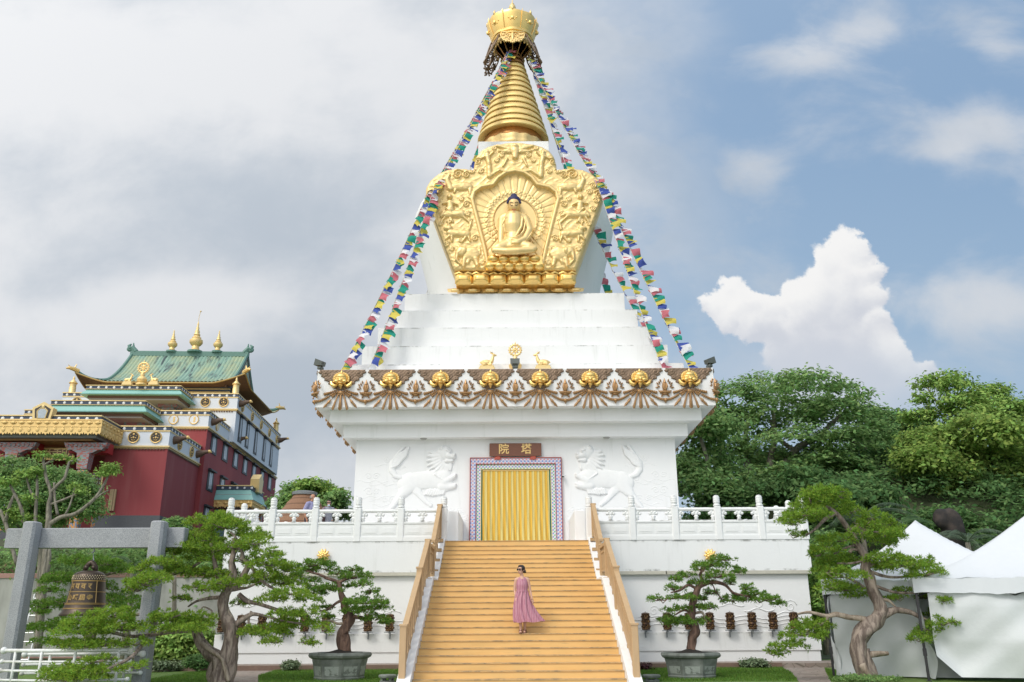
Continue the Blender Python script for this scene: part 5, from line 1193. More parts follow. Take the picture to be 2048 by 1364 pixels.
for x,k in ((1113,.92),(1265,1.28),(1410,.92)):
    s,_=tf(x,225,tc_); t=thing('roof_finial','golden tiered finial on the temple ridge, '+('left of the tall one' if x<1200 else 'tallest of the three, in the middle' if x<1300 else 'right of the tall one'),'finial',tw(s,tc_,ZR+.38))
    b=MB(); b.lathe([(r*k,z*k) for r,z in fin],(0,0,0),20,8,.03); b.build('body',GOLD,t,50,local=True)
    b=MB(); b.lathe([(.6*k,-.12),(.6*k,.05),(.45*k,.1)],(0,0,0),16); b.build('base',RDG,t,local=True)
    if x==1265: b=MB(); b.tube([(0,0,3.1),(0,0,3.8),(.08,0,4.25)],.025,5); b.ball((.1,0,4.35),.09,8,6); b.build('rod',GOLDP,t,local=True)
ban=[(.36,0),(.38,.1),(.33,.16),(.34,.7),(.30,.8),(.32,.9),(.30,1.3),(.2,1.42),(.10,1.55),(.12,1.65),(.03,1.9)]
for (x,t,lab) in ((467,14.,'golden banner cylinder on the far left corner of the temple parapet'),(1530,14.,'golden banner cylinder at the front right corner under the temple eaves'),(1797,30.,'golden banner cylinder on the rear right corner of the temple parapet')):
    s=tf(x,470,t)[0] if x<1700 else .5
    o=thing('banner_cylinder',lab,'ornament',tw(s,t,20.80),0,'golden banner cylinders'); b=MB(); b.lathe([(r*.85,z*.9) for r,z in ban],(0,0,0),18); b.build('body',GOLD,o,40,local=True)
    b=MB(); b.lathe([(.34,1.0),(.36,1.05),(.34,1.1)],(0,0,0),18); b.build('band',GOLDP,o,local=True)
Yd=tw(-6,9.9,0)[1]
deer(850/3.248,1,'golden deer left of the oval wheel on the temple canopy',Yd,20.60,1.0); deer(1020/3.248,-1,'golden deer right of the oval wheel on the temple canopy',Yd,20.60,1.0)
dharma_wheel(940/3.248,'golden wheel between two deer on the teal temple canopy',Yd,20.60,1.55)
b=MB(); 
# ---------------------------------------------------------------- stone bell frame with its bell
GRAN=mat('grey_granite',(.22,.23,.24),.65,fn=lambda n,tc,g:n.mix(n.ss(n.noise(tc.outputs['Object'],1.6,4,.5),.3,.7)*.25,n.mix(n.ss(n.noise(tc.outputs['Object'],60.,3,.7),.30,.70),(.20,.21,.225,1),(.44,.45,.47,1)),(.17,.18,.18,1)),bump=.15,bscale=90.)
YBF=21.5; KB=YBF/18.
bf=thing('bell_stand','grey granite bell frame of paired posts and one long beam','gate',(at(190,1330,YBF)[0],YBF,0))
bz1=float(at(190,1057,YBF)[2]); bz0=float(at(190,1096,YBF)[2]); xa=at(17,1078,YBF)[0]; xb=at(372,1078,YBF)[0]
b=MB(); b.xf(Matrix()); 
k0=b.n; b.bbox(xa,xb,YBF-.13*KB,YBF+.13*KB,bz0,bz1,.02); b.build('beam',GRAN,bf)
ptop=float(at(70,1047,YBF)[2])
for px in (61,316):
    for dy,lab in ((-.29*KB,0),(.29*KB,1)):
        x=at(px,1075,YBF+dy)[0]+(.03 if dy>0 else 0); b=MB(); w=.135*KB; c=.055; e=.155*KB
        b.frust([(x-w+c,YBF+dy-e),(x+w-c,YBF+dy-e),(x+w,YBF+dy-e+c),(x+w,YBF+dy+e-c),(x+w-c,YBF+dy+e),(x-w+c,YBF+dy+e),(x-w,YBF+dy+e-c),(x-w,YBF+dy-e+c)],-.1,ptop,.03)
        b.build('post',GRAN,bf)
BELLM=mat('dark_bronze_bell',(.075,.055,.042),.4,.55,var=.3,vscale=3.,bump=.1); BELLG=mat('bell_gold_lettering',(.38,.25,.09),.45,.4,var=.2)
sh=at(180,1150,YBF); rim=at(167,1232,YBF); bx=(sh[0]+rim[0])/2+.0; bz=float(rim[2]); BHt=float(at(180,1141,YBF)[2])-bz
bell=thing('bell','large dark bronze temple bell with gold lettering, hanging from the granite beam','bell',(bx,YBF,bz))
pr_=[(.455,0),(.46,.03),(.425,.08),(.40,.14),(.375,.24),(.35,.40),(.33,.55),(.315,.70),(.31,.78),(.30,.84),(.25,.895),(.16,.93),(.08,.94),(.02,.94)]
kz=BHt/.94; pr_=[(r*KB,z) for r,z in pr_]
def br_(z): 
    z/=kz
    for (r0,z0),(r1,z1) in zip(pr_[:-1],pr_[1:]):
        if z0<=z<=z1: return r0+(r1-r0)*(z-z0)/(z1-z0+1e-9)
    return .3
b=MB(); b.lathe([(r,z*kz) for r,z in pr_],(0,0,0),56); b.lathe([(.40*KB,.002),(.44*KB,.001)],(0,0,0),56); bd=b.build('body',BELLM,bell,40,local=True)
b=MB()
for z,w in ((.15,.012),(.235,.008),(.255,.008),(.49,.008),(.715,.012)): b.lathe([(br_(z*kz)-.01,z*kz-w),(br_(z*kz)+.008,z*kz-w),(br_(z*kz)+.008,z*kz+w),(br_(z*kz)-.01,z*kz+w)],(0,0,0),56)
for a in (-2.25,-.62,.9,2.4):
    b.tube([((br_(z*kz)+.003)*math.cos(a),(br_(z*kz)+.003)*math.sin(a),z*kz) for z in (.26,.35,.45,.55,.65,.71)],.009,5)
b.build('gold_line',BELLG,bd,local=True)
b=MB()
for row in range(3):
    for k in range(40): a=2*PI*(k+.5*(row%2))/40; z=(.755+.035*row)*kz; b.ball((br_(z)*math.cos(a),br_(z)*math.sin(a),z),.011,6,4)
b.build('stud',mat('bell_stud',(.65,.55,.35),.4,.3),bd,local=True)
def wrap(ch,a,z,size):
    m=MB(); V,Fc=text_mesh(ch,size,.006,.004); W=[]
    for x,y,d in V: zz=z+y; r=br_(zz)+.004+d; an=a+x/br_(z); W.append((r*math.cos(an),r*math.sin(an),zz))
    m.add(W,Fc); return m
for ch,a in (('山',-2.0),('噶',-1.62),('居',-1.24),('寺',-.86)): 
    wrap(ch,a-.10,.365*kz,.118*KB).build('character',BELLG,bd,local=True)
for k,ch in enumerate('नीयवरा'.replace('ी','').replace('ा','')): wrap(ch,-2.05+.36*k-.05,.60*kz,.15*KB).build('character',BELLG,bd,local=True)
b=MB(); top=.94*kz; b.tube([(-.13,0,top-.03),(-.12,0,top+.08),(-.05,0,top+.16),(0,0,top+.20),(.05,0,top+.16),(.12,0,top+.08),(.13,0,top-.03)],[.06,.06,.065,.06,.065,.06,.06],8); b.ball((-.09,-.04,top+.07),.06,8,6); b.ball((.09,-.04,top+.07),.06,8,6); b.build('dragon_loop',BELLM,bd,True,local=True)
zb_=bz0-bz; b=MB(); b.tube([(0,0,zb_+.02),(.03,0,zb_-.07),(-.02,0,zb_-.12)],.018,6); b.tube([(.0,.0,top+.17),(.04,0,top+.25),(0,0,zb_-.08),(-.04,0,top+.25),(.0,.0,top+.17)],.016,6); b.build('hook',GREYM,bell,local=True)
# ---------------------------------------------------------------- white metal fences round the garden bed
FWM=mat('white_enamel_pipe',(.74,.76,.75),.35,col2=(.60,.60,.56),vscale=4.)
def fence(lab,Y,xa,xb,rows,posts,bow):
    A=[at(xa,r,Y) for r in rows]; t=thing('pipe_fence',lab,'fence',((A[0][0]+at(xb,rows[0],Y)[0])/2,Y,0),0,'white pipe fences by the bell frame')
    X0=at(xa,rows[0],Y)[0]; X1=at(xb,rows[0],Y)[0]
    f=lambda u:(X0+(X1-X0)*u, Y-bow*math.sin(u*PI))
    for i,r in enumerate(rows):
        z=float(at(xa,r,Y)[2]); rd=.040 if i==0 else .028; b=MB()
        b.tube([(f(u)[0],f(u)[1],z) for u in np.linspace(0,1,15)],rd,8); b.ball((f(0)[0],f(0)[1],z),rd*1.9,10,7); b.ball((f(1)[0],f(1)[1],z),rd*1.9,10,7); b.build('rail',FWM,t,True)
    for u in posts: b=MB(); p=f(u); b.tube([(p[0],p[1],-.05),(p[0],p[1],float(at(xa,rows[0],Y)[2]))],.034,8); b.build('post',FWM,t,True)
fence('nearest white pipe fence with four curved rails at the lower left',20.35,8,262,(1301,1323,1341,1360,1380),(.12,.36,.62,.92),.35)
fence('farther white pipe fence behind the first, under the bell',20.85,50,285,(1309,1329,1347),(.2,.5,.85),-.15)
# ---------------------------------------------------------------- stone pots
STONE=mat('green_grey_stone',(.20,.22,.20),.7,col2=(.12,.135,.12),vscale=3.,var=.2,bump=.4,bscale=18.); PANEL=mat('pale_carved_panel',(.30,.33,.30),.7,col2=(.15,.17,.15),vscale=9.,c2lo=.52,c2hi=.6,bump=.4); SOIL=mat('dark_pot_soil',(.022,.018,.015),.95,bump=.8,bscale=25.)
def pot(px,lab,Y,rpx):
    x=at(px,1316,Y)[0]; k=rpx/ppm(Y,.6); zt=float(at(px,1306,Y-.8*k)[2]); z0=.0
    t=thing('stone_pot',lab,'plant pot',(x,Y,0),R(22.5-8),'eight sided stone pots'); h=zt
    b=MB(); b.lathe([(.80*k,0),(.82*k,.06),(.80*k,.08),(.86*k,h*.55),(.90*k,h*.74),(.89*k,h*.76)],(0,0,0),8); body=b.build('body',STONE,t,local=True)
    b=MB(); b.lathe([(.88*k,h*.75),(1.0*k,h*.83),(1.03*k,h*.90),(1.0*k,h*.98),(.92*k,h),(.86*k,h*.98),(.84*k,h*.86)],(0,0,0),8); b.build('rim',STONE,t,25,local=True)
    b=MB()
    for q in range(8):
        a0,a1=2*PI*q/8,2*PI*(q+1)/8
        def P_(f,r,z): x0,y0,x1,y1=math.cos(a0)*r,math.sin(a0)*r,math.cos(a1)*r,math.sin(a1)*r; return (x0+(x1-x0)*f,y0+(y1-y0)*f,z)
        r0,r1=.815*k,.875*k
        b.add([P_(.14,r0,.12),P_(.86,r0,.12),P_(.86,r1,h*.68),P_(.14,r1,h*.68)],[(0,1,2,3)])
    b.build('carved_panel',PANEL,t,local=True)
    b=MB(); n=18
    rs=random.Random(int(px))
    b.grid(lambda u,v:((.85*k)*v*math.cos(2*PI*u),(.85*k)*v*math.sin(2*PI*u),h*.90+.16*(1-v)**1.2+.025*math.sin(u*19+v*9)*v*(1-v)),n,6); b.build('soil',SOIL,t,True,local=True)
    return x,h*.98
POT1=pot(680.5,'eight sided grey stone pot holding the bonsai left of the stairs',23.0,61)
POT2=pot(1381,'eight sided grey stone pot holding the bonsai right of the stairs',23.0,61)
def garden_lamp(px,lab,Y):
    p=at(px,1356,Y); t=thing('garden_lamp',lab,'lamp',(p[0],Y,0),0,'low stone garden lamps'); zt=float(at(px,1349,Y)[2])
    b=MB(); b.lathe([(.20,zt-.07),(.215,zt-.05),(.215,zt-.012),(.19,zt),(.01,zt+.005)],(0,0,0),18); b.build('cap',STONE,t,40,local=True)
    b=MB()
    for k in range(4): a=2*PI*k/4+.6; b.tube([(.14*math.cos(a),.14*math.sin(a),0),(.14*math.cos(a),.14*math.sin(a),zt-.06)],.035,6)
    b.lathe([(.19,0),(.19,.04),(.16,.05)],(0,0,0),16); b.build('legs',STONE,t,local=True)
garden_lamp(775,'low green grey garden lamp in the grass left of the stairs',21.75); garden_lamp(1303,'low green grey garden lamp in the grass right of the stairs',21.7)
# ---------------------------------------------------------------- white canopy tents
TENT=mat('white_tent_fabric',(.66,.69,.72),.55,trans=.12,var=.03,bump=.25,bscale=1.6,detail=3); TWALL=mat('grey_white_tarpaulin',(.60,.63,.64),.5,trans=.06,var=.04,bump=.9,bscale=1.3); POLE=mat('black_tent_pole',(.03,.03,.032),.4,.3)
def tent(lab,org,rz,w,d,zv,ze,zp,walls):
    """square canopy; org is its near left corner, turned by rz"""
    t=thing('canopy_tent',lab,'tent',(org[0],org[1],0),rz,'white canopy tents at the right'); cx,cy=w/2,d/2
    def rfn(u,v):
        x=w*u; y=d*v; a=abs(x-cx)/cx; c=abs(y-cy)/cy; q=max(a,c); m=min(a,c)
        return (x,y,ze+(zp-ze)*(max(0.,1-q)**1.3)-.06*math.sin(q*PI)*(1-m*m)-.05*(1-m)*q*q+.012*math.sin(x*6+y*4)*q+.010*math.sin(x*17+y*9)*q*q)
    b=MB(); b.grid(rfn,48,36); roof=b.build('roof',TENT,t,True,local=True)
    b=MB(); N=36
    for (ax,ay,bx_,by_) in ((0,0,w,0),(w,0,w,d),(w,d,0,d),(0,d,0,0)):
        b.grid(lambda u,v:(ax+(bx_-ax)*u+.01*math.sin(v*3+u*20)*(1 if ax==bx_ else 0),ay+(by_-ay)*u-(.014*math.sin(u*25)+.01*math.sin(u*61)+.015*v)*(1 if ay==by_ else 0),rfn((ax+(bx_-ax)*u)/w,(ay+(by_-ay)*u)/d)[2]+(zv-ze)*v+.012*math.sin(u*18)*v),N,3)
    b.build('valance',TENT,roof,True,local=True)
    for (x,y) in ((.05,.05),(w-.05,.05),(.05,d-.05),(w-.05,d-.05)):
        b=MB(); b.bbox(x-.03,x+.03,y-.03,y+.03,0,ze,.008); b.bbox(x-.042,x+.042,y-.042,y+.042,.55,.72,.008); b.bbox(x-.06,x+.06,y-.06,y+.06,-.02,.015,.005); b.build('pole',POLE,t,local=True)
    b=MB()
    for k in range(6):
        xa,xb_=.06+(w-.12)*k/6,.06+(w-.12)*(k+1)/6; b.tube([(xa,.09,ze-.05 if k%2 else ze-.42),(xb_,.09,ze-.42 if k%2 else ze-.05)],.016,4)
    b.build('truss',POLE,t,local=True)
    for i,(ax,ay,bx_,by_,lift) in enumerate(walls):
        b=MB()
        def wf(u,v):
            x=ax+(bx_-ax)*u; y=ay+(by_-ay)*u; z0=.03+(lift(u) if lift else 0.)
            q=.05*math.sin(u*9+v*4+i)+.05*math.sin(v*9-u*13)*(1-v)+.03*math.sin(u*11+v*3)+.018*math.sin(u*27+v*5.+i)+.03*math.sin(v*7+u*4)*(1-v)+.012*math.sin(u*40-v*17)+.02*abs(math.sin(v*2.5*PI))
            return (x+q*(1 if ax==bx_ else 0),y+q*(1 if ay==by_ else 0)-.10*(1-v)**2*math.sin(u*3),z0+(zv+.1-z0)*v)
        b.grid(wf,64,30); b.build('side_wall',TWALL,t,True,local=True)
def tent_at(lab,px,py_v,py_e,Y,rz,w,d,pk,walls):
    o=at(px,py_v,Y); zv=float(o[2]); ze=float(at(px,py_e,Y)[2]); c,s=math.cos(rz),math.sin(rz); Yc=Y+w/2*s+d/2*c
    tent(lab,(float(o[0]),Y),rz,w,d,zv,ze,float(at(*pk,Yc)[2]),walls)
tent_at('farther white canopy tent whose whole peak shows behind the leaning pine',1645,1190,1160,22.9,R(-20),5.2,3.6,(1851,1040),[(.16,.14,5.0,.14,None),(.1,3.5,5.0,3.5,None),(.14,.2,.14,3.4,None)])
tent_at('nearest white canopy tent, cut off by the right edge of the photo',1828,1186,1156,21.3,R(-20),6.4,3.8,(2105,1018),[(.30,.12,6.2,.12,lambda u:max(0,.46-6.*u)+.06),(.14,.2,.14,3.6,None)])
# ---------------------------------------------------------------- dark rock, hut
ROCK=mat('dark_lava_rock',(.022,.019,.018),.9,col2=(.055,.042,.035),vscale=2.,bump=1.,bscale=5.)
YR=40.; p0=at(1905,1110,YR); t=thing('standing_rock','tall dark rock with a folded top, standing among the palms behind the tents','rock',(p0[0],YR,0))
kk=1/ppm(YR,7.); zt=float(at(1905,1014,YR)[2]); b=MB()
def rk(x,y,z,r): b.ball((p0[0]+x*kk,YR+y,zt-z*kk),(r[0]*kk,r[1]*kk,r[2]*kk),14,10)
rk(-10,0,22,(16,18,20)); rk(10,.1,20,(14,18,18)); rk(8,0,60,(22,20,60)); rk(-2,0,110,(30,24,70)); rk(-15,-.2,30,(12,12,14)); rk(18,0,50,(14,16,44)); rk(0,0,180,(40,28,90)); rk(0,0,260,(50,30,90))
blob('body',b,ROCK,t,.09,3)
THATCH=mat('brown_palm_thatch',(.20,.105,.06),.85,fn=lambda n,tc,g:n.mix(n.ss(n.m('FRACT',n.sep(tc.outputs['Object'])[2]*3.2),.0,.25),(.09,.045,.028,1),n.mix(n.noise(n.mapv(tc.outputs['Object'],(6,6,.8)),3.,4,.6),(.17,.085,.05,1),(.30,.17,.10,1))),bump=.5,bscale=12.)
YH=44.; c0=at(609,990,YH); c1=at(609,1040,YH); hz=float(c1[2]); ht=float(c0[2])
hut=thing('thatched_hut','round hut with a conical brown thatched roof behind the terrace','hut',(c0[0],YH,3.))
rt=float(at(628,990,YH)[0]-c0[0]); rb=float(at(662,1040,YH)[0]-c0[0])
kx=(rb-rt)/(ht-hz)
b=MB(); b.lathe([(rt+kx*(ht-3.),3.),(rt+kx*(ht-3.)+.1,3.05)]+[(rt+kx*(ht-z)+.05*((k)%2),z) for k,z in enumerate(np.linspace(3.2,ht,22))]+[(rt*.8,ht)],(c0[0],YH,0),48); b.build('roof',THATCH,hut,40)
b=MB(); b.lathe([(rt*.9,ht-.05),(rt+.14,ht-.02),(rt+.16,ht+.12),(rt+.05,ht+.16),(.01,ht+.18)],(c0[0],YH,0),32); b.build('roof_cap',GREYM,hut,40)
b=MB(); b.lathe([(1.2,0),(1.2,3.2)],(c0[0],YH,0),24); b.build('wall',THATCH,hut)
# boulder
p=atz(322,1312,.0); b=MB(); t=thing('boulder','grey boulder among the low shrubs left of the terrace','rock',(p[0],p[1],0))
for x,y,z,r in ((0,0,.15,(.42,.3,.33)),(.2,.05,.05,(.35,.3,.25)),(-.2,0,.05,(.3,.25,.22))): b.ball((p[0]+x,p[1]+y,z),r,14,9)
blob('body',b,mat('grey_boulder',(.20,.19,.18),.8,col2=(.10,.10,.09),bump=.8,bscale=8.),t,.05,2)
# ---------------------------------------------------------------- foliage builders
def bark_fn(a,bc,zs=.35):
    def fn(n,tc,g):
        p=tc.outputs['Object']; k=n.noise(n.mapv(p,(5.,5.,zs*3)),2.2,7,.65,.8); return n.mix(n.ss(k,.36,.66),a,bc)
    return fn
JBARK=mat('juniper_bark',(.2,.15,.1),.8,fn=bark_fn((.11,.08,.065,1),(.33,.27,.22,1)),bump=.9,bscale=9.,stretch=(2.5,2.5,.5))
DEADW=mat('silvered_dead_wood',(.3,.25,.2),.75,fn=bark_fn((.20,.15,.11,1),(.38,.32,.25,1)),bump=.5,bscale=10.)
REDBARK=mat('red_brown_bark',(.2,.1,.07),.8,fn=bark_fn((.07,.04,.03,1),(.20,.12,.085,1)),bump=.8,bscale=9.,stretch=(2.5,2.5,.5))
GBARK=mat('grey_tree_bark',(.2,.18,.15),.8,fn=bark_fn((.13,.115,.09,1),(.30,.27,.22,1)),bump=.5,bscale=10.)
JUN=mat('juniper_needles',(0.235,0.370,0.045),.7,spec=.2,island=.38,trans=.4); JUN2=mat('dark_juniper_needles',(0.155,0.285,0.045),.7,spec=.2,island=.38,trans=.4); JUN3=mat('yellow_green_juniper_needles',(0.200,0.330,0.040),.7,spec=.2,island=.35,trans=.4)
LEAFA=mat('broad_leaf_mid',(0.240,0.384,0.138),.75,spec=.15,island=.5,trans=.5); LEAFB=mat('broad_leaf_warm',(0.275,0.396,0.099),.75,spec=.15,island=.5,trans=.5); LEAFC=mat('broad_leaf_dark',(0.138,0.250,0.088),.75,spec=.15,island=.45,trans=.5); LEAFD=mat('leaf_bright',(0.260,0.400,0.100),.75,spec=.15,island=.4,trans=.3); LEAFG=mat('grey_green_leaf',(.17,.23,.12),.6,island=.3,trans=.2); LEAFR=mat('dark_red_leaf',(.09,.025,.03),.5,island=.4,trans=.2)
def unit(v): return v/(np.linalg.norm(v,axis=-1,keepdims=True)+1e-9)
def needles(C,Rr,per,length,width,r,up=.55):
    """C (N,3) tuft centres, Rr (N,) tuft radii: bursts of narrow blades"""
    N=len(C); n=N*per; c=np.repeat(C,per,0); rr=np.repeat(Rr,per)[:,None]
    d=r.normal(0,1,(n,3)); d[:,2]=d[:,2]*.75+up; d=unit(d); s=r.uniform(.35,1.,(n,1))
    base=c+d*rr*s*.55; tip=c+d*rr*(s*.55+.5)+d*length*.2; side=unit(np.cross(d,r.normal(0,1,(n,3))))*width
    return np.stack([base-side,base+side,tip+side*.25],1)
def pad_tufts(px,py,rx,ry,Y,r,dens=1.,depth=1.):
    m=ppm(Y,2.5); c=at(px,py,Y); a,bz=rx/m,ry/m; ay=min(a*.9,1.0*depth); n=max(14,int(dens*a*ay*190*(1+bz)))
    q=np.sqrt(r.uniform(0,1,n)); th=r.uniform(0,2*PI,n); x=q*np.cos(th); y=q*np.sin(th); lump=.5+.5*np.sin(x*7+px)*np.sin(y*6+py)
    z=np.sqrt(np.clip(1-q*q,0,1))*r.uniform(-.25,1,n)*(.75+.4*lump)-.15-.25*q*q
    return np.stack([c[0]+x*a,c[1]+y*ay,c[2]+z*bz],1)
def tube_px(mb,L,Y,m,n=9,bump=.14,jit=0.):
    """L: (px,py,radius_px[,dY])"""
    P=[];Rd=[]
    for q in L:
        P.append(at(q[0],q[1],Y+(q[3] if len(q)>3 else 0.))); Rd.append(q[2]/m)
    # smooth (Catmull-Rom)
    out=[];ro=[];k=len(P)
    for i in range(k-1):
        p0,p1,p2,p3=P[max(i-1,0)],P[i],P[i+1],P[min(i+2,k-1)]
        for t in (0,.25,.5,.75):
            out.append(.5*((2*p1)+(-p0+p2)*t+(2*p0-5*p1+4*p2-p3)*t*t+(-p0+3*p1-3*p2+p3)*t**3)); ro.append(Rd[i]+(Rd[i+1]-Rd[i])*t)
    out.append(P[-1]); ro.append(Rd[-1])
    mb.tube(out,ro,n,1.,bump)
def bonsai(name,lab,cat,Y,base,trunk,branches,pads,leafm,barkm,sc,org,seed,dead=(),per=30,tr=.115,dens=1.,bump=.14,nl=.055,nw=.012,grow=1.22):
    """all in crop pixels: sc = crop scale, org = crop origin"""
    r=np.random.default_rng(seed); F=lambda x,y:(org[0]+x/sc,org[1]+y/sc); m=ppm(Y,1.5)
    t=thing(name,lab,cat,base)
    b=MB()
    for L in trunk: tube_px(b,[(*F(q[0],q[1]),q[2]/sc,*(q[3:])) for q in L],Y,m,12,bump)
    tr_=b.build('trunk',barkm,t,True)
    for L in branches: b=MB(); tube_px(b,[(*F(q[0],q[1]),q[2]/sc,*(q[3:])) for q in L],Y,m,7,.10); b.build('branch',barkm,tr_,True)
    PD=[]; b=MB()
    for i,pd in enumerate(pads):
        x,y,rx,ry=pd[:4]; rx*=grow; ry*=grow; dy=pd[4] if len(pd)>4 else r.uniform(-.55,.55)
        P_=F(x,y); PD.append((P_[0],P_[1],rx/sc,ry/sc,Y+dy))
        c=at(P_[0],P_[1],Y+dy); m2=ppm(Y,2.5)
        for k in range(4):                           # twigs under the pad
            a=r.uniform(0,2*PI); e=c+np.array([math.cos(a)*rx/sc/m2*.75,math.sin(a)*min(.6,rx/sc/m2*.7),-.02+r.uniform(0,.4)*ry/sc/m2]); s=c+np.array([0,0,-.35*ry/sc/m2])
            b.tube([s,(s+e)/2+r.normal(0,.03,3),e],[.018,.013,.005],4)
    tag(b.build('twigs',barkm,t,True),kind='stuff')
    if dead:
        for L in dead:
          b=MB(); tube_px(b,[(*F(q[0],q[1]),q[2]/sc,*(q[3:])) for q in L],Y,m,8,.12)
          b.build('dead_branch',DEADW,t,True)
    C=np.concatenate([pad_tufts(*p,r,dens) for p in PD]); C+=r.normal(0,.012,C.shape)
    Tn=needles(C,r.uniform(tr*.65,tr*1.2,len(C)),per,nl,nw,r)
    raw('crown',Tn.reshape(-1,3),np.arange(len(Tn)*3).reshape(-1,3),leafm,t)
    return t
# pads as read off enlarged views of the photograph
big=[(455,215,170,55),(560,250,150,60),(700,310,120,55),(780,330,70,45),(330,340,170,55),(260,400,130,40),(400,420,160,50),(150,440,70,35),(120,520,110,45),(60,620,70,35),(190,570,140,45),(830,440,100,55),(620,400,130,50),(740,370,100,40),(380,480,120,40),(860,520,140,45),(930,640,150,65),(800,600,110,45),(450,590,160,45),(380,690,120,45),(650,650,110,35),(540,660,110,35),(1000,720,120,50),(1110,770,90,35),(870,770,100,40),(220,770,55,22),(640,800,55,22),(1120,870,100,45,-.3),(1240,985,65,32),(1080,940,110,40),(930,960,110,45),(820,1000,150,45),(720,1010,80,36),(870,1070,80,30),(1130,1080,65,30),(980,875,110,35),(150,890,120,45,-1.3),(40,940,70,50,-1.4),(300,905,140,42,-.6),(330,950,120,40,-.6),(200,975,150,45,-1.3),(520,180,70,35),(250,330,80,40),(960,560,90,40),(690,500,90,35),
     (-60,560,60,30,-1.3),(-90,650,80,35,-1.4),(-70,700,80,30,-1.4),(20,600,90,36,-1.3),(60,510,90,34,-1.3)]
bigf=lambda L,dy:[( (x/2.94-300)*3.552, (y/2.94+900-980)*3.552, rx/2.94*3.552, ry/2.94*3.552, dy) for x,y,rx,ry in L]
big+=bigf([(650,960,115,45),(540,1000,130,45),(480,1060,140,45),(720,1040,120,45),(560,1140,140,36),(800,1130,70,40),(390,1140,90,26),(900,750,85,36),(840,780,70,26)],-1.7)
big+=bigf([(430,1290,140,36),(350,1335,95,28),(580,1230,75,28),(620,1290,95,28),(800,1270,55,26),(500,1330,120,26)],-2.2)
bp=at(445,1358,21.9)
bonsai('juniper_bonsai','largest juniper bonsai with a twisted grey trunk, on the lawn left of the stairs','tree',21.9,(bp[0],21.9,0),
 [[(520,1400,78),(490,1330,62),(520,1240,52),(560,1130,48),(575,1020,50),(560,950,46),(535,900,38),(520,830,36),(525,760,34),(560,690,32),(590,600,28),(580,520,22),(600,420,16),(590,340,9)],
  [(500,1360,52),(500,1280,46),(480,1200,48),(420,1150,44),(355,1080,38),(335,1010,34),(355,960,26),(370,930,14)],
  [(545,1390,40),(560,1320,44),(585,1220,34),(590,1120,34),(600,1030,30)],
  [(455,1390,34),(440,1310,34),(450,1230,26),(470,1190,20)]],
 [[(600,960,22),(690,900,18),(740,880,14),(830,900,9),(950,930,7),(1080,950,5)],[(630,740,18),(690,790,16),(780,810,14),(900,850,12),(1020,890,8),(1120,900,5)],[(560,710,16),(640,700,12),(700,690,8),(800,640,6)],
  [(700,500,18),(690,560,22),(640,650,26),(590,700,24)],[(640,480,12),(700,520,16),(760,600,12),(840,680,10),(960,730,7)],[(660,500,16),(650,430,12),(600,400,10),(610,340,9),(570,300,7)],
  [(520,760,14),(420,770,12),(330,790,9),(270,830,6)],[(340,980,16,-.1),(250,1000,15,-.3),(130,1010,14,-.6),(0,1030,13,-1.),(-130,1040,12,-1.3),(-270,1010,9,-1.5)],[(300,930,10,-.2),(180,930,10,-.4),(40,900,11,-.7),(-40,880,10,-.8),(-150,900,8,-.9)],
  [(-20,1040,13,-1.1),(-70,1120,12,-1.6),(-150,1200,10,-2.),(-300,1270,8,-2.2),(-420,1320,6,-2.2)],[(400,480,10),(300,550,9),(200,590,8),(90,630,6)],[(430,380,10),(450,450,14),(470,560,18),(500,660,22)],[(720,860,10),(700,920,9),(715,980,6)],[(420,900,7),(440,860,6),(380,830,5),(360,860,4)]],
 big,JUN,JBARK,3.552,(300,980),21,dead=[[(575,700,14),(540,760,18),(545,850,16),(590,920,12),(610,1000,14),(600,1080,8)],[(330,1010,14,-.15),(370,1090,16,-.15),(450,1150,16,-.2),(510,1200,12,-.2),(540,1290,14,-.2),(560,1360,16,-.2)]])
backb=[(440,650,95,38),(350,760,120,36),(300,820,70,26),(290,910,95,36),(240,950,55,26),(280,1040,105,36),(260,1120,75,26),(700,700,90,36),(600,660,110,36),(720,870,100,45),(650,890,60,45),(760,925,85,36),(380,890,60,30),(380,1010,60,30),(640,800,50,40),(430,740,70,30)]
pb=at(170,1320,24.2)
bonsai('juniper_bonsai','juniper bonsai standing behind the bronze bell, seen through the granite frame','tree',24.2,(pb[0],24.2,0),
 [[(500,1260,36),(520,1150,30),(540,1040,30),(560,900,26),(590,760,22),(610,690,14),(590,650,7)]],[[(545,1010,12),(440,1010,10),(330,1040,6)],[(560,900,12),(430,900,9),(320,910,6)],[(590,760,10),(470,750,9),(360,765,5)],[(590,740,10),(680,720,6)],[(570,880,10),(700,880,7)],[(520,1130,10),(400,1120,7),(290,1120,5)]],
 backb,JUN2,JBARK,2.94,(0,900),22)
p1=[(1190,520,115,32),(1100,560,105,32),(1270,560,60,28),(1460,610,105,40),(1510,660,70,28),(1220,690,95,36),(1180,730,65,28),(1290,700,80,30),(1400,680,70,25),(1540,790,145,40),(1620,830,85,36),(1480,855,105,36),(1600,910,85,32),(1670,935,45,22),(1250,830,45,18),(1330,590,50,25),(1060,600,50,22),(1440,560,60,26),(1570,720,60,22),(1150,640,50,20),(1430,800,50,22),(1260,900,40,14)]
pt=at(688,1300,23.0)
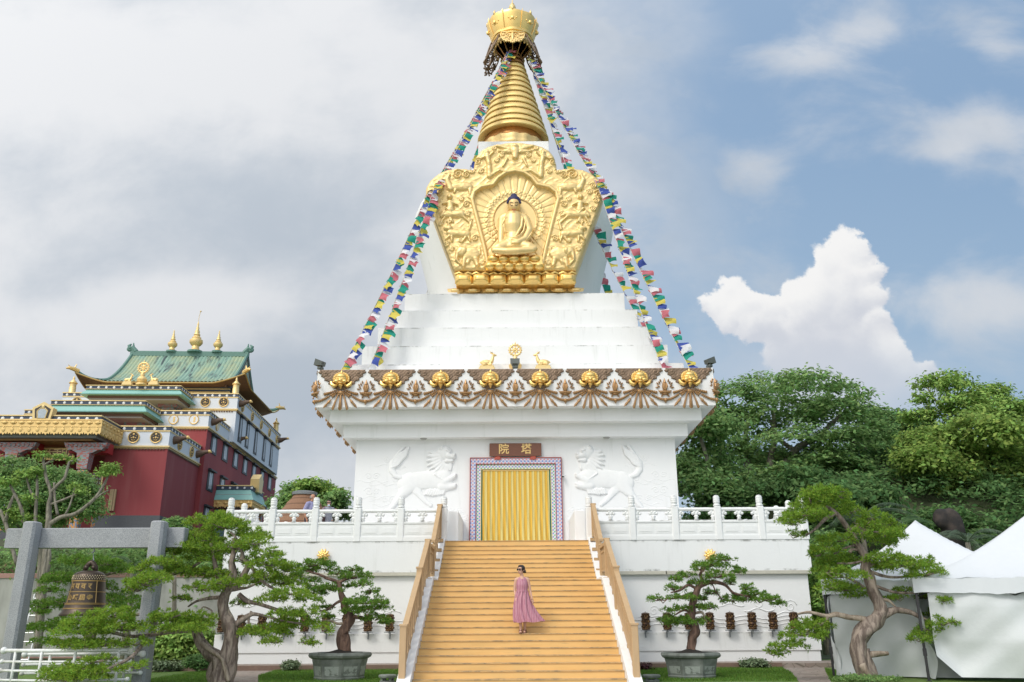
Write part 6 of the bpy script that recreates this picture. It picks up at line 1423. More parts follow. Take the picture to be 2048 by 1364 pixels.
bonsai('potted_bonsai','bonsai with a curved red brown trunk in the stone pot left of the stairs','tree',23.0,(POT1[0],23.0,POT1[1]-.1),
 [[(1385,1160,42),(1370,1100,36),(1355,1040,34),(1385,990,32),(1420,920,34),(1405,870,30),(1380,820,26),(1370,770,22),(1350,710,18),(1340,660,15),(1300,640,12),(1240,625,8)],[(1400,1150,26),(1400,1090,26),(1385,1020,24),(1390,950,18),(1380,930,14)]],
 [[(1340,660,12),(1400,630,10),(1470,620,7)],[(1380,780,12),(1330,800,9),(1260,850,9),(1200,860,5)],[(1420,880,10),(1520,850,7),(1600,840,5)],[(1440,900,14),(1510,910,12),(1570,940,7)],[(1350,700,9),(1280,700,7),(1200,700,5)],[(1290,640,9),(1200,600,8),(1110,580,5)]],
 p1,JUN2,REDBARK,3.552,(300,980),23,dead=[[(1390,945,10),(1330,950,9),(1290,930,8),(1230,925,4)]],tr=.10)
p2=[(760,530,80,24),(680,570,105,32),(610,595,60,28),(850,610,70,28),(730,645,90,28),(620,690,80,28),(500,640,65,24),(440,670,30,14),(430,730,65,24),(480,790,80,20),(340,800,65,18),(810,690,40,28),(680,760,50,22),(830,805,80,32),(920,730,50,22),(960,770,90,28),(1050,800,80,22),(1130,835,45,16),(430,870,65,28),(420,930,75,32),(560,860,70,28),(650,860,60,24),(520,960,110,28),(600,940,60,28),(400,960,50,20),(900,800,60,22),(560,780,40,18),(620,800,40,16)]
bonsai('potted_bonsai','bonsai with a long drooping right branch in the stone pot right of the stairs','tree',23.0,(POT2[0],23.0,POT2[1]-.1),
 [[(550,1170,32),(548,1120,30),(555,1070,30),(575,1030,31),(570,990,28),(550,940,26),(553,890,24),(560,840,23),(575,780,21),(595,730,19),(625,690,13),(610,640,10),(640,590,9),(690,560,7)]],
 [[(600,720,15),(660,695,14),(720,690,13),(780,710,11),(830,760,9),(900,780,7),(1000,800,5),(1100,830,3)],[(590,740,9),(530,710,9),(470,745,8),(410,760,4)],[(560,800,9),(510,780,8),(440,800,6),(370,800,4)],[(555,900,9),(500,880,7),(440,910,5)],[(560,850,8),(640,860,4)],[(690,700,4),(720,760,4),(760,810,4)]],
 p2,JUN2,REDBARK,3.377,(1220,960),24,dead=[[(570,900,9),(620,895,9),(640,930,7),(655,960,4)]],tr=.10)
p3=[(480,150,125,45),(400,200,105,45),(540,200,85,45),(300,300,105,45),(360,270,115,45),(440,300,60,28),(310,410,55,36),(640,260,85,45),(800,300,75,45),(740,350,75,38),(880,350,85,45),(850,410,105,45),(860,460,75,38),(560,440,95,38),(480,500,85,45),(430,540,55,28),(560,580,105,38),(500,630,95,45),(600,670,115,42),(700,580,60,28),(520,740,75,32),(610,760,95,32),(680,800,65,24),(880,560,105,38),(850,620,85,38),(980,600,105,42),(1090,600,95,42),(1120,660,105,42),(1230,690,85,36),(1300,730,75,26),(1000,770,55,24),(1180,790,85,32),(1240,840,45,18),(1120,810,55,24),(940,820,45,18),(1200,920,75,28),(1240,980,85,36),(1170,1030,95,36),(1280,1080,65,24),(1100,1080,65,28),(1340,1020,38,14),(400,990,105,36),(340,1050,105,36),(250,1120,85,36),(170,1175,55,24),(460,1070,38,18),(420,130,60,30),(580,160,60,30),(270,340,50,25),(700,400,60,25)]
bp=at(1735,1352,21.6)
bonsai('leaning_pine','tall leaning juniper pine with bare lower branches, in front of the tents','tree',21.6,(bp[0],21.6,0),
 [[(760,1400,76),(745,1330,59),(715,1240,50),(695,1150,46),(705,1080,48),(760,1010,53),(815,960,48),(845,910,40),(825,850,37),(795,780,35),(765,700,35),(745,640,32),(750,580,29),(720,520,24),(680,460,20),(645,400,19),(600,330,16),(545,270,13),(490,230,8)],
  [(800,1400,32),(790,1320,32),(760,1230,29),(740,1150,24)]],
 [[(860,930,30),(910,910,24),(950,900,20),(1030,915,17),(1100,950,13),(1170,975,8),(1230,985,5)],[(650,400,10),(700,375,9),(750,390,8),(830,400,6)],[(540,280,14),(480,320,11),(420,380,9),(360,420,5)],[(750,640,10),(850,680,10),(950,690,8),(1100,670,5)],[(740,760,10),(680,720,8),(620,690,6)],[(800,740,10),(870,770,10),(960,790,8),(1100,790,5)],[(500,940,14),(480,980,9),(420,1010,7),(330,1060,5)],[(760,620,9),(880,590,7),(980,610,5)],[(690,480,9),(620,500,7),(540,540,5)],[(740,580,8),(660,600,7),(560,600,5)]],
 p3,JUN3,JBARK,3.217,(1500,940),25,dead=[[(775,970,22),(700,955,18),(640,945,17),(560,930,17),(500,940,13),(430,925,11),(370,915,9),(305,925,5)],[(720,1225,24),(760,1195,22),(820,1180,18),(890,1180,12)],[(840,840,12),(890,840,10),(940,885,5)],[(650,385,10),(690,365,10),(740,385,7)],[(640,530,12),(660,510,10),(690,515,6)],[(755,1340,20,-.2),(720,1250,24,-.2),(750,1300,20,-.25),(800,1370,22,-.2)]],tr=.12,grow=1.36)
# ---------------------------------------------------------------- broad leaved trees
def leaf_quads(C,nrm,size,r,asp=.55,fold=False):
    n=len(C); nrm=unit(nrm+r.normal(0,.38,(n,3))); a=unit(np.cross(nrm,r.normal(0,1,(n,3)))); b_=np.cross(nrm,a); s=size*r.uniform(.6,1.3,(n,1))
    return np.stack([C-a*s,C-b_*s*asp,C+a*s-nrm*s*.25,C+b_*s*asp],1)
def crown_leaves(lobes,r,n,size,sub=.30,flat=.75,up=.6,shell=.84,per=22):
    """lobes: (centre, radii). leaves grouped into sprays over the outer shells of the lobes"""
    w=np.array([l[1][0]*l[1][2]+.2*l[1][1] for l in lobes]); w/=w.sum(); k=max(1,int(n/per)); idx=r.choice(len(lobes),k,p=w)
    c=np.array([l[0] for l in lobes])[idx]; rad=np.array([l[1] for l in lobes])[idx]
    d=unit(r.normal(0,1,(k,3))); d[:,2]=np.where(d[:,2]<-.35,-d[:,2]*.6,d[:,2]); d=unit(d); q=r.uniform(shell,1.05,(k,1))
    S=c+d*rad*q
    n_=np.repeat(S,per,0); dd=np.repeat(d,per,0); off=r.normal(0,1,(k*per,3))*np.array([sub,sub,sub*flat*.6]); P=n_+off
    nr=dd*.6+np.array([0,0,up]); return leaf_quads(P,nr,size,r)
def broad_tree(name,lab,cat,base,lobes,trunks,leafm,seed,n=9000,size=.16,sub=.38,bark=GBARK,group=None,per=22,up=.6,shell=.84,flat=.75,branches=()):
    r=np.random.default_rng(seed); t=thing(name,lab,cat,base,0,group)
    if trunks:
        b=MB()
        for L in trunks: tube_px(b,[q[:3]+tuple(q[4:]) for q in [(*x,) for x in L]] if False else L,base[1],ppm(base[1],base[2]+4),8,.08)
        tk=b.build('trunk',bark,t,True)
    Q=crown_leaves(lobes,r,n,size,sub,flat,up,shell,per)
    raw('crown',Q.reshape(-1,3),np.arange(len(Q)*4).reshape(-1,4),leafm,t); return t
def LB(L,Y,r,dep=1.,jy=2.):
    out=[]
    for px,py,rx,ry in L:
        y=Y+r.uniform(-jy,jy); m=ppm(y,10); out.append((at(px,py,y),(rx/m,max(rx,ry)/m*dep*.8,ry/m)))
    return out
rt_=np.random.default_rng(40)
GR='trees on the slope behind the stupa'
def ftree(lab,Y,bpx,lobes,trunks,leafm,seed,n,size=.17,sub=.42,jy=2.5,nm='broadleaf_tree',**k):
    z=terr(at(bpx,960,Y)[0],Y); b0=at(bpx,960,Y); return broad_tree(nm,lab,'tree',(b0[0],Y,z),LB(lobes,Y,rt_,1.,jy),trunks,leafm,seed,n,size,sub,group=GR,**k)
ftree('wide umbrella shaped tree with several leaning trunks, tallest behind the right corner of the stupa',52.,1520,
 [(1410,840,60,30),(1470,800,70,32),(1540,775,80,26),(1610,775,80,30),(1680,800,60,32),(1725,835,45,26),(1740,870,40,26),(1650,840,90,36),(1560,830,90,36),(1480,860,80,34),(1600,890,90,36),(1690,890,60,34),(1510,920,70,30),(1650,940,70,30),(1560,960,60,26),(1700,950,55,30),(1450,900,55,26)],
 [[(1465,1000,10),(1450,940,8),(1440,880,6),(1445,840,4)],[(1512,985,10),(1495,930,7),(1490,880,5),(1500,830,3)],[(1556,990,13),(1565,940,9),(1590,900,7),(1640,870,5),(1680,830,3)],[(1552,990,9),(1540,930,7),(1550,870,5),(1545,820,3)],[(1590,900,5),(1560,880,4),(1540,840,3)],[(1640,870,4),(1700,880,4),(1740,900,3)]],LEAFA,51,24000,.15,.40,flat=.55,per=40,up=.9)
ftree('leafy tree half hidden behind the right eave of the stupa',47.,1400,[(1390,880,50,40),(1410,930,60,34),(1400,980,60,34),(1440,1000,50,26),(1370,960,40,40),(1460,960,40,26),(1380,830,50,30),(1420,860,50,30)],[[(1395,1040,7),(1400,970,6),(1415,930,5),(1400,870,3)]],LEAFA,52,11000,.15)
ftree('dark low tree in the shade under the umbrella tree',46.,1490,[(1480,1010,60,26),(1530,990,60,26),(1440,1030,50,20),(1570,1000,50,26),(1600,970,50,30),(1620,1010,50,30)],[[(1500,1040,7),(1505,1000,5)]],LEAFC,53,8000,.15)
ftree('rounded grey green tree far up the slope between the two tallest trees',66.,1785,[(1770,850,50,30),(1800,860,50,30),(1830,870,50,28),(1750,880,40,30)],[],LEAFC,54,6000,.18)
ftree('shrubby tree with pale twigs at the middle of the slope',58.,1770,[(1760,905,50,30),(1790,930,50,34),(1740,950,50,34),(1780,980,50,34),(1820,960,40,30)],[[(1770,1020,5),(1765,960,4),(1775,910,2)]],LEAFA,55,8000,.16)
ftree('tall open crowned tree with feathery top at the upper right',56.,1910,[(1860,770,26,12),(1890,760,36,14),(1915,775,36,18),(1850,800,20,10),(1840,835,30,12),(1870,825,20,10),(1925,810,40,20),(1960,800,40,22),(1985,790,30,20),(2000,825,50,26),(1950,840,50,26),(2040,830,50,28),(1815,840,16,8)],[[(1900,960,8),(1905,880,6),(1900,820,4),(1890,770,2)],[(1905,880,4),(1870,850,3),(1845,835,2)],[(1905,860,4),(1950,830,3),(1985,800,2)],[(1900,830,3),(1870,800,2),(1855,775,1.5)]],LEAFD,56,11000,.14,.36)
ftree('broad warm green tree spreading across the right edge',50.,1960,[(1960,870,60,40),(2010,880,70,44),(2060,900,60,50),(1930,930,60,44),(1990,940,70,50),(2050,970,60,50),(1940,990,60,44),(2000,1010,60,40)],[[(1980,1080,8),(1975,1000,6),(1990,930,4)]],LEAFB,57,16000,.15,.42,per=36)
ftree('warm green tree with a bright edge beside the dark hollow',49.,1880,[(1880,890,60,36),(1850,930,50,36),(1890,950,60,40),(1870,990,50,34),(1900,1000,44,30),(1850,890,40,30),(1850,975,36,24)],[[(1885,1060,7),(1880,980,5),(1880,910,3)]],LEAFB,58,11000,.15,.42,per=36)
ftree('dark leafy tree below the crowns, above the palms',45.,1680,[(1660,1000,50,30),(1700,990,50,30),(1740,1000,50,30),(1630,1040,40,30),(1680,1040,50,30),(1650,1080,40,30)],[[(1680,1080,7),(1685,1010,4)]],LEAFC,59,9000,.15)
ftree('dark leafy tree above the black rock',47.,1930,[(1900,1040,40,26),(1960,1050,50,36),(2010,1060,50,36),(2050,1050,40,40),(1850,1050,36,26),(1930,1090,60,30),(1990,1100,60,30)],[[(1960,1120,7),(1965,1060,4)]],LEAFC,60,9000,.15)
# bushes filling the slope foot
UG=[]
for k in range(260):
    y=rt_.uniform(37,60); x=rt_.uniform(10.5,34); UG.append((np.array([x,y,terr(x,y)+.4]),(1.1,1.1,.9)))
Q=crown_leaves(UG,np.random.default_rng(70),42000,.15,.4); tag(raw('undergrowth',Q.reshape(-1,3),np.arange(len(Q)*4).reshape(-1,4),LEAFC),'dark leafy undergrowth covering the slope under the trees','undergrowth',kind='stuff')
for i,(px,py,w,h,Y,m,lab) in enumerate(((1655,1190,34,60,30.,LEAFD,'bright green bush squeezed between the terrace corner and the tent'),(1650,1120,34,40,33.,LEAFA,'upright bush behind the right terrace corner'))):
    c=at(px,1300,Y); broad_tree('garden_bush',lab,'bush',(c[0],Y,0),LB([(px,py,w,h),(px-6,py+50,w,h),(px+6,py-30,w*.8,h*.6),(px,py+80,w,h*.6)],Y,rt_,1.,.3),[[(px,1310,4),(px,py,2)]],m,80+i,5000,.07,.2)
UG=[]
for k in range(150):
    y=rt_.uniform(34.5,41); x=rt_.uniform(-34,-11.5); UG.append((np.array([x,y,terr(x,y)+.5]),(1.0,1.,1.0)))
Q=crown_leaves(UG,np.random.default_rng(71),30000,.10,.35); tag(raw('undergrowth',Q.reshape(-1,3),np.arange(len(Q)*4).reshape(-1,4),LEAFA),'leafy hedge on the bank between the grey retaining wall and the temple','undergrowth',kind='stuff')
# trees behind the visitors
for i,(lab,Y,L,m,n) in enumerate((('slim pointed tree behind the thatched hut',62.,[(590,985,16,16),(593,1005,22,18),(588,1025,26,16),(575,1030,24,14)],LEAFA,4500),('spreading tree behind the two visitors',60.,[(625,975,26,12),(640,990,32,16),(615,1000,26,16),(655,1000,24,14),(635,1015,34,16),(670,985,10,6)],LEAFD,6500),('thin tree leaning out to the right behind the visitors',58.,[(668,1005,14,8),(678,992,10,6),(685,1030,10,8),(660,1020,20,10)],LEAFA,2500),('tree at the left of the hut beside the red temple',64.,[(560,1010,14,12),(565,1028,18,14)],LEAFA,2500))):
    px=L[0][0]; c=at(px,1040,Y); broad_tree('distant_tree',lab,'tree',(c[0],Y,4.),LB(L,Y,rt_,1.,.8),[[(px,1050,3),(px,1010,2.4),(px+2,985,1.2)]],m,90+i,n,.16,.34,group='trees beyond the terrace')
# round clipped tree and the leafy tree at the temple
YQ=31.
c=at(348,1060,YQ); broad_tree('clipped_bush','round clipped bush showing just above the granite beam','bush',(c[0],YQ,0),LB([(348,1058,25,20),(348,1075,27,20)],YQ,rt_,1.,.1),[[(348,1290,5),(349,1180,4),(348,1070,3)]],LEAFA,95,7000,.05,.10,shell=.7)
YQ=31.5; c=at(70,1080,YQ)
leafyL=[(60,968,58,30),(108,975,50,36),(20,955,50,40),(150,990,40,40),(90,1000,60,40),(30,1010,60,40),(130,1030,46,30),(60,1050,60,26),(175,1020,26,26)]
broad_tree('leafy_tree','dense round crowned tree at the left edge, in front of the temple porch','tree',(c[0],YQ,0),LB(leafyL,YQ,rt_,1.,.5),[[(75,1310,8),(80,1200,7),(85,1080,6),(100,1000,3)]],LEAFA,96,34000,.062,.17,per=26)
# bare pruned tree in front of it
YQ=29.; sc7=2.94; c=at(90,1320,YQ)
Lb=[[(75,1300/1,7),(85,1200,7),(92,1100,7),(97,1045,6),(98,1010,5),(102,985,4),(92,955,3.5),(88,930,3),(85,915,2.5)],[(102,985,4),(115,970,3.5),(130,955,3),(138,925,2.5),(146,922,1.5)],[(97,1050,5),(120,1035,4.5),(150,1028,4),(175,1010,3.5),(195,990,3),(210,965,2.5),(221,940,1.8)],[(70,1050,4),(72,1015,3.5),(74,985,3),(74,950,2.2)],[(50,1045,4),(40,1010,3.5),(30,990,3),(20,970,2.2)],[(10,1045,4),(20,1010,3.5),(28,990,2.5)],[(34,1130,4),(20,1080,4),(12,1050,4),(0,1020,3)],[(175,1012,2.5),(200,990,2),(218,980,1.2)],[(74,1000,2.5),(60,980,2.2),(52,950,1.6)],[(98,1010,3),(125,1000,2.5),(160,985,1.6)],[(92,1150,5),(98,1100,4),(70,1060,4),(45,1040,4)],[(115,1030,3),(110,1000,2.6),(108,965,2)],[(88,930,2.5),(105,920,2),(118,915,1.2)],[(130,1030,2.5),(140,1010,2),(150,975,1.3)]]
t=thing('bare_tree','pale bare branched tree with a few leaf tufts, in front of the leafy tree','tree',(c[0],YQ,0))
b=MB()
for L in Lb: tube_px(b,L,YQ,ppm(YQ,3),7,.06)
b.build('trunk',GBARK,t,True)
tips=[(85,912,10,6),(218,938,12,9),(225,945,8,6),(146,922,7,4),(74,945,12,8),(20,965,14,8),(55,950,14,9),(160,985,7,4),(60,1000,10,8),(118,915,7,4),(205,950,8,6),(30,1030,12,10),(60,1040,16,8),(150,975,8,5)]
Q=crown_leaves(LB(tips,YQ,rt_,1.,.2),np.random.default_rng(97),3600,.055,.12,per=12); raw('crown',Q.reshape(-1,3),np.arange(len(Q)*4).reshape(-1,4),LEAFD,t)
# ---------------------------------------------------------------- shrubs at the foot of the walls, palms
def shrub(nm,lab,px,py,w,h,Y,m,seed,n=2500,size=.045,z=0.):
    r=np.random.default_rng(seed); c=at(px,py,Y); mm=ppm(Y,.6); t=thing(nm,lab,'shrub',(c[0],Y,z)); hh=2*h/mm
    b=MB()
    for k in range(5): a=r.uniform(0,2*PI); b.tube([(c[0],Y,z),(c[0]+math.cos(a)*w/mm*.4,Y+math.sin(a)*w/mm*.4,z+hh*.7)],[.02,.008],4)
    b.build('stem',GBARK,t)
    Q=crown_leaves([(np.array([c[0]+r.uniform(-.4,.4)*w/mm,Y+r.uniform(-.25,.25)*w/mm,z+hh*r.uniform(.35,.6)]),(w/mm*.62,w/mm*.5,hh*.42)) for _ in range(6)],r,n,size,size*2.2,per=12)
    Q[:,:,2]=np.maximum(Q[:,:,2],z+.005); raw('crown',Q.reshape(-1,3),np.arange(len(Q)*4).reshape(-1,4),m,t)
shrub('hedge_bush','large glossy green bush left of the terrace, behind the big bonsai',350,1262,78,42,29.6,LEAFD,101,15000,.075)
shrub('hedge_bush','rounded dark green bush on the lawn edge behind the big bonsai trunk',396,1316,25,15,27.,LEAFC,102,5000,.04)
shrub('garden_shrub','grey green mound shrub beside the path at the far left of the lawn',320,1318,17,9,27.2,LEAFG,103,2500,.04)
shrub('garden_shrub','small grey green shrub at the wall between the bonsai trunk and the pot',582,1325,15,10,27.,LEAFG,104,2500,.035)
shrub('garden_shrub','low spreading green plant at the wall right of the second pot',1508,1326,27,8,27.3,LEAFG,105,3000,.04)
shrub('garden_shrub','small dark red plant at the foot of the right stair railing',1287,1328,9,6,26.5,LEAFR,106,900,.04)
shrub('garden_shrub','brownish low shrub between the boulder and the dark bush',360,1313,18,8,27.6,LEAFG,107,1800,.04)
shrub('grass_tussock','rough grassy mound round the foot of the leaning pine',1730,1358,60,6,21.3,LEAFA,108,2200,.028)
PALM=mat('palm_frond',(.06,.13,.035),.45,island=.3,trans=.15); PALM2=mat('pale_palm_frond',(.10,.15,.09),.45,island=.3,trans=.15)
def palm(lab,px,py,Y,Lm,n,m,seed,zt=None,dirs=None):
    r=random.Random(seed); c=at(px,py,Y); z0=terr(c[0],Y); t=thing('palm',lab,'palm',(c[0],Y,z0))
    b=MB(); b.tube([(c[0]+.1,Y,z0-.1),(c[0],Y,(z0+c[2])/2),(c[0],Y,c[2])],[.16,.13,.1],8,1.,.06); b.build('trunk',GBARK,t,True)
    for k in range(n):
        a=(dirs[k] if dirs else 2*PI*k/n+r.uniform(-.2,.2)); el=r.uniform(.3,1.1); L=Lm*r.uniform(.8,1.1); sp=[]; 
        for i in range(11):
            f=i/10; sp.append(np.array([c[0]+math.cos(a)*L*f*math.cos(el*(1-f*.3)),Y+math.sin(a)*L*f*math.cos(el*(1-f*.3)),c[2]+L*(math.sin(el)*f-.75*f*f)]))
        b=MB(); b.tube(sp,[.025*(1-.8*i/10) for i in range(11)],4)
        side=np.array([-math.sin(a),math.cos(a),0])
        for i in range(30):
            f=.1+.9*i/30; q=f*10; j=min(9,int(q)); p=sp[j]+(sp[j+1]-sp[j])*(q-j); d=unit(sp[j+1]-sp[j]); w=Lm*.26*math.sin(PI*(.12+.86*f))
            for s in (-1,1):
                e=p+side*s*w*.8+d*w*.5+np.array([0,0,-.35*w]); pw=d*.013; b.add([p-pw,p+pw,e],[(0,1,2)])
        b.build('frond',m,t)
palm('palm with long pale fronds on the slope above the leaning pine',1722,1040,42.,3.4,13,PALM2,1)
palm('palm with dark fronds beside the black rock on the slope',1790,1060,41.,3.0,12,PALM,2)
palm('low palm to the right of the black rock',1935,1085,38.5,2.4,11,PALM2,3)
palm('drooping palm behind the bell, by the grey retaining wall',268,1135,30.5,1.7,12,PALM,4)
# ---------------------------------------------------------------- people
SKIN=mat('skin',(.60,.36,.26),.5,var=.04,spec=.3); SKIN2=mat('tanned_skin',(.44,.22,.14),.5,var=.05,spec=.3); HAIR=mat('dark_hair',(.018,.012,.010),.45,bump=.3,bscale=60.); GHAIR=mat('grey_stubble_hair',(.25,.23,.21),.7)
SHADE=mat('sunglass_lens',(.008,.008,.01),.1)
def limb(b,L,n=10):
    b.tube([q[:3] for q in L],[q[3] for q in L],n)
    for q in L: b.ball(q[:3],q[3]*.99,n,7)
def hand(b,w,d,side,s=1.,curl=.3,pal=(0,-1,0)):
    """palm and five bent fingers. w wrist, d pointing direction, side = towards the thumb"""
    w=np.array(w,float); d=unit(np.array(d,float)); th=unit(np.array(side,float)); pn=unit(np.cross(d,th))
    pc=w+d*.045*s
    b.tube([w,w+d*.03*s,w+d*.085*s],[.022*s,.030*s,.030*s],8,1.); b.ball(pc,.033*s,8,6)
    for k,(o,L) in enumerate(((.024,.072),(.008,.080),(-.008,.075),(-.023,.058))):
        p0=w+d*.075*s+th*o*s; p1=p0+d*L*.45*s+pn*curl*.015*s; p2=p1+unit(d+pn*curl*1.2)*L*.35*s; p3=p2+unit(d+pn*curl*2.4)*L*.3*s
        b.tube([p0,p1,p2,p3],[.0095*s,.009*s,.008*s,.0065*s],6); b.ball(p3,.0068*s,6,4)
    p0=w+d*.02*s+th*.026*s; p1=p0+unit(d*.6+th)*.035*s; p2=p1+unit(d+th*.3)*.03*s; b.tube([p0,p1,p2],[.012*s,.0105*s,.008*s],6); b.ball(p2,.008*s,6,4)
def head(b,c,yaw,s=1.,tilt=0.):
    """skull, jaw, nose, ears, lips; looks along -Y turned by yaw"""
    M=np.array(Matrix.Rotation(yaw,3,'Z')@Matrix.Rotation(tilt,3,'X')); P_=lambda x,y,z:np.array(c)+M@np.array([x,y,z])*s
    def el(x,y,z,r): k0=b.n; b.ball((0,0,0),tuple(q*s for q in r),14,10); 
    def E_(x,y,z,rx,ry,rz):
        k0=len(b.v); b.ball((0,0,0),(rx*s,ry*s,rz*s),14,10); o=P_(x,y,z); b.v[k0:]=[tuple(M@np.array(v)+o) for v in b.v[k0:]]
    E_(0,.012,.03,.074,.092,.088); E_(0,-.022,-.035,.056,.066,.075); E_(0,-.05,-.085,.030,.030,.022)
    E_(.032,-.062,-.025,.024,.02,.022); E_(-.032,-.062,-.025,.024,.02,.022)
    b.tube([P_(0,-.088,.012),P_(0,-.100,-.012),P_(0,-.106,-.028)],[.008*s,.011*s,.014*s],8); E_(.012,-.094,-.030,.008,.009,.007); E_(-.012,-.094,-.030,.008,.009,.007)
    E_(0,-.083,-.058,.022,.012,.006); E_(0,-.081,-.069,.018,.012,.006)
    for q in (-1,1): E_(q*.074,.01,-.005,.012,.02,.032)
    return P_,M
def face_bits(P_,M,par,s,brow,lipc,glasses=True,eyes=True):
    b=MB()
    for q in (-1,1): b.tube([P_(q*.012,-.094,.032),P_(q*.03,-.091,.040),P_(q*.05,-.078,.034)],[.003*s,.005*s,.002*s],5)
    b.build('eyebrows',brow,par)
    b=MB(); b.tube([P_(-.022,-.090,-.062),P_(0,-.097,-.060),P_(.022,-.090,-.062)],[.003*s,.007*s,.003*s],6); b.build('lips',lipc,par)
    if glasses:
        b=MB()
        for q in (-1,1):
            k0=len(b.v); b.ball((0,0,0),(.032*s,.008*s,.024*s),12,8); o=P_(q*.035,-.098,.008); b.v[k0:]=[tuple(M@np.array(v)+o) for v in b.v[k0:]]
            b.tube([P_(q*.064,-.090,.014),P_(q*.078,-.03,.012),P_(q*.078,.02,.008)],.004*s,5)
        b.tube([P_(-.01,-.104,.014),P_(.01,-.104,.014)],.004*s,5); b.build('sunglasses',SHADE,par)
    elif eyes:
        b=MB()
        for q in (-1,1): b.ball(P_(q*.030,-.086,.010),.009*s,8,6)
        b.build('eyes',mat('dark_eye',(.03,.02,.015),.2),par)
LIPS=mat('lips_red',(.42,.12,.11),.4)
# the woman on the stairs, 1.62 m, right foot leading, head turned to her right (our left)
KW=7; zw=KW*RS; yw_=ky(KW)+.14; xw=float(at(1045,1268,yw_)[0])
W=lambda x,y,z:(xw+x,yw_+y,zw+z)
wom=thing('person','woman in a long pink striped sleeveless dress and sunglasses standing on the stairs','person',(xw,yw_,zw))
b=MB()
def LW(*L): limb(b,[(*W(*q[:3]),q[3]) for q in L])
LW((0,.02,.90,.125),(0,.015,1.0,.115),(.0,.01,1.10,.112),(0,.01,1.20,.118),(0,.015,1.27,.10)); b.ball(W(.06,.0,1.16),(.065,.07,.07)); b.ball(W(-.06,.0,1.16),(.065,.07,.07))
LW((-.13,.015,1.29,.048),(0,.02,1.31,.06),(.13,.015,1.29,.048)); LW((0,.015,1.30,.05),(-.005,.005,1.38,.046),(-.01,.0,1.42,.045))
LW((-.145,.015,1.28,.048),(-.175,.03,1.15,.040),(-.185,.03,1.02,.034),(-.17,-.01,.92,.029),(-.155,-.05,.83,.022))
LW((.145,.015,1.28,.048),(.175,.03,1.15,.040),(.20,.03,1.02,.034),(.225,.0,.91,.028),(.25,-.03,.80,.022))
hand(b,W(-.155,-.05,.83),(.1,-.25,-1),(.6,-1,0),.95,.5); hand(b,W(.25,-.03,.80),(.25,-.1,-1),(-.6,-1,0),.95,.6)
LW((-.07,.02,.88,.095),(-.075,-.02,.66,.075),(-.06,-.03,.46,.055),(-.055,-.01,.33,.055),(-.045,-.02,.18,.038),(-.04,-.02,.085,.033))
LW((.07,.03,.88,.095),(.075,.02,.66,.075),(.07,.02,.46,.055),(.068,.05,.33,.055),(.062,.05,.18,.038),(.06,.05,.085,.033))
for fx,fy in ((-.04,-.02),(.06,.05)):
    LW((fx,fy+.03,.055,.034),(fx-.004,fy-.05,.05,.034),(fx-.010,fy-.12,.035,.030)); 
    for k in range(5): b.ball(W(fx-.03+.013*k-.006,fy-.155+.006*abs(k-1),.024),(.0085,.018,.010),6,5)
hc=W(-.022,-.012,1.515); P_,M_=head(b,hc,R(-38),1.0)
body=blob('body',b,SKIN,wom,.009,2)
face_bits(P_,M_,body,1.,HAIR,LIPS,True)
b=MB()
def HE(x,y,z,rx,ry,rz):
    k0=len(b.v); b.ball((0,0,0),(rx,ry,rz),16,11); o=P_(x,y,z); b.v[k0:]=[tuple(M_@np.array(v)+o) for v in b.v[k0:]]
HE(0,.03,.045,.083,.088,.085); HE(0,-.03,.095,.062,.055,.032); HE(.066,-.01,.03,.022,.05,.06); HE(-.066,-.01,.03,.022,.05,.06); HE(.0,.125,-.02,.05,.045,.05); HE(.02,.135,-.045,.035,.03,.03); HE(.055,.06,-.02,.03,.045,.05); HE(-.055,.06,-.02,.03,.045,.05)
hr=blob('hair',b,HAIR,body,.009,2)
def dress_fn(n,tc,g):
    x,y,z=n.sep(tc.outputs['UV'] if False else tc.outputs['Object']); 
    k=n.m('SINE',x*150.+n.noise(tc.outputs['Object'],4.,2,.5)*6.); w=n.noise(n.mapv(tc.outputs['Object'],(14,14,2)),2.,4,.6)
    c=n.mix(n.ss(w,.35,.7),(.40,.145,.205,1),(.50,.235,.29,1)); return n.mix(n.ss(k,.55,.9)*.6,c,(.66,.44,.48,1))
DRESS=mat('pink_striped_cotton',(.5,.2,.28),.85,fn=dress_fn,trans=.08)
bd=MB()                                              # bodice
prof_=[(1.335,.092,.062),(1.295,.125,.088),(1.22,.142,.122),(1.15,.150,.140),(1.08,.146,.132),(1.02,.142,.128),(.985,.148,.134)]
NA=40
bd.grid(lambda u,v:(lambda i,f:W(math.cos(2*PI*u)*(prof_[i][1]+(prof_[min(i+1,6)][1]-prof_[i][1])*f),math.sin(2*PI*u)*(prof_[i][2]+(prof_[min(i+1,6)][2]-prof_[i][2])*f)+.012,prof_[i][0]+(prof_[min(i+1,6)][0]-prof_[i][0])*f))(min(5,int(v*6)),v*6-min(5,int(v*6))),NA,18)

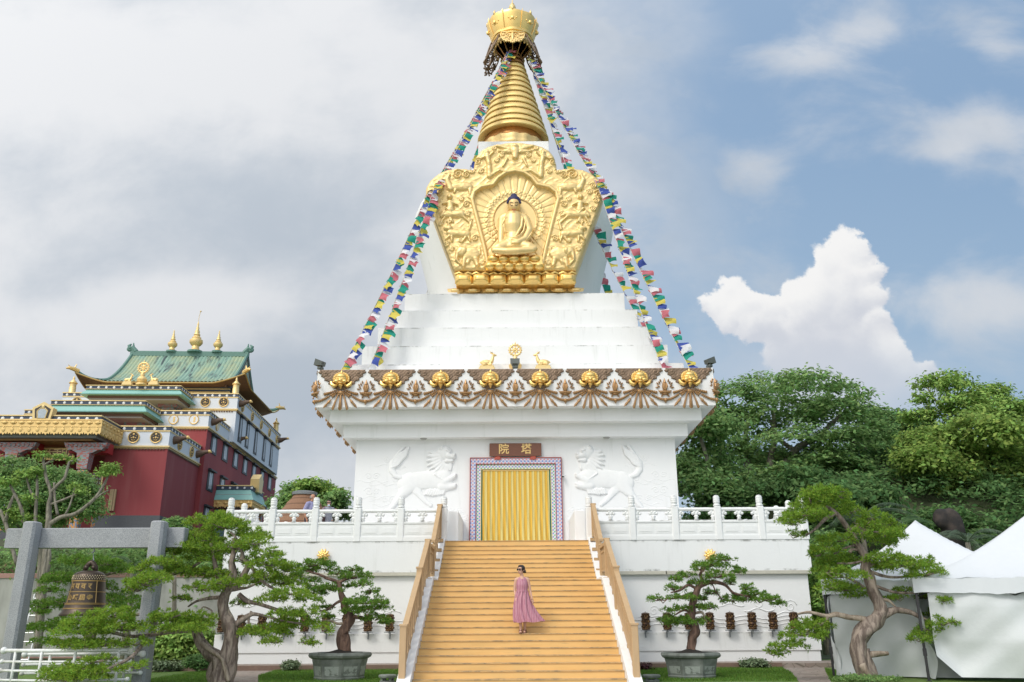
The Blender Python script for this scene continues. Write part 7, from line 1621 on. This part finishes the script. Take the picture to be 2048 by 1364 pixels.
dr=bd.build('dress',DRESS,wom,True)
b=MB()
def skirt(u,v):
    a=2*PI*u; q=v; z=.995-.735*v
    cx=.0+.085*q*q; rx=.150+.14*q**.9; ry=.134+.12*q
    wind=max(0,math.cos(a-.15))**2*.17*q**1.6; left=-max(0,math.cos(a-PI))**3*.02*math.sin(q*PI)
    fold_=(.012+.020*q)*math.sin(a*11+2*math.sin(q*2.5)+q*1.2)+.008*q*math.sin(a*23+q*3)
    lift=.05*max(0,math.cos(a-.3))*q-.03*max(0,math.cos(a-PI+.3))*q*0
    x=cx+math.cos(a)*(rx+fold_+wind+left); y=.012+math.sin(a)*(ry+fold_); y-=.02*q
    if q<.1: k=q/.1; 
    return W(x-.045*math.sin(q*PI)*.5,y,z+lift*.4-.012*math.sin(a*5)*q)
b.grid(skirt,132,26); b.tube([W(math.cos(2*PI*k/30)*.150,math.sin(2*PI*k/30)*.136+.012,.99) for k in range(31)],.008,5); b.build('skirt',DRESS,dr,True)
SANDAL=mat('brown_leather_sandal',(.16,.05,.03),.5)
for fx,fy in ((-.04,-.02),(.06,.05)):
    b=MB(); sole=[(fx-.035,fy+.06),(fx+.03,fy+.06),(fx+.034,fy-.04),(fx+.032,fy-.14),(fx+.0,fy-.185),(fx-.04,fy-.165),(fx-.047,fy-.10),(fx-.036,fy-.02)]
    b.prism([W(x,y,0)[:2] for x,y in sole][::-1],zw+.001,zw+.020,'z')
    for yy,zz,r in ((-.115,.058,.043),(-.01,.085,.040),(.0,.105,.038)):
        b.tube([W(fx+math.cos(a)*r,fy+yy,zz*.25+max(0,math.sin(a))*zz) for a in np.linspace(-.1,PI+.1,12)],.0085,5)
    b.build('sandal',SANDAL,wom)
b=MB(); b.tube([W(.25+.026*math.cos(a),-.03+.026*math.sin(a),.805) for a in np.linspace(0,2*PI,14)],.004,5); b.build('bracelet',SANDAL,wom)
# the two visitors behind the balustrade
def visitor(px,headpy,Y,h,lab,yaw,lean,shirt,pants,skin,style):
    p=at(px,headpy,Y); x0=p[0]; z0=FL; k=h/1.70
    Wv=lambda x,y,z:(x0+x*k,Y+y*k,z0+z*k); t=thing('person',lab,'person',(x0,Y,z0)); b=MB()
    Rz=np.array(Matrix.Rotation(yaw,3,'Z'))
    def V3(x,y,z): q=Rz@np.array([x,y,z]); f=max(0,z-.9)*lean; e=Rz@np.array([0,-1,0]); return Wv(q[0]+e[0]*f,q[1]+e[1]*f,z)
    def L_(*L,bb=None): limb(bb or b,[(*V3(*q[:3]),q[3]*k) for q in L])
    L_((0,.0,.95,.13),(0,0,1.1,.13),(0,0,1.25,.145),(0,0,1.36,.12)); L_((-.17,0,1.38,.055),(0,0,1.41,.07),(.17,0,1.38,.055)); L_((0,0,1.4,.055),(0,-.02,1.50,.052))
    if style=='man':
        L_((-.19,0,1.37,.056),(-.23,.06,1.12,.046),(-.22,.0,.96,.04),(-.20,-.05,.86,.03)); L_((.19,0,1.37,.056),(.23,.05,1.12,.046),(.23,.02,.96,.04),(.21,-.05,.86,.03))
        hand(b,V3(-.20,-.05,.86),Rz@np.array([.1,-.2,-1]),Rz@np.array([.5,-1,0]),k,.6); hand(b,V3(.21,-.05,.86),Rz@np.array([-.1,-.2,-1]),Rz@np.array([-.5,-1,0]),k,.6)
    else:
        L_((-.17,0,1.36,.05),(-.25,-.10,1.18,.042),(-.18,-.26,1.18,.034),(-.10,-.32,1.22,.027)); L_((.17,0,1.36,.05),(.27,-.10,1.18,.042),(.30,-.26,1.20,.034),(.28,-.34,1.25,.027))
        hand(b,V3(-.10,-.32,1.22),Rz@np.array([.9,-.3,.3]),Rz@np.array([0,0,1]),k,.8); hand(b,V3(.28,-.34,1.25),Rz@np.array([-.1,-.5,1.]),Rz@np.array([-1,0,0]),k,.6)
    for s in (-1,1):
        L_((s*.09,0,.92,.10),(s*.10,-.01,.5,.065),(s*.10,.02,.3,.055),(s*.10,.02,.1,.04)); L_((s*.10,.02,.05,.04),(s*.10,-.10,.035,.032))
    P_,M_=head(b,V3(0,-.035,1.595),yaw+(R(10) if style=='man' else 0),1.0*k); body=blob('body',b,skin,t,.013,2); face_bits(P_,M_,body,k,GHAIR if style=='man' else HAIR,LIPS,style!='man')
    b=MB()
    def HE(x,y,z,rx,ry,rz):
        k0=len(b.v); b.ball((0,0,0),(rx*k,ry*k,rz*k),14,10); o=P_(x,y,z); b.v[k0:]=[tuple(M_@np.array(v)+o) for v in b.v[k0:]]
    if style=='man': HE(0,.045,.02,.079,.072,.07); HE(.06,.015,.0,.019,.045,.04); HE(-.06,.015,.0,.019,.045,.04); blob('hair',b,GHAIR,body,.012,2)
    else: HE(0,.03,.045,.085,.088,.082); HE(0,-.05,.09,.06,.04,.025); HE(.07,.03,-.02,.024,.05,.07); HE(-.07,.03,-.02,.024,.05,.07); HE(0,.11,-.04,.05,.04,.05); blob('hair',b,HAIR,body,.012,2)
    b=MB(); L_((0,.0,.86,.155),(0,0,1.0,.155),(0,0,1.12,.152),(0,0,1.25,.162),(0,0,1.35,.14),bb=b); L_((-.17,0,1.375,.070),(0,0,1.40,.085),(.17,0,1.375,.070),bb=b)
    if style=='man': L_((-.19,0,1.37,.07),(-.235,.055,1.15,.068),bb=b); L_((.19,0,1.37,.07),(.235,.045,1.15,.068),bb=b)
    else: L_((-.17,0,1.36,.064),(-.235,-.08,1.21,.06),bb=b); L_((.17,0,1.36,.064),(.25,-.08,1.21,.06),bb=b)
    sh=blob('shirt',b,shirt,t,.016,3)
    if style=='man':
        b=MB(); b.tube([V3(math.cos(a)*.075,math.sin(a)*.075-.01,1.455+.02*math.sin(a)) for a in np.linspace(0,2*PI,18)],.014*k,6); b.tube([V3(0,-.085,1.445),V3(0,-.13,1.38),V3(0,-.145,1.30)],[.014*k,.02*k,.008*k],6); b.build('collar',mat('black_collar',(.015,.015,.02),.7),sh)
    b=MB(); L_((0,0,.95,.15),(0,0,.86,.155),bb=b)
    for s in (-1,1): L_((s*.09,0,.88,.115),(s*.10,-.01,.5,.088),(s*.10,.02,.10,.07),bb=b)
    blob('trousers',b,pants,t,.018,3)
    b=MB()
    for s in (-1,1): b.tube([V3(s*.10,.06,.03),V3(s*.10,-.05,.035),V3(s*.10,-.16,.025)],[.04*k,.048*k,.03*k],8,.8)
    b.build('shoes',HAIR,t)
    if style!='man':
        b=MB(); k0=len(b.v); b.ball((0,0,0),(.052*k,.03*k,.035*k),12,8); o=P_(0,-.085,-.10); b.v[k0:]=[tuple(M_@np.array(v)+o) for v in b.v[k0:]]
        b.build('face_mask',mat('pale_blue_face_mask',(.50,.62,.70),.7),body)
    return V3,k,t
visitor(622,988,30.1,1.72,'bald elderly man in a lilac polo shirt walking behind the balustrade',R(62),.10,mat('lilac_polo',(.30,.29,.46),.8,var=.08,bump=.2),mat('navy_trousers',(.015,.018,.035),.8),SKIN2,'man')
V3,k_,t_=visitor(658,1004,30.6,1.58,'dark haired woman in sunglasses and grey blouse leaning on the balustrade','x'and R(12),.10,mat('grey_blouse',(.27,.28,.33),.8,var=.1,bump=.2),mat('grey_trousers',(.22,.22,.25),.8),SKIN,'woman')
p=V3(-.24,-.10,1.0); bag=thing('handbag','dark brown shoulder bag hanging at the side of the visitor in sunglasses','bag',(p[0],p[1],p[2]-.12))
b=MB(); b.ball((0,0,.11),(.13,.06,.11),12,8); b.bbox(-.11,.11,-.05,.05,.0,.19,.03); b.build('pouch',mat('dark_brown_leather',(.07,.03,.025),.45),bag,40,local=True)
b=MB(); sh_=V3(-.13,0,1.44); b.tube([(-.09,0,.18),(sh_[0]-p[0]-.02,sh_[1]-p[1]-.07,sh_[2]-p[2]+.12),(sh_[0]-p[0]+.01,sh_[1]-p[1],sh_[2]-p[2]+.165),(.09,.05,.18)],.012,6); b.build('strap',mat('pink_strap',(.45,.20,.24),.6),bag,local=True)
